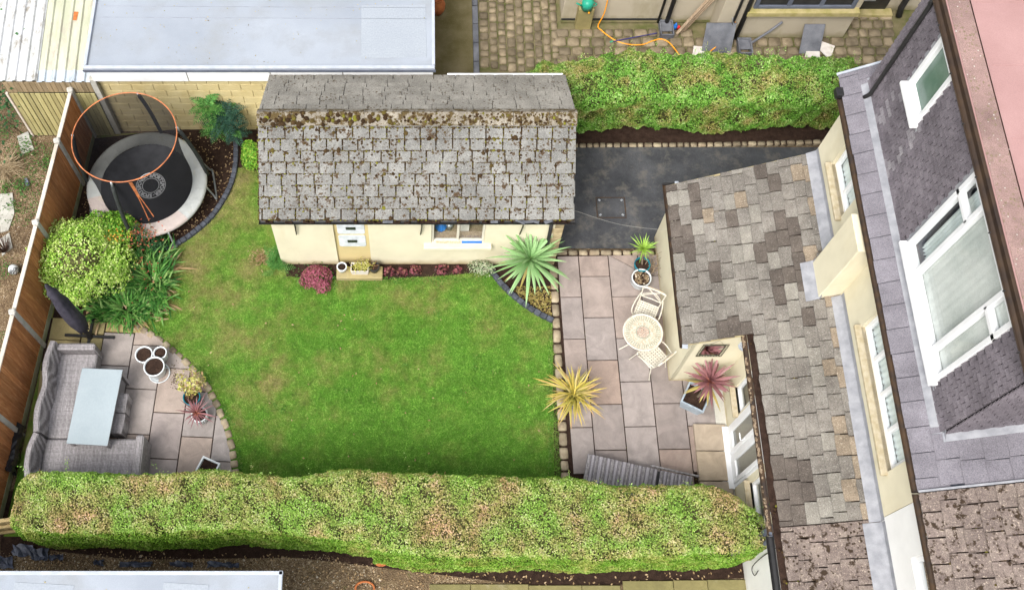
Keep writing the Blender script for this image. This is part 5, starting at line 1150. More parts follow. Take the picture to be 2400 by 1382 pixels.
def spiky(parent, c, n, L, w, mat, el=(10, 80), droop=(.5, 1.2), alt=None, altp=0, segs=6, seed=0):
    r = np.random.default_rng(seed)
    for i in range(n):
        t = i / (n - 1); az = i * 2.39996 + r.uniform(-.2, .2); e = R(el[0] + (el[1] - el[0]) * t + r.uniform(-5, 5))
        m = alt if (alt and r.random() < altp * (1.6 - t)) else mat
        blade_obj(parent, m, c, az, e, L * r.uniform(.62, 1.12) * (1 - .35 * max(0, t - .7) / .3), w * r.uniform(.85, 1.15), r.uniform(*droop) * (1.1 - .6 * t) * (1.8 if r.random() < .12 else 1), segs=segs, twist=r.uniform(-.7, .7))

# --- boundary shrubs at the left
bp = blob_shrub('pittosporum', 'large round yellow-green variegated shrub against the brown fence', (at(176, 598, .95).x, at(176, 598, .95).y, .90), (1.05, .95, .88), 20000, .050, MAT['pitto'], seed=21, core=.62, lump=.16, shell=.35, gap=.45, lobes=[(0, 0, .0, .66)] + [(.56 * math.cos(q) * s, .50 * math.sin(q) * s, z, r) for q, s, z, r in ((.2, 1.15, -.25, .42), (.9, 1.0, -.1, .40), (1.6, 1.15, -.3, .36), (2.3, 1.15, -.1, .42), (2.8, 1.35, -.2, .33), (3.6, 1.2, -.1, .38), (4.2, 1.1, -.35, .40), (4.8, 1.25, -.3, .36), (5.5, 1.2, -.2, .42), (6.0, 1.3, -.35, .3), (1.2, .55, .12, .5), (3.4, .55, .08, .48))])
blob_shrub('leafy_shrub', 'bright green leafy shrub with orange flowers behind the variegated shrub', (at(262, 545, .6).x, at(262, 545, .6).y, .55), (.58, .46, .6), 5200, .05, MAT['abelia'], seed=31, core=.6)
P = np.array(at(262, 550, .95)) + rng.normal(0, 1, (60, 3)) * (.16, .12, .06); root = [o for o in COL.objects if o.name.startswith('leafy_shrub')][0]; leaves('blossom', P, np.tile([0, -.3, 1.], (60, 1)), .045, MAT['orangeflower'], root, .8)
blob_shrub('photinia', 'dark shrub with red leaf tips beside the trampoline rim', (at(325, 560, .45).x, at(325, 560, .45).y, .45), (.34, .26, .42), 420, .075, MAT['darkleaf'], seed=41, asp=.42, gap=.1)
P = np.array(at(330, 552, .75)) + rng.normal(0, 1, (110, 3)) * (.20, .14, .09); leaves('red_tips', P, np.tile([0, -.2, 1.], (110, 1)), .07, MAT['redleaf'], [o for o in COL.objects if o.name.startswith('photinia')][0], .4, .5)
blob_shrub('dark_shrub', 'small dark green shrub below the trampoline edging', (at(365, 570, .25).x, at(365, 570, .25).y, .2), (.25, .2, .25), 700, .06, MAT['darkleaf'], seed=43, asp=.5)
def strap_clump(name, label, c, n, L, mat_, dead, spread, seed, el=(5, 75)):
    root = thing(name, label, 'plant', (c[0], c[1], 0)); r = np.random.default_rng(seed)
    for mat, m, nm in ((mat_, n, 'strap_leaves'), (MAT['straw'], dead, 'dead_leaves')):
        V = []; F = []; rd = []
        for i in range(m):
            o = (c[0] + r.normal(0, spread[0]), c[1] + r.normal(0, spread[1]), r.uniform(0, .08)); az = math.atan2(o[1] - c[1], o[0] - c[0]) + r.normal(0, .75)
            v, f, lv = ribbon(o, az, R(r.uniform(*el) if nm[0] == 's' else r.uniform(0, 30)), L * r.uniform(.55, 1.15), .044, r.uniform(.5, 1.7), 5)
            k = len(V); V += v; F += [tuple(q + k for q in ff) for ff in f]; rd += [r.random()] * len(v)
        me = me_new(nm, V, F, mat, True); a_ = me.attributes.new('rnd', 'FLOAT', 'POINT'); a_.data.foreach_set('value', np.array(rd, np.float32)); stuff(obj(nm, me, root))
    return root
strap_clump('agapanthus', 'big clump of green strap leaves with straw tips beside the lawn', tuple(at(352, 655, .1)[:2]), 620, .48, MAT['strap'], 170, (.17, .30), 5, (25, 85))
strap_clump('agapanthus', 'lower clump of green strap leaves overhanging the corner patio edge', tuple(at(292, 722, .1)[:2]), 430, .42, MAT['strap'], 110, (.28, .13), 6, (25, 85))
P = np.array(at(345, 625, .45)) + rng.normal(0, 1, (60, 3)) * (.2, .25, .06); leaves('blossom', P, np.tile([0, -.2, 1.], (60, 1)), .05, MAT['redleaf'], [o for o in COL.objects if o.name.startswith('agapanthus')][0], .5, .6)
# --- mahonia by the garage
def frond(parent, o, az, el, L, mat, pairs=9, name='frond', droop=.7, ll=.30, lw=.3):
    V = []; F = []; p = np.array(o, float); e = el; side = np.array([-math.sin(az), math.cos(az), 0]); rd = []; ST = []
    for i in range(pairs + 1):
        d = np.array([math.cos(az) * math.cos(e), math.sin(az) * math.cos(e), math.sin(e)]); up = np.cross(side, d) * -1; p = p + d * L / pairs; e -= droop / pairs; t = i / pairs; ST.append(tuple(p))
        l = L * ll * math.sin(math.pi * min(1, .25 + .75 * t)) * (1 - .35 * t) + .02
        for s in ((-1, 1) if i < pairs else (0,)):
            q = side * s * .85 + d * (.5 if s else 1); w = d * l * lw - side * s * .3 * l * lw if s else side * l * .22
            k = len(V); V += [p, p + q * l * .5 + w * .5 - up * .0, p + q * l - np.array([0, 0, .12 * l]), p + q * l * .5 - w * .5]; F += [(k, k + 1, k + 2, k + 3)]; rd += [rng.random()] * 4
    v, f = tube([o] + ST, .004, 4, False); k = len(V); V += [np.array(q) for q in v]; F += [tuple(i + k for i in q) for q in f]; rd += [.5] * len(v)
    me = me_new(name, V, F, mat); a_ = me.attributes.new('rnd', 'FLOAT', 'POINT'); a_.data.foreach_set('value', np.array(rd, np.float32)); return obj(name, me, parent)
mah = thing('mahonia', 'fern-like shrub with divided green and blue-green leaves by garage wall', 'shrub', at(530, 325))
b = MB(); cb_ = at(535, 322)
for (qx, qy, z, nfr, L, m) in ((487, 252, 1.15, 17, .46, 'fernleaf'), (520, 285, .95, 17, .48, 'fernblue'), (545, 310, .65, 12, .40, 'fernblue'), (505, 300, .75, 10, .42, 'fernleaf'), (535, 265, 1.0, 11, .42, 'fernblue')):
    c = at(qx, qy, z); b.tube([tuple(cb_), ((cb_.x + c.x) / 2, (cb_.y + c.y) / 2 + .05, z * .5), tuple(c)], [.022, .018, .012], 6)
    for i in range(nfr): frond(mah, c, i * 2.4 + rng.uniform(-.3, .3), R(rng.uniform(-5, 55)), L * rng.uniform(.75, 1.1), MAT[m] if rng.random() < .85 else MAT['fernleaf'])
b.build('stems', MAT['trunk'], mah)
blob_shrub('box_shrub', 'small round glossy bright green shrub by the shed left wall', (at(592, 368, .3).x, at(592, 368, .3).y, .32), (.24, .34, .36), 2400, .05, MAT['abelia'], seed=51, core=.6)
# --- planting along the shed
lup = thing('feathery_plant', 'feathery green plant with divided leaves at the shed left corner', 'plant', at(650, 625))
for i in range(26): frond(lup, at(648 + rng.normal(0, 9), 618 + rng.normal(0, 12), .1), rng.uniform(0, 6.28), R(rng.uniform(10, 70)), rng.uniform(.22, .36), MAT['fernleaf'], 7, ll=.34, lw=.2)
dg = thing('withered_plant', 'withered beige plant lying left of the shed corner', 'plant', at(612, 602))
P = np.array(at(615, 603, .06)) + rng.normal(0, 1, (220, 3)) * (.13, .09, .03); leaves('dry_leaves', P, np.tile([0, 0, 1.], (220, 1)), .09, MAT['straw'], dg, .18, .6)
ht = thing('pink_sedum', 'rounded pink flowering clump in front of the shed wall', 'plant', at(742, 652))
for cx_, cy_, rr_, nn_ in ((742, 645, .30, 2300), (755, 668, .16, 700), (722, 655, .18, 600)):
    c = np.array(at(cx_, cy_, .16)); d = unit(rng.normal(0, 1, (nn_, 3))); d[:, 2] = abs(d[:, 2]); P = c + d * (rr_ * 1.1, rr_ * .9, .24) * (1 - .35 * rng.random(nn_) ** 2)[:, None]; P[:, 2] -= .12; k = bumps(P, 16, 7) < .75; leaves('florets', P[k], d[k], rng.uniform(.02, .042, k.sum()), MAT['pink'], ht, .7, .6)
c = np.array(at(742, 648, .05)); P = c + rng.normal(0, 1, (500, 3)) * (.22, .13, .05); leaves('foliage', P, np.tile([0, 0, 1.], (500, 1)), .04, MAT['weeds'], ht, .6)
for i, (px_, py_, s_p, lb) in enumerate(((912, 637, .11, 'small plum heuchera nearest the black pot on the shed border'), (943, 638, .10, 'second small red heuchera from the black pot'), (974, 633, .12, 'middle dull plum heuchera of the row along the shed wall'), (1036, 632, .13, 'bright plum heuchera below the shed window'), (1071, 632, .10, 'coppery heuchera beside the variegated shrub'))):
    blob_shrub('heuchera', lb, (at(px_, py_, .06).x, at(px_, py_, .06).y, .05), (s_p * 1.15, s_p, .12), 90, .055, MAT['heuchera'], 'plant', seed=60 + i, trunk=False, asp=.8, group='plum plants along the shed wall')
blob_shrub('euonymus', 'small white-variegated shrub between heuchera and palm', (at(1128, 628, .15).x, at(1128, 628, .15).y, .14), (.30, .17, .2), 800, .042, MAT['variegated'], seed=71, trunk=True, gap=.2)
# --- green cordyline palm
cor = thing('cordyline_palm', 'large green cordyline with radiating sword leaves at the shed corner', 'palm', at(1243, 640))
cc = at(1243, 607, .95); base_ = at(1250, 645)
b = MB(); b.tube([tuple(base_), ((base_.x + cc.x) / 2, (base_.y + cc.y) / 2, .5), tuple(cc)], [.07, .055, .05], 10); b.build('trunk', MAT['trunk'], cor)
spiky(cor, (cc.x, cc.y, .82), 14, .7, .06, MAT['cordy_olive'], (-55, -15), (.3, .8), seed=28)
spiky(cor, (cc.x, cc.y, .92), 70, .92, .075, MAT['cordy'], (-12, 80), (.5, 1.1), seed=8)
N = 260; P = np.array([at(x_, y_, .012) for x_, y_ in zip(rng.uniform(1205, 1292, N * 3), rng.uniform(672, 745, N * 3))]); poly_ = px2([(1175, 650), (1290, 640), (1294, 745), (1285, 742), (1222, 700)]); P = P[inside(P, poly_)]
gc = stuff(leaves('ground_cover', P + (0, 0, .012), np.tile([0, 0, 1.], (len(P), 1)), rng.uniform(.025, .055, len(P)), MAT['bedleaf'], None, .85, .35)); tag(gc, 'yellow-green creeping leaves on the soil below the palm', 'ground cover')
# ================================================================ pots and potted plants
def round_pot(name, label, c, r, h_, mat, cat='plant pot', soil_drop=.04, rim=.02, belly=0, soilmat='soil', group=None, saucer=False):
    root = thing(name, label, cat, (c[0], c[1], .03), group)
    prof = [(0, 0), (r * .72, 0), (r * (.86 + belly), h_ * .45), (r * .97, h_ - .05), (r, h_ - .045), (r, h_ - .005), (r - .005, h_), (r - rim, h_), (r - rim - .004, h_ - .008), (r * .82, h_ - soil_drop - .06)]
    MB().lathe(prof, 30, (c[0], c[1], .03)).build('pot', MAT[mat], root, True, None)
    n = 22; V = [(c[0], c[1], .03 + h_ - soil_drop + .01)] + [(c[0] + math.cos(2 * math.pi * i / n) * (r - rim) * .96, c[1] + math.sin(2 * math.pi * i / n) * (r - rim) * .96, .03 + h_ - soil_drop + random.uniform(-.006, .006)) for i in range(n)]
    obj('compost', me_new('compost', V, [(0, i + 1, (i + 1) % n + 1) for i in range(n)], MAT[soilmat]), root)
    if saucer: MB().lathe([(0, 0), (r * .95, 0), (r * 1.05, .03), (r * .98, .03), (r * .9, .01)], 26, (c[0] + .03, c[1] - .02, .03)).build('saucer', MAT[mat], root, True)
    return root
def square_pot(name, label, c, w, h_, rz_, mat, soil=True, cat='plant pot', d=None, taper=.78, t=.03, base=.03):
    root = thing(name, label, cat, (c[0], c[1], base)); d = d or w; V = []; F = []
    Rz = Matrix.Translation((c[0], c[1], base)) @ Matrix.Rotation(rz_, 4, 'Z')
    rings = [(taper, 0, 0), (1, h_ - .05, 0), (1.02, h_ - .05, 0), (1.02, h_, 0), (1.02, h_, t), (.97, h_ - .12, t)]
    for k, z, ins in rings:
        V += [Rz @ Vector((sx * (w / 2 * k - ins), sy * (d / 2 * k - ins), z)) for sx, sy in ((-1, -1), (1, -1), (1, 1), (-1, 1))]
    F.append((3, 2, 1, 0))
    for i in range(len(rings) - 1):
        for j in range(4): F.append((i * 4 + j, i * 4 + (j + 1) % 4, i * 4 + 4 + (j + 1) % 4, i * 4 + 4 + j))
    obj('pot', me_new('pot', V, F, MAT[mat]), root)
    z = h_ - .06; q = [Rz @ Vector((sx * (w / 2 - t * .9), sy * (d / 2 - t * .9), z)) for sx, sy in ((-1, -1), (1, -1), (1, 1), (-1, 1))]; obj('compost', me_new('compost', q, [(0, 1, 2, 3)], MAT['soil']), root); return root
def pc(x, y, z): p = at(x, y, z); return (p.x, p.y)
round_pot('flower_pot', 'white glazed pot of bare soil, largest of the three pots', pc(361, 858, .38), .205, .36, 'white_glaze', group='white pots of soil', saucer=True)
round_pot('flower_pot', 'white glazed pot of bare soil, left of the three pots', pc(337, 830, .33), .175, .31, 'white_glaze', group='white pots of soil')
round_pot('flower_pot', 'smallest white glazed soil pot, right of the three pots', pc(375, 826, .33), .135, .31, 'white_glaze', group='white pots of soil', saucer=False)
square_pot('square_pot', 'square white planter of bare soil half under the hedge', pc(486, 1096, .36), .36, .34, R(-24), 'white_glaze', d=.34)
c = pc(449, 930, .3)
yp = round_pot('potted_shrub', 'dark pot with yellow variegated leafy shrub on the corner patio', c, .17, .28, 'teal_glaze', 'potted shrub')
cc_ = np.array(at(447, 893, .52)); n = 420; d = unit(rng.normal(0, 1, (n, 3))); P = cc_ + d * (.30, .27, .2) * (1 - .5 * rng.random(n) ** 1.5)[:, None]; k = bumps(P, 9, 3) < .45; leaves('foliage', P[k], d[k] + (0, 0, .6), rng.uniform(.05, .09, k.sum()), MAT['yellowleaf'], yp, .5, .5)
b = MB()
for i in range(9): a = rng.uniform(0, 6.28); b.tube([(c[0], c[1], .28), (c[0] + .08 * math.cos(a), c[1] + .08 * math.sin(a), .42), (cc_[0] + .2 * math.cos(a), cc_[1] + .18 * math.sin(a), .55)], .006, 5)
b.build('stems', MAT['straw'], yp)
c = pc(467, 970, .33)
rp = round_pot('potted_cordyline', 'ribbed white pot with small red spiky cordyline on the corner patio', c, .155, .30, 'white_glaze', 'potted plant'); b = MB()
for i in range(22):
    a = 2 * math.pi * i / 22; b.bar((c[0] + .158 * math.cos(a), c[1] + .158 * math.sin(a), .29), (c[0] + .118 * math.cos(a), c[1] + .118 * math.sin(a), .06), .016)
b.build('ribs', MAT['white_glaze'], rp)
spiky(rp, (*at(459, 965, .5)[:2], .45), 34, .42, .030, MAT['cordy_red'], (0, 80), (.3, .9), seed=3, segs=4); b = MB(); b.tube([(c[0], c[1], .28), tuple(at(459, 965, .47))], .018, 6); b.build('stem', MAT['trunk'], rp)
# right patio pots
c = pc(1504, 650, .33)
bo = round_pot('bowl_planter', 'round pale glazed bowl planter of dead stalks and stones', c, .20, .30, 'white_glaze', 'planter', belly=.14)
N = 90; a = rng.uniform(0, 6.28, N); r_ = np.sqrt(rng.random(N)) * .15; lumps('stones', np.stack([c[0] + r_ * np.cos(a), c[1] + r_ * np.sin(a), np.full(N, .30)], 1), np.tile([0, 0, 1.], (N, 1)), rng.uniform(.012, .026, N), MAT['pebble'], bo, .6)
c = pc(1506, 618, .34)
tp = round_pot('potted_yucca', 'teal pot with bright lime-green spiky yucca beside cream wall', c, .165, .30, 'teal_glaze', 'potted plant')
yc_ = at(1507, 583, .55); b = MB(); b.tube([(c[0], c[1], .27), tuple(yc_)], .022, 6); b.build('stem', MAT['trunk'], tp); spiky(tp, tuple(yc_), 46, .34, .026, MAT['yucca'], (5, 82), (.2, .6), seed=5, segs=4)
tg = thing('dry_twigs', 'tangle of dry brown twigs leaning between the teal pot and wall', 'twigs', at(1530, 620)); b = MB()
for i in range(26): p = np.array(at(1525 + rng.normal(0, 8), 625 + rng.normal(0, 9), .05)); b.tube([p, p + rng.normal(0, .08, 3) + (0, 0, .15), p + rng.normal(0, .12, 3) + (0.02, 0, .28)], .005, 4)
stuff(b.build('twig_tangle', MAT['oldwood'], tg))
c = pc(1345, 930, .33)
ph = round_pot('potted_phormium', 'white pot with yellow-bronze striped phormium by the lawn edge', c, .16, .30, 'white_glaze', 'potted plant')
r_ = np.random.default_rng(4)
for i in range(105):
    az = i * 2.4 + r_.uniform(-.3, .3); o = (c[0] + r_.normal(0, .05), c[1] + r_.normal(0, .05) + .04, .32); blade_obj(ph, MAT['phormium' if r_.random() < .62 else 'phormium_pale'], o, az, R(r_.uniform(18, 80)), r_.uniform(.45, .80), r_.uniform(.030, .046), r_.uniform(.6, 1.5), segs=5)
c = pc(1632, 930, .40)
gp_ = square_pot('potted_red_cordyline', 'grey square planter with large purple-red cordyline by the gable wall', c, .46, .40, R(-28), 'grey_glaze', cat='potted plant')
rc = at(1664, 893, .95); b = MB(); b.tube([(c[0] + .04, c[1] + .02, .36), ((c[0] + rc.x) / 2 + .02, (c[1] + rc.y) / 2, .65), tuple(rc)], .028, 8); b.build('stem', MAT['trunk'], gp_)
spiky(gp_, tuple(rc), 52, .58, .062, MAT['cordy_red'], (0, 82), (.25, .8), alt=MAT['cordy_olive'], altp=.0, seed=9); spiky(gp_, (rc.x, rc.y, rc.z - .12), 18, .55, .055, MAT['cordy_olive'], (-35, 5), (.3, .8), seed=12)
# pots on the stone ledge by the shed
led = thing('stone_ledge', 'mossy stone ledge carrying three pots below the shed vents', 'ledge', at(842, 645)); box('slab', (*pc(843, 640, .08), .06), (.94, .27, .14), MAT['slab_old'], led, 0, .015)
def lift(o, dz): o.location.z += dz; return o
lift(round_pot('flower_pot', 'small white pot with a dead stalk on the mossy ledge', pc(801, 624, .3), .105, .17, 'white_glaze'), .10)
wt = square_pot('trough_planter', 'white rectangular trough with pale green trailing plant on the ledge', pc(843, 627, .27), .35, .17, 0, 'white_tile', d=.20, base=.13, taper=.9, t=.015)
P = np.array(at(848, 623, .32)) + rng.normal(0, 1, (420, 3)) * (.10, .055, .025); leaves('foliage', P, np.tile([0, 0, 1.], (420, 1)), rng.uniform(.025, .05, 420), MAT['yellowleaf'], wt, .5, .5, rnd=rng.uniform(0, .7, 420))
bk = lift(round_pot('flower_pot', 'small black pot with orange dead stems on the mossy ledge', pc(877, 624, .3), .11, .17, 'darkpot'), .10)
b = MB()
for i in range(9): a = rng.uniform(0, 6.28); p = np.array(at(877, 624, .28)); b.tube([p, p + (.05 * math.cos(a), .05 * math.sin(a), .05), p + (.11 * math.cos(a), .1 * math.sin(a), .08)], .006, 4)
b.build('dead_stems', MAT['straw'], bk)
# ================================================================ corner rattan set
def sofa_box(mb, x0, x1, y0, y1, z0, z1, b=.03): mb.box(((x0 + x1) / 2, (y0 + y1) / 2, (z0 + z1) / 2), (x1 - x0, y1 - y0, z1 - z0), 0, b)
so = thing('rattan_sofa', 'grey rattan two-seat sofa with curved back against the fence', 'sofa', (-6.7, 6.4, 0)); sy = .03
b = MB(); sofa_box(b, -7.05, -6.28, 5.46, 7.16, .08, .40); so_seat = b.build('seat', MAT['rattan'], so)
b = MB(); sofa_box(b, -7.06, -6.26, 7.12, 7.26, .06, .68, .03); b.build('arm', MAT['rattan'], so)
def curved_back(parent, pts, z0, z1, th, mat, bow=.05, name='backrest'):
    P = smooth_line(pts, 8); V = []; F = []
    for i, p in enumerate(P):
        t = (P[min(i + 1, len(P) - 1)] - P[max(i - 1, 0)]).normalized(); n = Vector((-t.y, t.x, 0)); s = i / (len(P) - 1); zt = z1 + bow * math.sin(math.pi * ((s * 2) % 1)) * .6
        for o, z in ((-th / 2, z0), (-th / 2 - .05, zt - .03), (-th / 2 - .03, zt), (th / 2 - .05, zt), (th / 2 - .03, zt - .03), (th / 2 + .03, z0)): V.append(p + n * o + Vector((0, 0, z)))
    k = 6
    for i in range(len(P) - 1):
        for j in range(k): F.append((i * k + j, i * k + (j + 1) % k, (i + 1) * k + (j + 1) % k, (i + 1) * k + j))
    F += [tuple(range(k))[::-1], tuple((len(P) - 1) * k + j for j in range(k))]; return obj(name, me_new(name, V, F, mat), parent)
curved_back(so, [(-6.99, 7.24, 0), (-7.06, 6.8, 0), (-7.02, 6.35, 0), (-7.08, 5.9, 0), (-7.05, 5.46, 0)], .06, .82, .10, MAT['rattan'])
s2 = thing('rattan_sofa', 'grey rattan corner sofa section running along the hedge', 'sofa', (-6.2, 4.9, 0))
b = MB(); sofa_box(b, -7.05, -5.30, 4.72, 5.44, .08, .40); b.build('seat', MAT['rattan'], s2)
curved_back(s2, [(-7.05, 5.42, 0), (-7.12, 5.1, 0), (-7.10, 4.72, 0), (-6.98, 4.62, 0), (-6.2, 4.60, 0), (-5.3, 4.62, 0)], .06, .82, .10, MAT['rattan'], .04)
b = MB(); sofa_box(b, -5.28, -5.13, 4.62, 5.44, .06, .68, .03); b.build('arm', MAT['rattan'], s2)
tb = thing('rattan_table', 'rectangular rattan dining table with pale glass top beside sofa', 'table', (-6.1, 6.0, 0))
q = [at(192.4, 862, .67), at(287.5, 866, .67), at(251.8, 1044, .67), at(155.6, 1038.6, .67)]; cx_ = sum((p for p in q), Vector()) / 4
V, F = prism(ccw([(p.x - cx_.x, p.y - cx_.y) for p in q]), -.008, .0, .003); obj('glass_top', me_new('glass_top', V, F, MAT['table_glass']), tb, loc=(cx_.x, cx_.y, .672))
V, F = prism(ccw([((p.x - cx_.x) * .985, (p.y - cx_.y) * .99) for p in q]), -.06, -.010, .004); obj('frame', me_new('frame', V, F, MAT['rattan']), tb, loc=(cx_.x, cx_.y, .672))
for p in q: box('leg', (cx_.x + (p.x - cx_.x) * .88, cx_.y + (p.y - cx_.y) * .92, .32), (.07, .07, .58), MAT['rattan'], tb, R(-4), .008)
for i, (x_, y_, lb) in enumerate(((291, 944, 'rattan footstool under the table, the one nearer the white pots'), (284, 992, 'rattan footstool under the table, the one nearer the hedge'))):
    p = at(x_, y_, .35); st = thing('footstool', lb, 'stool', (p.x - .16, p.y, 0), 'rattan footstools'); b = MB(); b.box((p.x - .13, p.y, .20), (.38, .38, .34), R(-5), .02); b.build('body', MAT['rattan'], st); box('seat_pad', (p.x - .13, p.y, .385), (.385, .385, .03), MAT['rattan'], st, R(-5), .012)
# folded parasol
pb_ = at(212, 790); par = thing('parasol', 'folded dark cantilever parasol standing behind the rattan sofa', 'parasol', pb_)
tp_ = Vector((pb_.x - .10, pb_.y + .05, 2.42)); b = MB(); b.tube([tuple(pb_), (pb_.x, pb_.y, 1.1), tuple(tp_)], .022, 8); b.build('pole', MAT['black'], par)
prof = [(.02, .33), (.09, .40), (.145, .75), (.15, 1.15), (.125, 1.6), (.095, 1.95), (.10, 2.12), (.055, 2.2), (.035, 2.38), (.008, 2.46)]; V = []; F = []; n = 20
for r_, z in prof:
    t = z / 2.42
    for k in range(n):
        a = 2 * math.pi * k / n; q_ = r_ * (1 + .20 * math.sin(k * math.pi / 2 * 2.0 + z * 3) + .08 * random.uniform(-1, 1)); V.append((pb_.x + (tp_.x - pb_.x) * t + q_ * math.cos(a), pb_.y + (tp_.y - pb_.y) * t + q_ * math.sin(a), z))
for i in range(len(prof) - 1):
    for k in range(n): F.append((i * n + k, i * n + (k + 1) % n, (i + 1) * n + (k + 1) % n, (i + 1) * n + k))
obj('canopy', me_new('canopy', V, F, MAT['parasol'], True), par)
b = MB()
for a_ in (0, 90, 180, 270): b.bar((pb_.x, pb_.y, .055), (pb_.x + .5 * math.cos(R(a_ - 3)), pb_.y + .5 * math.sin(R(a_ - 3)), .055), .055, .04)
b.lathe([(0, .03), (.07, .03), (.06, .14), (.035, .3), (0, .3)], 12, (pb_.x, pb_.y, 0)); b.build('base', MAT['black'], par)
bg2 = thing('black_sack', 'crumpled black plastic sack behind the sofa by the fence', 'sack', at(58, 1060)); V = []; F = []
for i in range(12):
    for j in range(9):
        f = i / 11; an = 2 * math.pi * j / 9; r_ = .13 * (.7 + .5 * random.random()); p = at(66, 1000, 0).lerp(at(45, 1112, 0), f); V.append((p.x - .10 + r_ * math.cos(an) * .8, p.y + r_ * .4 * random.uniform(-1, 1), .22 + r_ * 1.5 * math.sin(an)))
for i in range(11):
    for j in range(9): F.append((i * 9 + j, i * 9 + (j + 1) % 9, (i + 1) * 9 + (j + 1) % 9, (i + 1) * 9 + j))
obj('sack_body', me_new('sack_body', V, F, MAT['bag']), bg2)
# ================================================================ mosaic bistro set
tc = at(1507, 778, .72); bt = thing('bistro_table', 'round mosaic-topped cream metal table on the right patio', 'table', (tc.x, tc.y, 0))
MB().lathe([(0, .715), (.12, .715)], 36, (tc.x, tc.y, .003)).build('mosaic_centre', MAT['mosaic_mid'], bt)
MB().lathe([(.12, .717), (.14, .717)], 40, (tc.x, tc.y, .003)).build('centre_ring', MAT['mosaic_band'], bt)
MB().lathe([(.14, .716), (.355, .716)], 40, (tc.x, tc.y, .003)).build('mosaic_top', MAT['mosaic'], bt)
b = MB()
for i in range(44):
    a = 2 * math.pi * i / 44; u = Vector((math.cos(a), math.sin(a), 0)); b.bar(Vector((tc.x, tc.y, .720)) + u * .25, Vector((tc.x, tc.y, .720)) + u * .335, .016, .003)
b.build('mosaic_spokes', MAT['mosaic_band'], bt)
MB().lathe([(.0, .70), (.385, .70), (.39, .715), (.383, .726), (.355, .724), (.355, .705)], 40, (tc.x, tc.y, .0)).build('rim', MAT['cream_paint'], bt, True)
for i in range(3):
    a = R(75 + 120 * i); u = Vector((math.cos(a), math.sin(a), 0)); o = Vector((tc.x, tc.y, 0)); b = MB(); b.tube([tuple(p) for p in smooth_line([o + u * .25 + Vector((0, 0, .69)), o + u * .12 + Vector((0, 0, .45)), o + u * .2 + Vector((0, 0, .2)), o + u * .36 + Vector((0, 0, .04))], 5)], .013, 8); b.build('leg', MAT['cream_paint'], bt)
def chair(name, label, c, rz_):
    """cream cast-metal armchair, back towards local +y"""
    root = thing(name, label, 'chair', (c[0], c[1], .03), 'cream metal chairs'); T = Matrix.Translation((c[0], c[1], .03)) @ Matrix.Rotation(rz_, 4, 'Z'); W = lambda *p: tuple(T @ Vector(p))
    # lattice seat: strips with square openings
    b = MB(); n = 8; s = .40; st = s / n
    for i in range(n + 1):
        for hv in (0, 1):
            q = -s / 2 + i * st; b.box(None, (.030, s, .012) if hv else (s, .030, .0125), b=.003, M=T @ Matrix.Translation((q, 0, .44) if hv else (0, q, .44)))
    b.build('seat', MAT['cream_paint'], root); b = MB()
    for p, q in (((-.2, -.2), (.2, -.2)), ((.2, -.2), (.2, .2)), ((.2, .2), (-.2, .2)), ((-.2, .2), (-.2, -.2))): b.bar(W(*p, .44), W(*q, .44), .022, .024)
    b.build('seat_frame', MAT['cream_paint'], root)
    for sx in (-1, 1):
        b = MB(); b.tube([W(sx * .19, -.19, .43), W(sx * .21, -.23, .22), W(sx * .23, -.27, .0)], .012, 7); b.build('leg', MAT['cream_paint'], root)
        b = MB(); b.tube([W(sx * .19, .19, .43), W(sx * .21, .24, .2), W(sx * .22, .29, .0)], .012, 7); b.build('leg', MAT['cream_paint'], root)
        b = MB(); b.tube([tuple(p) for p in smooth_line([Vector(W(sx * .19, -.15, .44)), Vector(W(sx * .27, -.12, .56)), Vector(W(sx * .27, .05, .64)), Vector(W(sx * .23, .25, .66))], 5)], .012, 7); b.build('arm', MAT['cream_paint'], root)
    b = MB()
    for sx in (-1, 1): b.tube([W(sx * .2, .2, .44), W(sx * .215, .25, .66), W(sx * .23, .30, .88)], .013, 7)
    b.tube([tuple(p) for p in smooth_line([Vector(W(-.23, .30, .86)), Vector(W(0, .31, .90)), Vector(W(.23, .30, .86))], 5)], .022, 7); b.tube([W(-.205, .235, .60), W(0, .24, .61), W(.205, .235, .60)], .011, 6)
    for k in (-1, 1): b.tube([tuple(p) for p in smooth_line([Vector(W(k * .20, .24, .61)), Vector(W(k * .05, .265, .74)), Vector(W(-k * .02, .28, .80)), Vector(W(-k * .12, .295, .87))], 5)], .010, 6)
    b.tube([tuple(p) for p in smooth_line([Vector(W(-.19, .25, .66)), Vector(W(0, .28, .80)), Vector(W(.19, .25, .66))], 5)], .009, 6); b.build('backrest', MAT['cream_paint'], root)
    b = MB(); b.box(None, (.30, .012, .02), b=.003, M=T @ Matrix.Translation((0, .305, .922))); b.build('worn_paint', MAT['paint_flake'], root); return root
p = at(1515, 735, .45); chair('metal_chair', 'cream metal lattice chair behind the mosaic table, back to the house', (p.x - .02, p.y + .02), R(-24))
p = at(1527, 832, .45); chair('metal_chair', 'cream metal lattice chair in front of the mosaic table, seat showing', (p.x, p.y), R(-142))
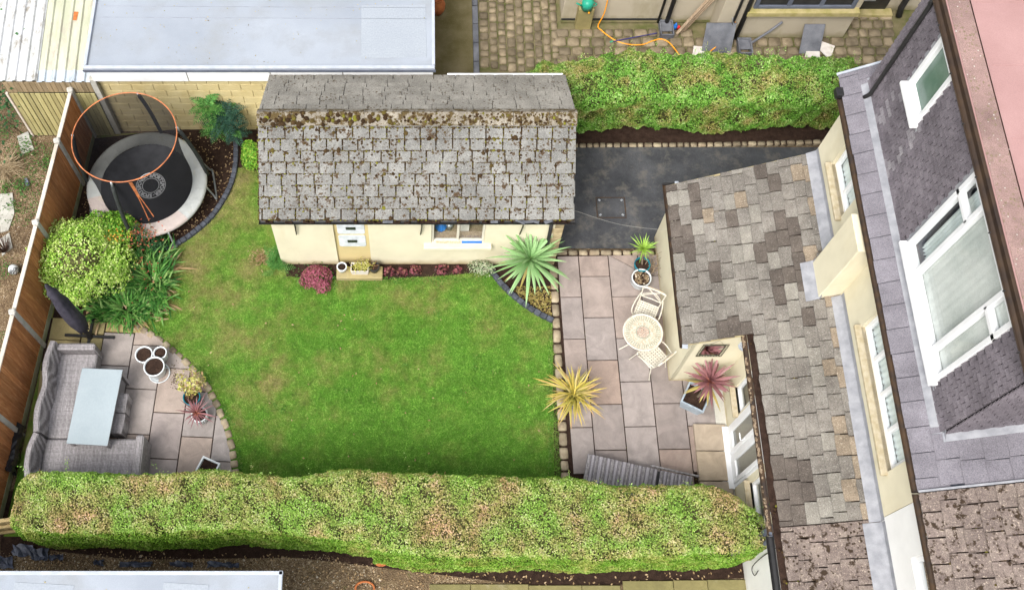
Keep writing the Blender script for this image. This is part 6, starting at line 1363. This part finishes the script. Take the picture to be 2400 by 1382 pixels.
# rattan lounger half under the hedge
lo = thing('rattan_lounger', 'grey rattan sun lounger lying half under the lower hedge', 'lounger', (4.0, 4.7, 0)); a0 = at(1378, 1062, .33); a1 = at(1535, 1098, .33); d = (a1 - a0); an = math.atan2(d.y, d.x); T = Matrix.Translation(a0) @ Matrix.Rotation(an, 4, 'Z')
def weave(name, n, L, T2, w):
    bd = MB(); bd.box(None, (L, w, .04), b=.01, M=T2 @ Matrix.Translation((L / 2, -.31, -.012))); bd = bd.build(name, MAT['rattan_dark'], lo)
    for i in range(n):
        q = L / n; b = MB(); b.box(None, (q * (.62 if i % 3 else .8), w - .01, .03), b=.008, M=T2 @ Matrix.Translation((q * (i + .5), -.31, .006 + .004 * (i % 2)))); b.build('woven_band', MAT['rattan_light'] if i % 2 else MAT['rattan'], bd)
weave('bed', 18, 1.32, T, .62); weave('backrest', 9, .60, T @ Matrix.Translation((1.36, 0, .03)) @ Matrix.Rotation(R(-4), 4, 'Y'), .60)
b = MB(); b.box(None, (.9, .035, .06), b=.01, M=T @ Matrix.Translation((1.62, .03, .05))); b.build('arm_rail', MAT['rattan'], lo); b = MB(); b.box(None, (1.9, .58, .08), b=.01, M=T @ Matrix.Translation((1.0, -.31, -.06))); b.build('frame', MAT['oldwood'] if False else MAT['darkpot'], lo)
for x_ in (.1, 1.85):
    for y_ in (-.05, -.56): b = MB(); b.box(None, (.05, .05, .26), b=.008, M=T @ Matrix.Translation((x_, y_, -.19))); b.build('leg', MAT['rattan'], lo)
# mirror, reel and pole on the gable wall
q = [atY(*p, 6.70) for p in ((1629.6, 833), (1689, 829), (1712.7, 799), (1650, 803))]; xa, xb, za, zb = 5.03, 5.49, 1.46, 2.05
mi = thing('wall_mirror', 'rectangular mirror in a wire frame hanging on the cream gable wall', 'mirror', (5.26, 6.70, 1.46))
box('glass', ((xa + xb) / 2, 6.702, (za + zb) / 2), (xb - xa - .08, .012, zb - za - .08), MAT['mirror'], mi, 0, .002); b = MB()
for i in (0, .05):
    L = [(xa + i, 6.69, za + i), (xb - i, 6.69, za + i), (xb - i, 6.69, zb - i), (xa + i, 6.69, zb - i)]
    for k in range(4): b.tube([L[k], L[(k + 1) % 4]], .006, 5)
for k in range(9): b.tube([(xa + k * .051, 6.69, zb), (xa + k * .051 + .025, 6.69, zb - .05)], .004, 4); b.tube([(xa + k * .051, 6.69, za), (xa + k * .051 + .025, 6.69, za + .05)], .004, 4); b.tube([(xa, 6.69, za + k * .065), (xa + .05, 6.69, za + k * .065 + .03)], .004, 4); b.tube([(xb, 6.69, za + k * .065), (xb - .05, 6.69, za + k * .065 + .03)], .004, 4)
b.tube([(xa + .1, 6.69, zb), (5.27, 6.70, zb + .18), (xb - .1, 6.69, zb)], .003, 4); b.build('wire_frame', MAT['wire'], mi)
re = thing('hose_reel', 'grey reel on the wall under the lean-to gutter', 'reel', (5.76, 6.55, 1.9)); MB().lathe([(0, -.06), (.1, -.06), (.1, -.04), (.06, -.04), (.06, .04), (.1, .04), (.1, .06), (0, .06)], 16, atX(1745, 808, 5.76)).build('drum', MAT['trim_edge'], re)
pl = thing('prop_pole', 'purple-blue prop pole leaning from the red cordyline to the wall', 'pole', (5.6, 6.5, .5)); b = MB(); b.tube([tuple(at(1692, 852, .9)), tuple(atX(1736, 804, 5.74))], .014, 8); b.build('shaft', MAT['purple_pole'], pl)
wl = thing('clothes_line', 'thin white clothes line strung from the shed to the house across the drive', 'line', (3.8, 9.1, 1.9)); b = MB(); b.tube([tuple(p) for p in smooth_line([Vector((2.9, 9.45, 1.95)), Vector((3.75, 9.2, 1.86)), Vector((4.66, 9.02, 1.95))], 8)], .0018, 4); b.build('cord', MAT['concrete'], wl)
# ================================================================ trampoline
TC = Vector((-5.68, 10.84, 0)); tr = thing('trampoline', 'round black trampoline with grey pad and tall orange-rimmed safety net', 'trampoline', TC)
TZ, RO, RM, RN, ZN = .56, 1.235, .955, 1.0, 2.34
n = 64; V = []; F = []
for i in range(9):
    r_ = RM * i / 8; z = TZ - .03 - .05 * (1 - (r_ / RM) ** 2)
    for k in range(n): a = 2 * math.pi * k / n; V.append((r_ * math.cos(a), r_ * math.sin(a), z + (.012 * math.sin(5 * a + 1) * (r_ / RM) ** 3)))
for i in range(8):
    for k in range(n): F.append((i * n + k, (i + 1) * n + k, (i + 1) * n + (k + 1) % n, i * n + (k + 1) % n))
obj('jump_mat', me_new('jump_mat', V, F, MAT['mat_black'], True), tr, loc=TC)
# six pad segments, two of them faded pink
for sgm in range(6):
    V = []; F = []; m = 12
    for i in range(m + 1):
        a = 2 * math.pi * (sgm + i / m) / 6 + R(18); wv = .012 * math.sin(i * 2.3 + sgm)
        for r_, z in ((RO + .005, TZ - .05), (RO, TZ - .005), (RO - .05, TZ + .015 + wv * .5), (RM + .1, TZ + .012 + wv), (RM - .01, TZ - .01)): V.append((r_ * math.cos(a), r_ * math.sin(a), z))
    for i in range(m):
        for j in range(4): F.append((i * 5 + j, (i + 1) * 5 + j, (i + 1) * 5 + j + 1, i * 5 + j + 1))
    obj('pad', me_new('pad', V, F, MAT['pad_pink'] if sgm in (3, 4) else MAT['pad'], True), tr, loc=TC)
b = MB(); b.tube([(TC.x + (RO - .02) * math.cos(2 * math.pi * k / 60), TC.y + (RO - .02) * math.sin(2 * math.pi * k / 60), TZ - .07) for k in range(60)], .022, 8, closed=True); b.build('rim_tube', MAT['galv'], tr, True)
for a in (12, 102, 192, 282):
    u, v = Vector((math.cos(R(a - 14)), math.sin(R(a - 14)), 0)), Vector((math.cos(R(a + 14)), math.sin(R(a + 14)), 0)); b = MB(); rr_ = RO - .02
    b.tube([tuple(p) for p in smooth_line([TC + u * rr_ + Vector((0, 0, TZ - .08)), TC + u * (rr_ + .10) + Vector((0, 0, .12)), TC + u * (rr_ + .14) + Vector((0, 0, .03)), TC + v * (rr_ + .14) + Vector((0, 0, .03)), TC + v * (rr_ + .10) + Vector((0, 0, .12)), TC + v * rr_ + Vector((0, 0, TZ - .08))], 4)], .02, 7); b.build('leg', MAT['galv'], tr, True)
def pole_pt(a, t):
    u = Vector((math.cos(a), math.sin(a), 0)); r_ = RO + .02 - (RO + .02 - RN) * max(0, (t - .0)) ** .9 * 1.0 - .0; r_ += .05 * math.sin(math.pi * t); return TC + u * r_ + Vector((0, 0, TZ - .1 + (ZN - TZ + .1) * t))
for a in (R(12), R(82), R(178), R(262)):
    b = MB(); b.tube([tuple(pole_pt(a, t)) for t in np.linspace(0, .93, 9)], .040, 9); po = b.build('pole', MAT['sleeve'], tr, True)
    b = MB(); b.tube([tuple(pole_pt(a, t)) for t in (.93, 1.0)], .024, 8); b.build('pole_cap', MAT['galv'], po, True)
ang = [2 * math.pi * k / 72 for k in range(72)]
b = MB(); b.tube([(TC.x + RN * math.cos(a), TC.y + RN * math.sin(a), ZN) for a in ang], .0115, 8, closed=True); b.build('top_ring', MAT['orange'], tr, True)
V = []; F = []; m = 8
for i in range(m + 1):
    t = i / m; r_ = RM - .01 + (RN - RM) * t - .05 * math.sin(math.pi * t)
    for k in range(72): V.append((r_ * math.cos(ang[k]), r_ * math.sin(ang[k]), TZ - .01 + (ZN - TZ) * t))
for i in range(m):
    for k in range(72): F.append((i * 72 + k, i * 72 + (k + 1) % 72, (i + 1) * 72 + (k + 1) % 72, (i + 1) * 72 + k))
net = obj('safety_net', me_new('safety_net', V, F, MAT['net'], True), tr, loc=TC)
def net_pt(a, t, o=.008): r_ = RM - .01 + (RN - RM) * t - .05 * math.sin(math.pi * t) + o; return Vector((TC.x + r_ * math.cos(a), TC.y + r_ * math.sin(a), TZ - .01 + (ZN - TZ) * t))
# orange door zip: a wide flap at the top, two zips spreading below
def strip(a0, a1, t0, t1, w0, w1, nm, k=8):
    V = []; F = []
    for i in range(k + 1):
        f = i / k; a = a0 + (a1 - a0) * f; t = t0 + (t1 - t0) * f; w = w0 + (w1 - w0) * f; V += [net_pt(a - w, t), net_pt(a + w, t)]
    for i in range(k): F.append((2 * i, 2 * i + 1, 2 * i + 3, 2 * i + 2))
    obj(nm, me_new(nm, V, F, MAT['orange']), net)
za = R(-78); strip(za, za, .97, .60, .034, .028, 'zip_flap'); strip(za - .012, za - .03, .62, .06, .011, .011, 'zip'); strip(za + .012, za + .10, .62, .12, .011, .011, 'zip')
# printed ring of lettering on the mat
def flat_text(chars, rad, size, zz, a0):
    mb = MB()
    for i, ch in enumerate(chars):
        if ch == ' ': continue
        cu = bpy.data.curves.new('glyph', 'FONT'); cu.body = ch; cu.size = size; cu.align_x = 'CENTER'; cu.align_y = 'CENTER'; cu.resolution_u = 2; cu.offset = .004; o = bpy.data.objects.new('glyph', cu); COL.objects.link(o)
        dg_ = bpy.context.evaluated_depsgraph_get(); me = bpy.data.meshes.new_from_object(o.evaluated_get(dg_)); a = a0 - 2 * math.pi * i / len(chars)
        T = Matrix.Translation((rad * math.cos(a), rad * math.sin(a), zz)) @ Matrix.Rotation(a - math.pi / 2, 4, 'Z') @ Matrix.Scale(1.3, 4)
        mb.add([T @ v.co for v in me.vertices], [tuple(f.vertices) for f in me.polygons]); bpy.data.objects.remove(o); bpy.data.curves.remove(cu); bpy.data.meshes.remove(me)
    return mb
LC = Vector((TC.x + .07, TC.y - .02, 0)); tx = flat_text('SPORTSPOWER·SPORTSPOWER·', .235, .085, TZ - .068, R(96)); obj('lettering', me_new('lettering', tx.V, tx.F, MAT['letter']), tr, loc=LC)
for r0, r1 in ((.293, .308), (.165, .178)): V, F = lathe([(r0, TZ - .067), (r1, TZ - .067)], 48); obj('printed_ring', me_new('printed_ring', V, [f[::-1] for f in F], MAT['letter']), tr, loc=LC)
# ================================================================ things in the cobbled yard
hz = .035
def pxs(pts, z=hz): return [at(x, y, z) for x, y in pts]
ho = thing('garden_hose', 'orange garden hose snaking over the cobbled yard', 'hose', at(1500, 100)); b = MB(); b.tube([tuple(p) for p in smooth_line([Vector((4.13, 15.36, 1.6)), Vector((4.13, 15.3, .5))] + pxs([(1402, 60), (1410, 72), (1440, 94), (1470, 104), (1505, 105), (1530, 96), (1550, 92), (1568, 100), (1582, 116), (1592, 130)]), 6)], .014, 7); b.build('tube', MAT['hose'], ho, True)
ho2 = thing('hose_end', 'short orange hose end curving down from the outside tap', 'hose', at(1700, 90)); b = MB(); b.tube([tuple(p) for p in smooth_line([Vector((6.98, 14.90, .62)), at(1709, 68, .5), at(1700, 88, .3), at(1678, 110, .15), at(1655, 128, .08)], 6)], .014, 7); b.build('tube', MAT['hose'], ho2, True)
tapb = thing('outside_tap', 'brass outside tap on the rendered bay wall', 'tap', (6.95, 14.92, .66)); b = MB(); b.tube([(6.9, 14.96, .7), (6.9, 14.86, .7), (6.93, 14.84, .62)], .016, 7); b.box((6.9, 14.87, .74), (.07, .015, .03)); b.build('body', MAT['galv'], tapb)
rd_ = thing('grey_rod', 'thin grey rod with a green tip lying on the cobbles', 'rod', at(1480, 90)); b = MB(); b.tube([tuple(at(1434, 98, .06)), tuple(at(1540, 78, .06))], .014, 6); b.build('shaft', MAT['purple_pole'], rd_); b = MB(); b.tube([tuple(at(1430, 99, .06)), tuple(at(1436, 97, .06))], .02, 6); b.build('tip', MAT['plant_green_can'], rd_)
def lean(name, label, cat, x0, x1, yb, yt, h_, th, mat, part, base_z=.03):
    r = thing(name, label, cat, ((x0 + x1) / 2, yb, base_z)); V = [(x0, yb, base_z), (x1, yb, base_z), (x1 + .02, yt, h_), (x0 + .02, yt, h_)]; dv = Vector((0, -th, th * .4)); V += [tuple(Vector(v) + dv) for v in V]
    obj(part, me_new(part, V, [(4, 5, 6, 7), (0, 1, 5, 4), (1, 2, 6, 5), (2, 3, 7, 6), (3, 0, 4, 7), (3, 2, 1, 0)], mat), r); return r
lean('slate_sheet', 'large grey slate sheet leaning on the bay wall beside tap', 'slate', 6.32, 6.98, 14.52, 14.88, .62, .02, MAT['slate_sheet'], 'sheet')
lean('slate_sheet', 'smaller grey slate sheet leaning below the black window', 'slate', 8.52, 8.98, 14.50, 14.90, .55, .02, MAT['slate_sheet'], 'sheet')
for i, (qs, lb) in enumerate((([(1626, 108), (1664, 112), (1660, 136), (1622, 132)], 'white stone tile lying by the large slate sheet'), ([(1893, 101), (1918, 104), (1922, 138), (1886, 134)], 'left of the two white stone tiles on the cobbles'), ([(1922, 98), (1956, 110), (1944, 142), (1914, 112)], 'right tilted one of the two white stone tiles'))):
    p_ = ccw([at(x, y, .06)[:2] for x, y in qs]); cx_, cy_ = sum(p[0] for p in p_) / 4, sum(p[1] for p in p_) / 4; r = thing('stone_tile', lb, 'tile', (cx_, cy_, .04), 'white stone tiles in the yard'); V, F = prism([(p[0] - cx_, p[1] - cy_) for p in p_], -.03, 0, .004); obj('tile_plate', me_new('tile_plate', V, F, MAT['white_tile']), r, loc=(cx_, cy_, .07 + .012 * i))
pk = thing('timber_offcuts', 'bundle of old timber planks propped in the wall corner', 'timber', at(1590, 80))
for i, (xa_, ya_, xb_, yb_) in enumerate(((1586, 80, 1618, 10), (1594, 76, 1622, 18), (1602, 72, 1620, 24))): pa, pb__ = at(xa_, ya_, .05), Vector((6.42 + .06 * i, 15.25, 1.2)); b = MB(); b.bar(tuple(pa), tuple(pb__), .07, .035); b.build('plank', MAT['oldwood'], pk)
bl = thing('blue_spray_bottle', 'small blue plastic bottle by the timber planks', 'bottle', at(1582, 66)); MB().lathe([(0, 0), (.045, 0), (.05, .12), (.02, .16), (.018, .2), (0, .2)], 12, at(1581, 68, .03)).build('body', MAT['blue'], bl, True)
rb = thing('red_bottle', 'small red capped bottle by the timber planks', 'bottle', at(1590, 64)); MB().lathe([(0, 0), (.035, 0), (.035, .1), (.015, .13), (0, .14)], 12, at(1589, 69, .03)).build('body', MAT['red'], rb, True)
ww_ = thing('watering_can', 'green plastic watering can standing against the stained wall', 'watering can', (3.85, 15.25, .4)); wc = atY(1377, 8, 15.25); b = MB(); b.lathe([(0, 0), (.13, 0), (.13, .22), (.05, .27), (0, .27)], 18, (wc.x, 15.22, wc.z - .12)); b.tube([(wc.x - .1, 15.2, wc.z - .05), (wc.x - .26, 15.15, wc.z + .12)], .02, 7); b.tube([tuple(p) for p in smooth_line([Vector((wc.x + .1, 15.2, wc.z + .1)), Vector((wc.x + .2, 15.2, wc.z + .02)), Vector((wc.x + .12, 15.2, wc.z - .06))], 5)], .012, 6); b.build('body', MAT['plant_green_can'], ww_, True); box('stand', (wc.x, 15.27, (wc.z - .12) / 2), (.34, .22, wc.z - .12), MAT['slab_old'], ww_)
b = MB(); b.tube([(wc.x - .06 + .1, 15.12, wc.z - .13), (wc.x + .04, 15.08, wc.z - .13)], .022, 7); b.build('spout_cap', MAT['hose'], ww_)
ch = thing('terracotta_urn', 'orange terracotta urn beside the garage wall on mossy path', 'urn', at(1026, 20)); MB().lathe([(0, 0), (.1, 0), (.16, .15), (.17, .3), (.12, .42), (.10, .46), (.13, .5), (.11, .5), (.08, .44), (0, .40)], 22, at(1026, 30, .0)).build('body', MAT['terracotta'], ch, True)
# ================================================================ rough ground at the left and below the hedge
def weed(label, x, y, r_, n, mat='weeds', size=.05, z=.04): 
    root = thing('weed_patch', label, 'weeds', at(x, y)); P = np.array(at(x, y, z)) + rng.normal(0, 1, (n, 3)) * (r_, r_, .03); P[:, 2] = np.abs(P[:, 2] - 0) ; leaves('weed_leaves', P, np.tile([0, 0, 1.], (n, 1)), rng.uniform(size * .6, size * 1.3, n), MAT[mat], root, .6, .5)
for x, y, r_, n, lb in ((50, 250, .14, 110, 'green weeds beside the board lean-to corner'), (62, 345, .13, 120, 'dark green weeds on gravel below the lean-to'), (52, 432, .10, 110, 'leafy green weed on the gravel beside a blue scrap'), (12, 440, .10, 90, 'blue-green weed at the left picture edge'), (110, 380, .09, 70, 'low weeds on gravel against the fence post'), (10, 305, .14, 110, 'weeds behind the dry grass tuft'), (82, 300, .10, 80, 'small weeds at the foot of the slatted boards'), (8, 630, .12, 100, 'weeds beside the patterned stone ball'), (30, 480, .08, 50, 'weeds between the broken paving stones')): weed(lb, x, y, r_, n)
ivy = thing('ivy_growth', 'dark ivy growing at the upper left corner beside the corrugated roof', 'ivy', (-9, 13.7, 0)); P = np.array([-9.05, 13.6, 1.0]) + rng.normal(0, 1, (1600, 3)) * (.35, .9, .5); leaves('ivy_leaves', P, np.tile([0, -.3, 1.], (1600, 1)), rng.uniform(.05, .1, 1600), MAT['darkleaf'], ivy, .8, .6)
dgr = thing('dry_grass_tuft', 'sprawling tuft of pale dry grass at the left picture edge', 'grass tuft', at(10, 400)); r = np.random.default_rng(3); V = []; F = []; rd = []
for i in range(190):
    v, f, lv = ribbon(np.array(at(12, 395)) + r.normal(0, .07, 3) * (1, 1, .2), r.uniform(-2.2, 1.2), R(r.uniform(5, 50)), r.uniform(.3, .6), .012, r.uniform(.4, 1.2), 4); k = len(V); V += v; F += [tuple(q + k for q in ff) for ff in f]; rd += [r.random()] * len(v)
me = me_new('dry_blades', V, F, MAT['deadgrass'], True); a_ = me.attributes.new('rnd', 'FLOAT', 'POINT'); a_.data.foreach_set('value', np.array(rd, np.float32)); stuff(obj('dry_blades', me, dgr))
tws = thing('bare_twiggy_shrub', 'bare red-brown twiggy shrub on the gravel left of the fence', 'shrub', at(15, 590)); b = MB()
for i in range(60):
    p = np.array(at(14, 590)); a = rng.uniform(0, 6.28); L = rng.uniform(.3, .75); e = p + np.array([math.cos(a) * L * .45, math.sin(a) * L * .45, L]); b.tube([p, p * .5 + e * .5 + rng.normal(0, .03, 3), e], [.007, .005, .002], 4, False)
stuff(b.build('twigs', MAT['twig'], tws))
sb_ = thing('stone_ball', 'patterned white stone ball on the gravel left of the fence', 'ornament', at(36, 634)); b = MB(); b.lathe([(0, 0), (.05, .01), (.10, .06), (.11, .11), (.085, .17), (.04, .2), (0, .205)], 16, at(36, 636, -.02)); b.build('ball', MAT['white_glaze'], sb_, True); b = MB(); sc = Vector(at(36, 636, .088))
for i in range(9):
    u = Vector((rng.normal(), rng.normal() - .3, abs(rng.normal()) + .5)).normalized(); s = u.orthogonal().normalized(); w = u.cross(s); b.tube([tuple(sc + u * .108 + (s * math.cos(q) + w * math.sin(q)) * .032) for q in np.linspace(0, 6.28, 12)[:-1]], .006, 4, closed=True)
b.build('rings', MAT['darkpot'], sb_)
brk = struct(thing('broken_paving', 'broken weathered paving pieces sunk in the gravel at left', 'paving', at(20, 560)))
for q in ([(0, 455), (30, 452), (34, 500), (20, 540), (0, 545)], [(40, 320), (66, 308), (80, 350), (52, 362)], [(0, 560), (22, 545), (30, 580), (5, 600)]): slab_at(brk, px2(q), MAT['concrete'], .012, .004, -.03)
bs = thing('blue_scrap', 'small crumpled blue plastic scrap on the gravel by the fence', 'scrap', at(62, 432)); P = [Vector(at(x, y, .02)) + Vector((0, 0, random.uniform(0, .05))) for x, y in ((57, 420), (64, 418), (70, 434), (66, 438), (60, 436), (63, 428))]; obj('film', me_new('film', P, [(0, 1, 5), (1, 2, 5), (2, 3, 5), (3, 4, 5), (4, 0, 5)], MAT['felt_edge']), bs)
N = 11000; P = np.stack([rng.uniform(-9.6, -7.3, N), rng.uniform(4.6, 12.2, N), np.abs(rng.normal(0, .02, N)) - .01], 1); P = P[(bumps(P, 2.6, 91) + .6 * bumps(P, 6, 92) > .25) & (P[:, 0] < np.array([fence_pt(y).x for y in P[:, 1]]) - .06)]
tag(leaves('low_weeds', P, np.tile([0, 0, 1.], (len(P), 1)), rng.uniform(.02, .05, len(P)), MAT['weeds'], None, .6, .5), 'low creeping weeds scattered over the gravel left of the fence', 'weeds')
def stones(name, label, polys, n, s0, s1):
    P = []
    for q, f in polys:
        xs_ = [p[0] for p in q]; ys_ = [p[1] for p in q]; m = int(n * f); c = np.stack([rng.uniform(min(xs_), max(xs_), m), rng.uniform(min(ys_), max(ys_), m), np.full(m, .0)], 1); P.append(c[inside(c, q)])
    P = np.concatenate(P); nrm = unit(rng.normal(0, .25, (len(P), 3)) + (0, 0, 1)); o = lumps(name, P, nrm, rng.uniform(s0, s1, len(P)) * (1 + (rng.random(len(P)) < .02) * 1.6), MAT['pebble'], None, .7); return tag(o, label, 'gravel')
gl = [(-9.9, 4.5), (fence_pt(4.5).x - .05, 4.5), (-7.22, 12.2), (-9.9, 12.2)]; o = stones('gravel', 'loose tan gravel left of the brown fence', [(gl, 1)], 15000, .005, .013); o.location.z = -.02
g2 = px2([(0, 1290), (560, 1310), (760, 1296), (900, 1345), (880, 1400), (0, 1400)]); o = stones('gravel', 'loose tan gravel between the lower hedge and the grey flat roof', [(g2, 1)], 12000, .006, .016); o.location.z = -.012
ms = thing('weed_membrane', 'torn blue-black plastic membrane poking from the lower gravel', 'membrane', at(300, 1325))
for x, y, w in ((10, 1318, 30), (55, 1290, 30), (95, 1300, 24), (135, 1306, 20), (320, 1322, 46), (425, 1322, 34), (515, 1322, 36), (545, 1324, 22), (232, 1318, 14)):
    V = []; F = []; m = 6
    for i in range(m + 1):
        for j in range(4): p = at(x + (i / m - .5) * w * 1.6, y + (j - 1.5) * (4 if x > 100 else 9) + random.uniform(-2, 2), 0); V.append((p.x + random.uniform(-.02, .02), p.y + random.uniform(-.02, .02), .012 + random.uniform(0, .075)))
    for i in range(m):
        for j in range(3): F.append((i * 4 + j, i * 4 + j + 1, i * 4 + j + 5, i * 4 + j + 4))
    obj('plastic_fold', me_new('plastic_fold', V, F, MAT['plastic_sheet']), ms)
rr_ = thing('terracotta_shard', 'curved orange terracotta shard on the soil below the hedge', 'shard', at(893, 1320)); V, F = prism(ccw([tuple(Vector(at(893 + 14 * math.cos(a), 1320 + 7 * math.sin(a)))[:2]) for a in np.linspace(0, 5.7, 10)]), .0, .03, .004); obj('shard_piece', me_new('shard_piece', V, F, MAT['terracotta']), rr_)
rt = thing('rusty_hoop', 'rusty metal hoop with rubble beside the lower gravel', 'hoop', at(855, 1375)); b = MB(); c = at(855, 1378, .04); b.tube([(c.x + .17 * math.cos(q), c.y + .12 * math.sin(q), .05) for q in np.linspace(-.2, 3.4, 14)], .02, 7); b.build('ring', MAT['terracotta'], rt)
# litter: fallen leaves scattered over lawn, soil and patio
def scatter(name, label, poly_, n, size, mat, z=.03):
    xs_ = [p[0] for p in poly_]; ys_ = [p[1] for p in poly_]; c = np.stack([rng.uniform(min(xs_), max(xs_), n), rng.uniform(min(ys_), max(ys_), n), np.full(n, z)], 1); c = c[inside(c, poly_)]; return tag(leaves(name, c, np.tile([0, 0, 1.], (len(c), 1)), rng.uniform(size * .6, size * 1.3, len(c)), MAT[mat], None, .55, .3), label, 'litter')
scatter('bark_litter', 'brown bark and leaf litter on the trampoline soil bed', px2([(400, 312), (550, 312), (548, 420), (480, 520), (400, 570), (350, 590), (180, 560), (200, 440)]), 1500, .045, 'straw', .02)
scatter('leaf_litter', 'dry brown litter on the soil strip below the lower hedge', px2([(60, 1285), (700, 1300), (1300, 1350), (1750, 1335), (1700, 1358), (1200, 1382), (700, 1382), (60, 1330)]), 900, .05, 'straw', .01)
scatter('fallen_leaves', 'few pale fallen leaves scattered on the lawn', px2([(420, 620), (660, 660), (1250, 760), (1290, 1080), (600, 1080), (480, 860)]), 70, .05, 'straw', .045)
scatter('spilt_compost', 'dark spilt compost crumbs beside the white pots', px2([(395, 868), (425, 862), (428, 905), (400, 912)]), 60, .035, 'twig' if False else 'redleaf', .04) if False else None
o = lumps('compost_crumbs', np.array([at(410 + rng.normal(0, 6), 884 + rng.normal(0, 13), .034) for i in range(90)]), np.tile([0, 0, 1.], (90, 1)), rng.uniform(.004, .014, 90), MAT['moss'], None, .5); tag(o, 'dark spilt compost crumbs on slabs beside the white pots', 'compost')
scatter('roof_litter', 'small dark leaf bits and grit on the grey garage roof', [(-6.5, 12.5), (.1, 12.5), (.1, 17), (-6.5, 17)], 260, .03, 'bedleaf', 2.366)
scatter('roof_litter', 'small leaf bits on the lower left grey flat roof', [(-8, 1.5), (-2.4, 1.5), (-2.4, 2.55), (-8, 2.55)], 50, .03, 'bedleaf', 2.416)
P = []
for u_c in (0, .61, 1.22, 1.83):
    for k in range(70): P.append((*rot(u_c + rng.normal(0, .004), rng.uniform(-4.3, .4), O, A), .018))
P = np.array(P); P = P[bumps(P, 5, 60) > .1]; lumps('joint_moss', P, np.tile([0, 0, 1.], (len(P), 1)), rng.uniform(.004, .011, len(P)), MAT['moss'], patio, .5)
P = np.array([at(x, y, .02) for x, y in zip(rng.uniform(1620, 1640, 60), rng.uniform(1000, 1130, 60))]); lumps('joint_moss', P, np.tile([0, 0, 1.], (60, 1)), rng.uniform(.006, .014, 60), MAT['moss'], patio, .5)
# weeds and clover tufts in the lawn, longer grass along its edges
tuft = []
for a_, b__ in zip(px2([(384, 594), (345, 766), (455, 856), (518, 948), (554, 1050)]), px2([(392, 640), (380, 792), (490, 898), (540, 1000), (562, 1120)])):
    for k in range(130): f = rng.random(); tuft.append((a_[0] + (b__[0] - a_[0]) * f + rng.normal(.03, .03), a_[1] + (b__[1] - a_[1]) * f + rng.normal(0, .03), .02))
for k in range(420): f = rng.random(); p = at(1294 - rng.random() * 10, 760 + f * 360); tuft.append((p.x, p.y, .02))
for k in range(900): p = at(690 + rng.random() * 450, 650 + abs(rng.normal(0, 9))); tuft.append((p.x, p.y, .02))
for k in range(16):
    c_ = at(rng.uniform(560, 1250), rng.uniform(700, 1070))
    for j in range(26): tuft.append((c_.x + rng.normal(0, .04), c_.y + rng.normal(0, .04), .02))
tuft = np.array(tuft); tag(leaves('lawn_weeds', tuft, np.tile([0, 0, 1.], (len(tuft), 1)), rng.uniform(.03, .07, len(tuft)), MAT['lawn_weed'], None, .28, .8), 'longer grass tufts and clover along the lawn edges', 'grass')
# ================================================================ grass blades
LAWN = px2([(556, 392), (545, 432), (526, 474), (496, 516), (454, 553), (417, 577), (384, 594), (392, 640), (384, 700), (345, 766), (380, 792), (418, 822), (455, 856), (490, 898), (518, 948), (540, 1000), (554, 1050), (562, 1140), (1316, 1140), (1305, 950), (1296, 800), (1292, 756), (1260, 742), (1218, 714), (1174, 672), (1146, 640), (1060, 645), (890, 657), (760, 656), (690, 650), (655, 628), (615, 515), (610, 395)])
LAWN = [(p[0], p[1]) for p in LAWN]; N = 330000
c = np.stack([rng.uniform(min(p[0] for p in LAWN) - .03, max(p[0] for p in LAWN), N), rng.uniform(min(p[1] for p in LAWN), max(p[1] for p in LAWN), N), np.zeros(N)], 1); c[:, :2] += 0; c = c[inside(c, LAWN)]; n = len(c)
c[:, :2] += rng.normal(0, .012, (n, 2)); a = rng.uniform(0, 6.28, n); hgt_ = rng.uniform(.012, .034, n) * (1 + .35 * bumps(c, 2.2, 9)); wd = rng.uniform(.003, .0055, n); ln = rng.normal(0, .036, (n, 2))
V = np.zeros((n, 3, 3)); V[:, 0, 0] = c[:, 0] + np.cos(a) * wd; V[:, 0, 1] = c[:, 1] + np.sin(a) * wd; V[:, 1, 0] = c[:, 0] - np.cos(a) * wd; V[:, 1, 1] = c[:, 1] - np.sin(a) * wd; V[:, 2, :2] = c[:, :2] + ln; V[:, 2, 2] = hgt_
g = tri_mesh('grass', V, np.array([(0, 1, 2)]), MAT['grass'], None, rng.random(n)); tag(g, 'mown green lawn grass with worn straw-coloured patches', 'grass')
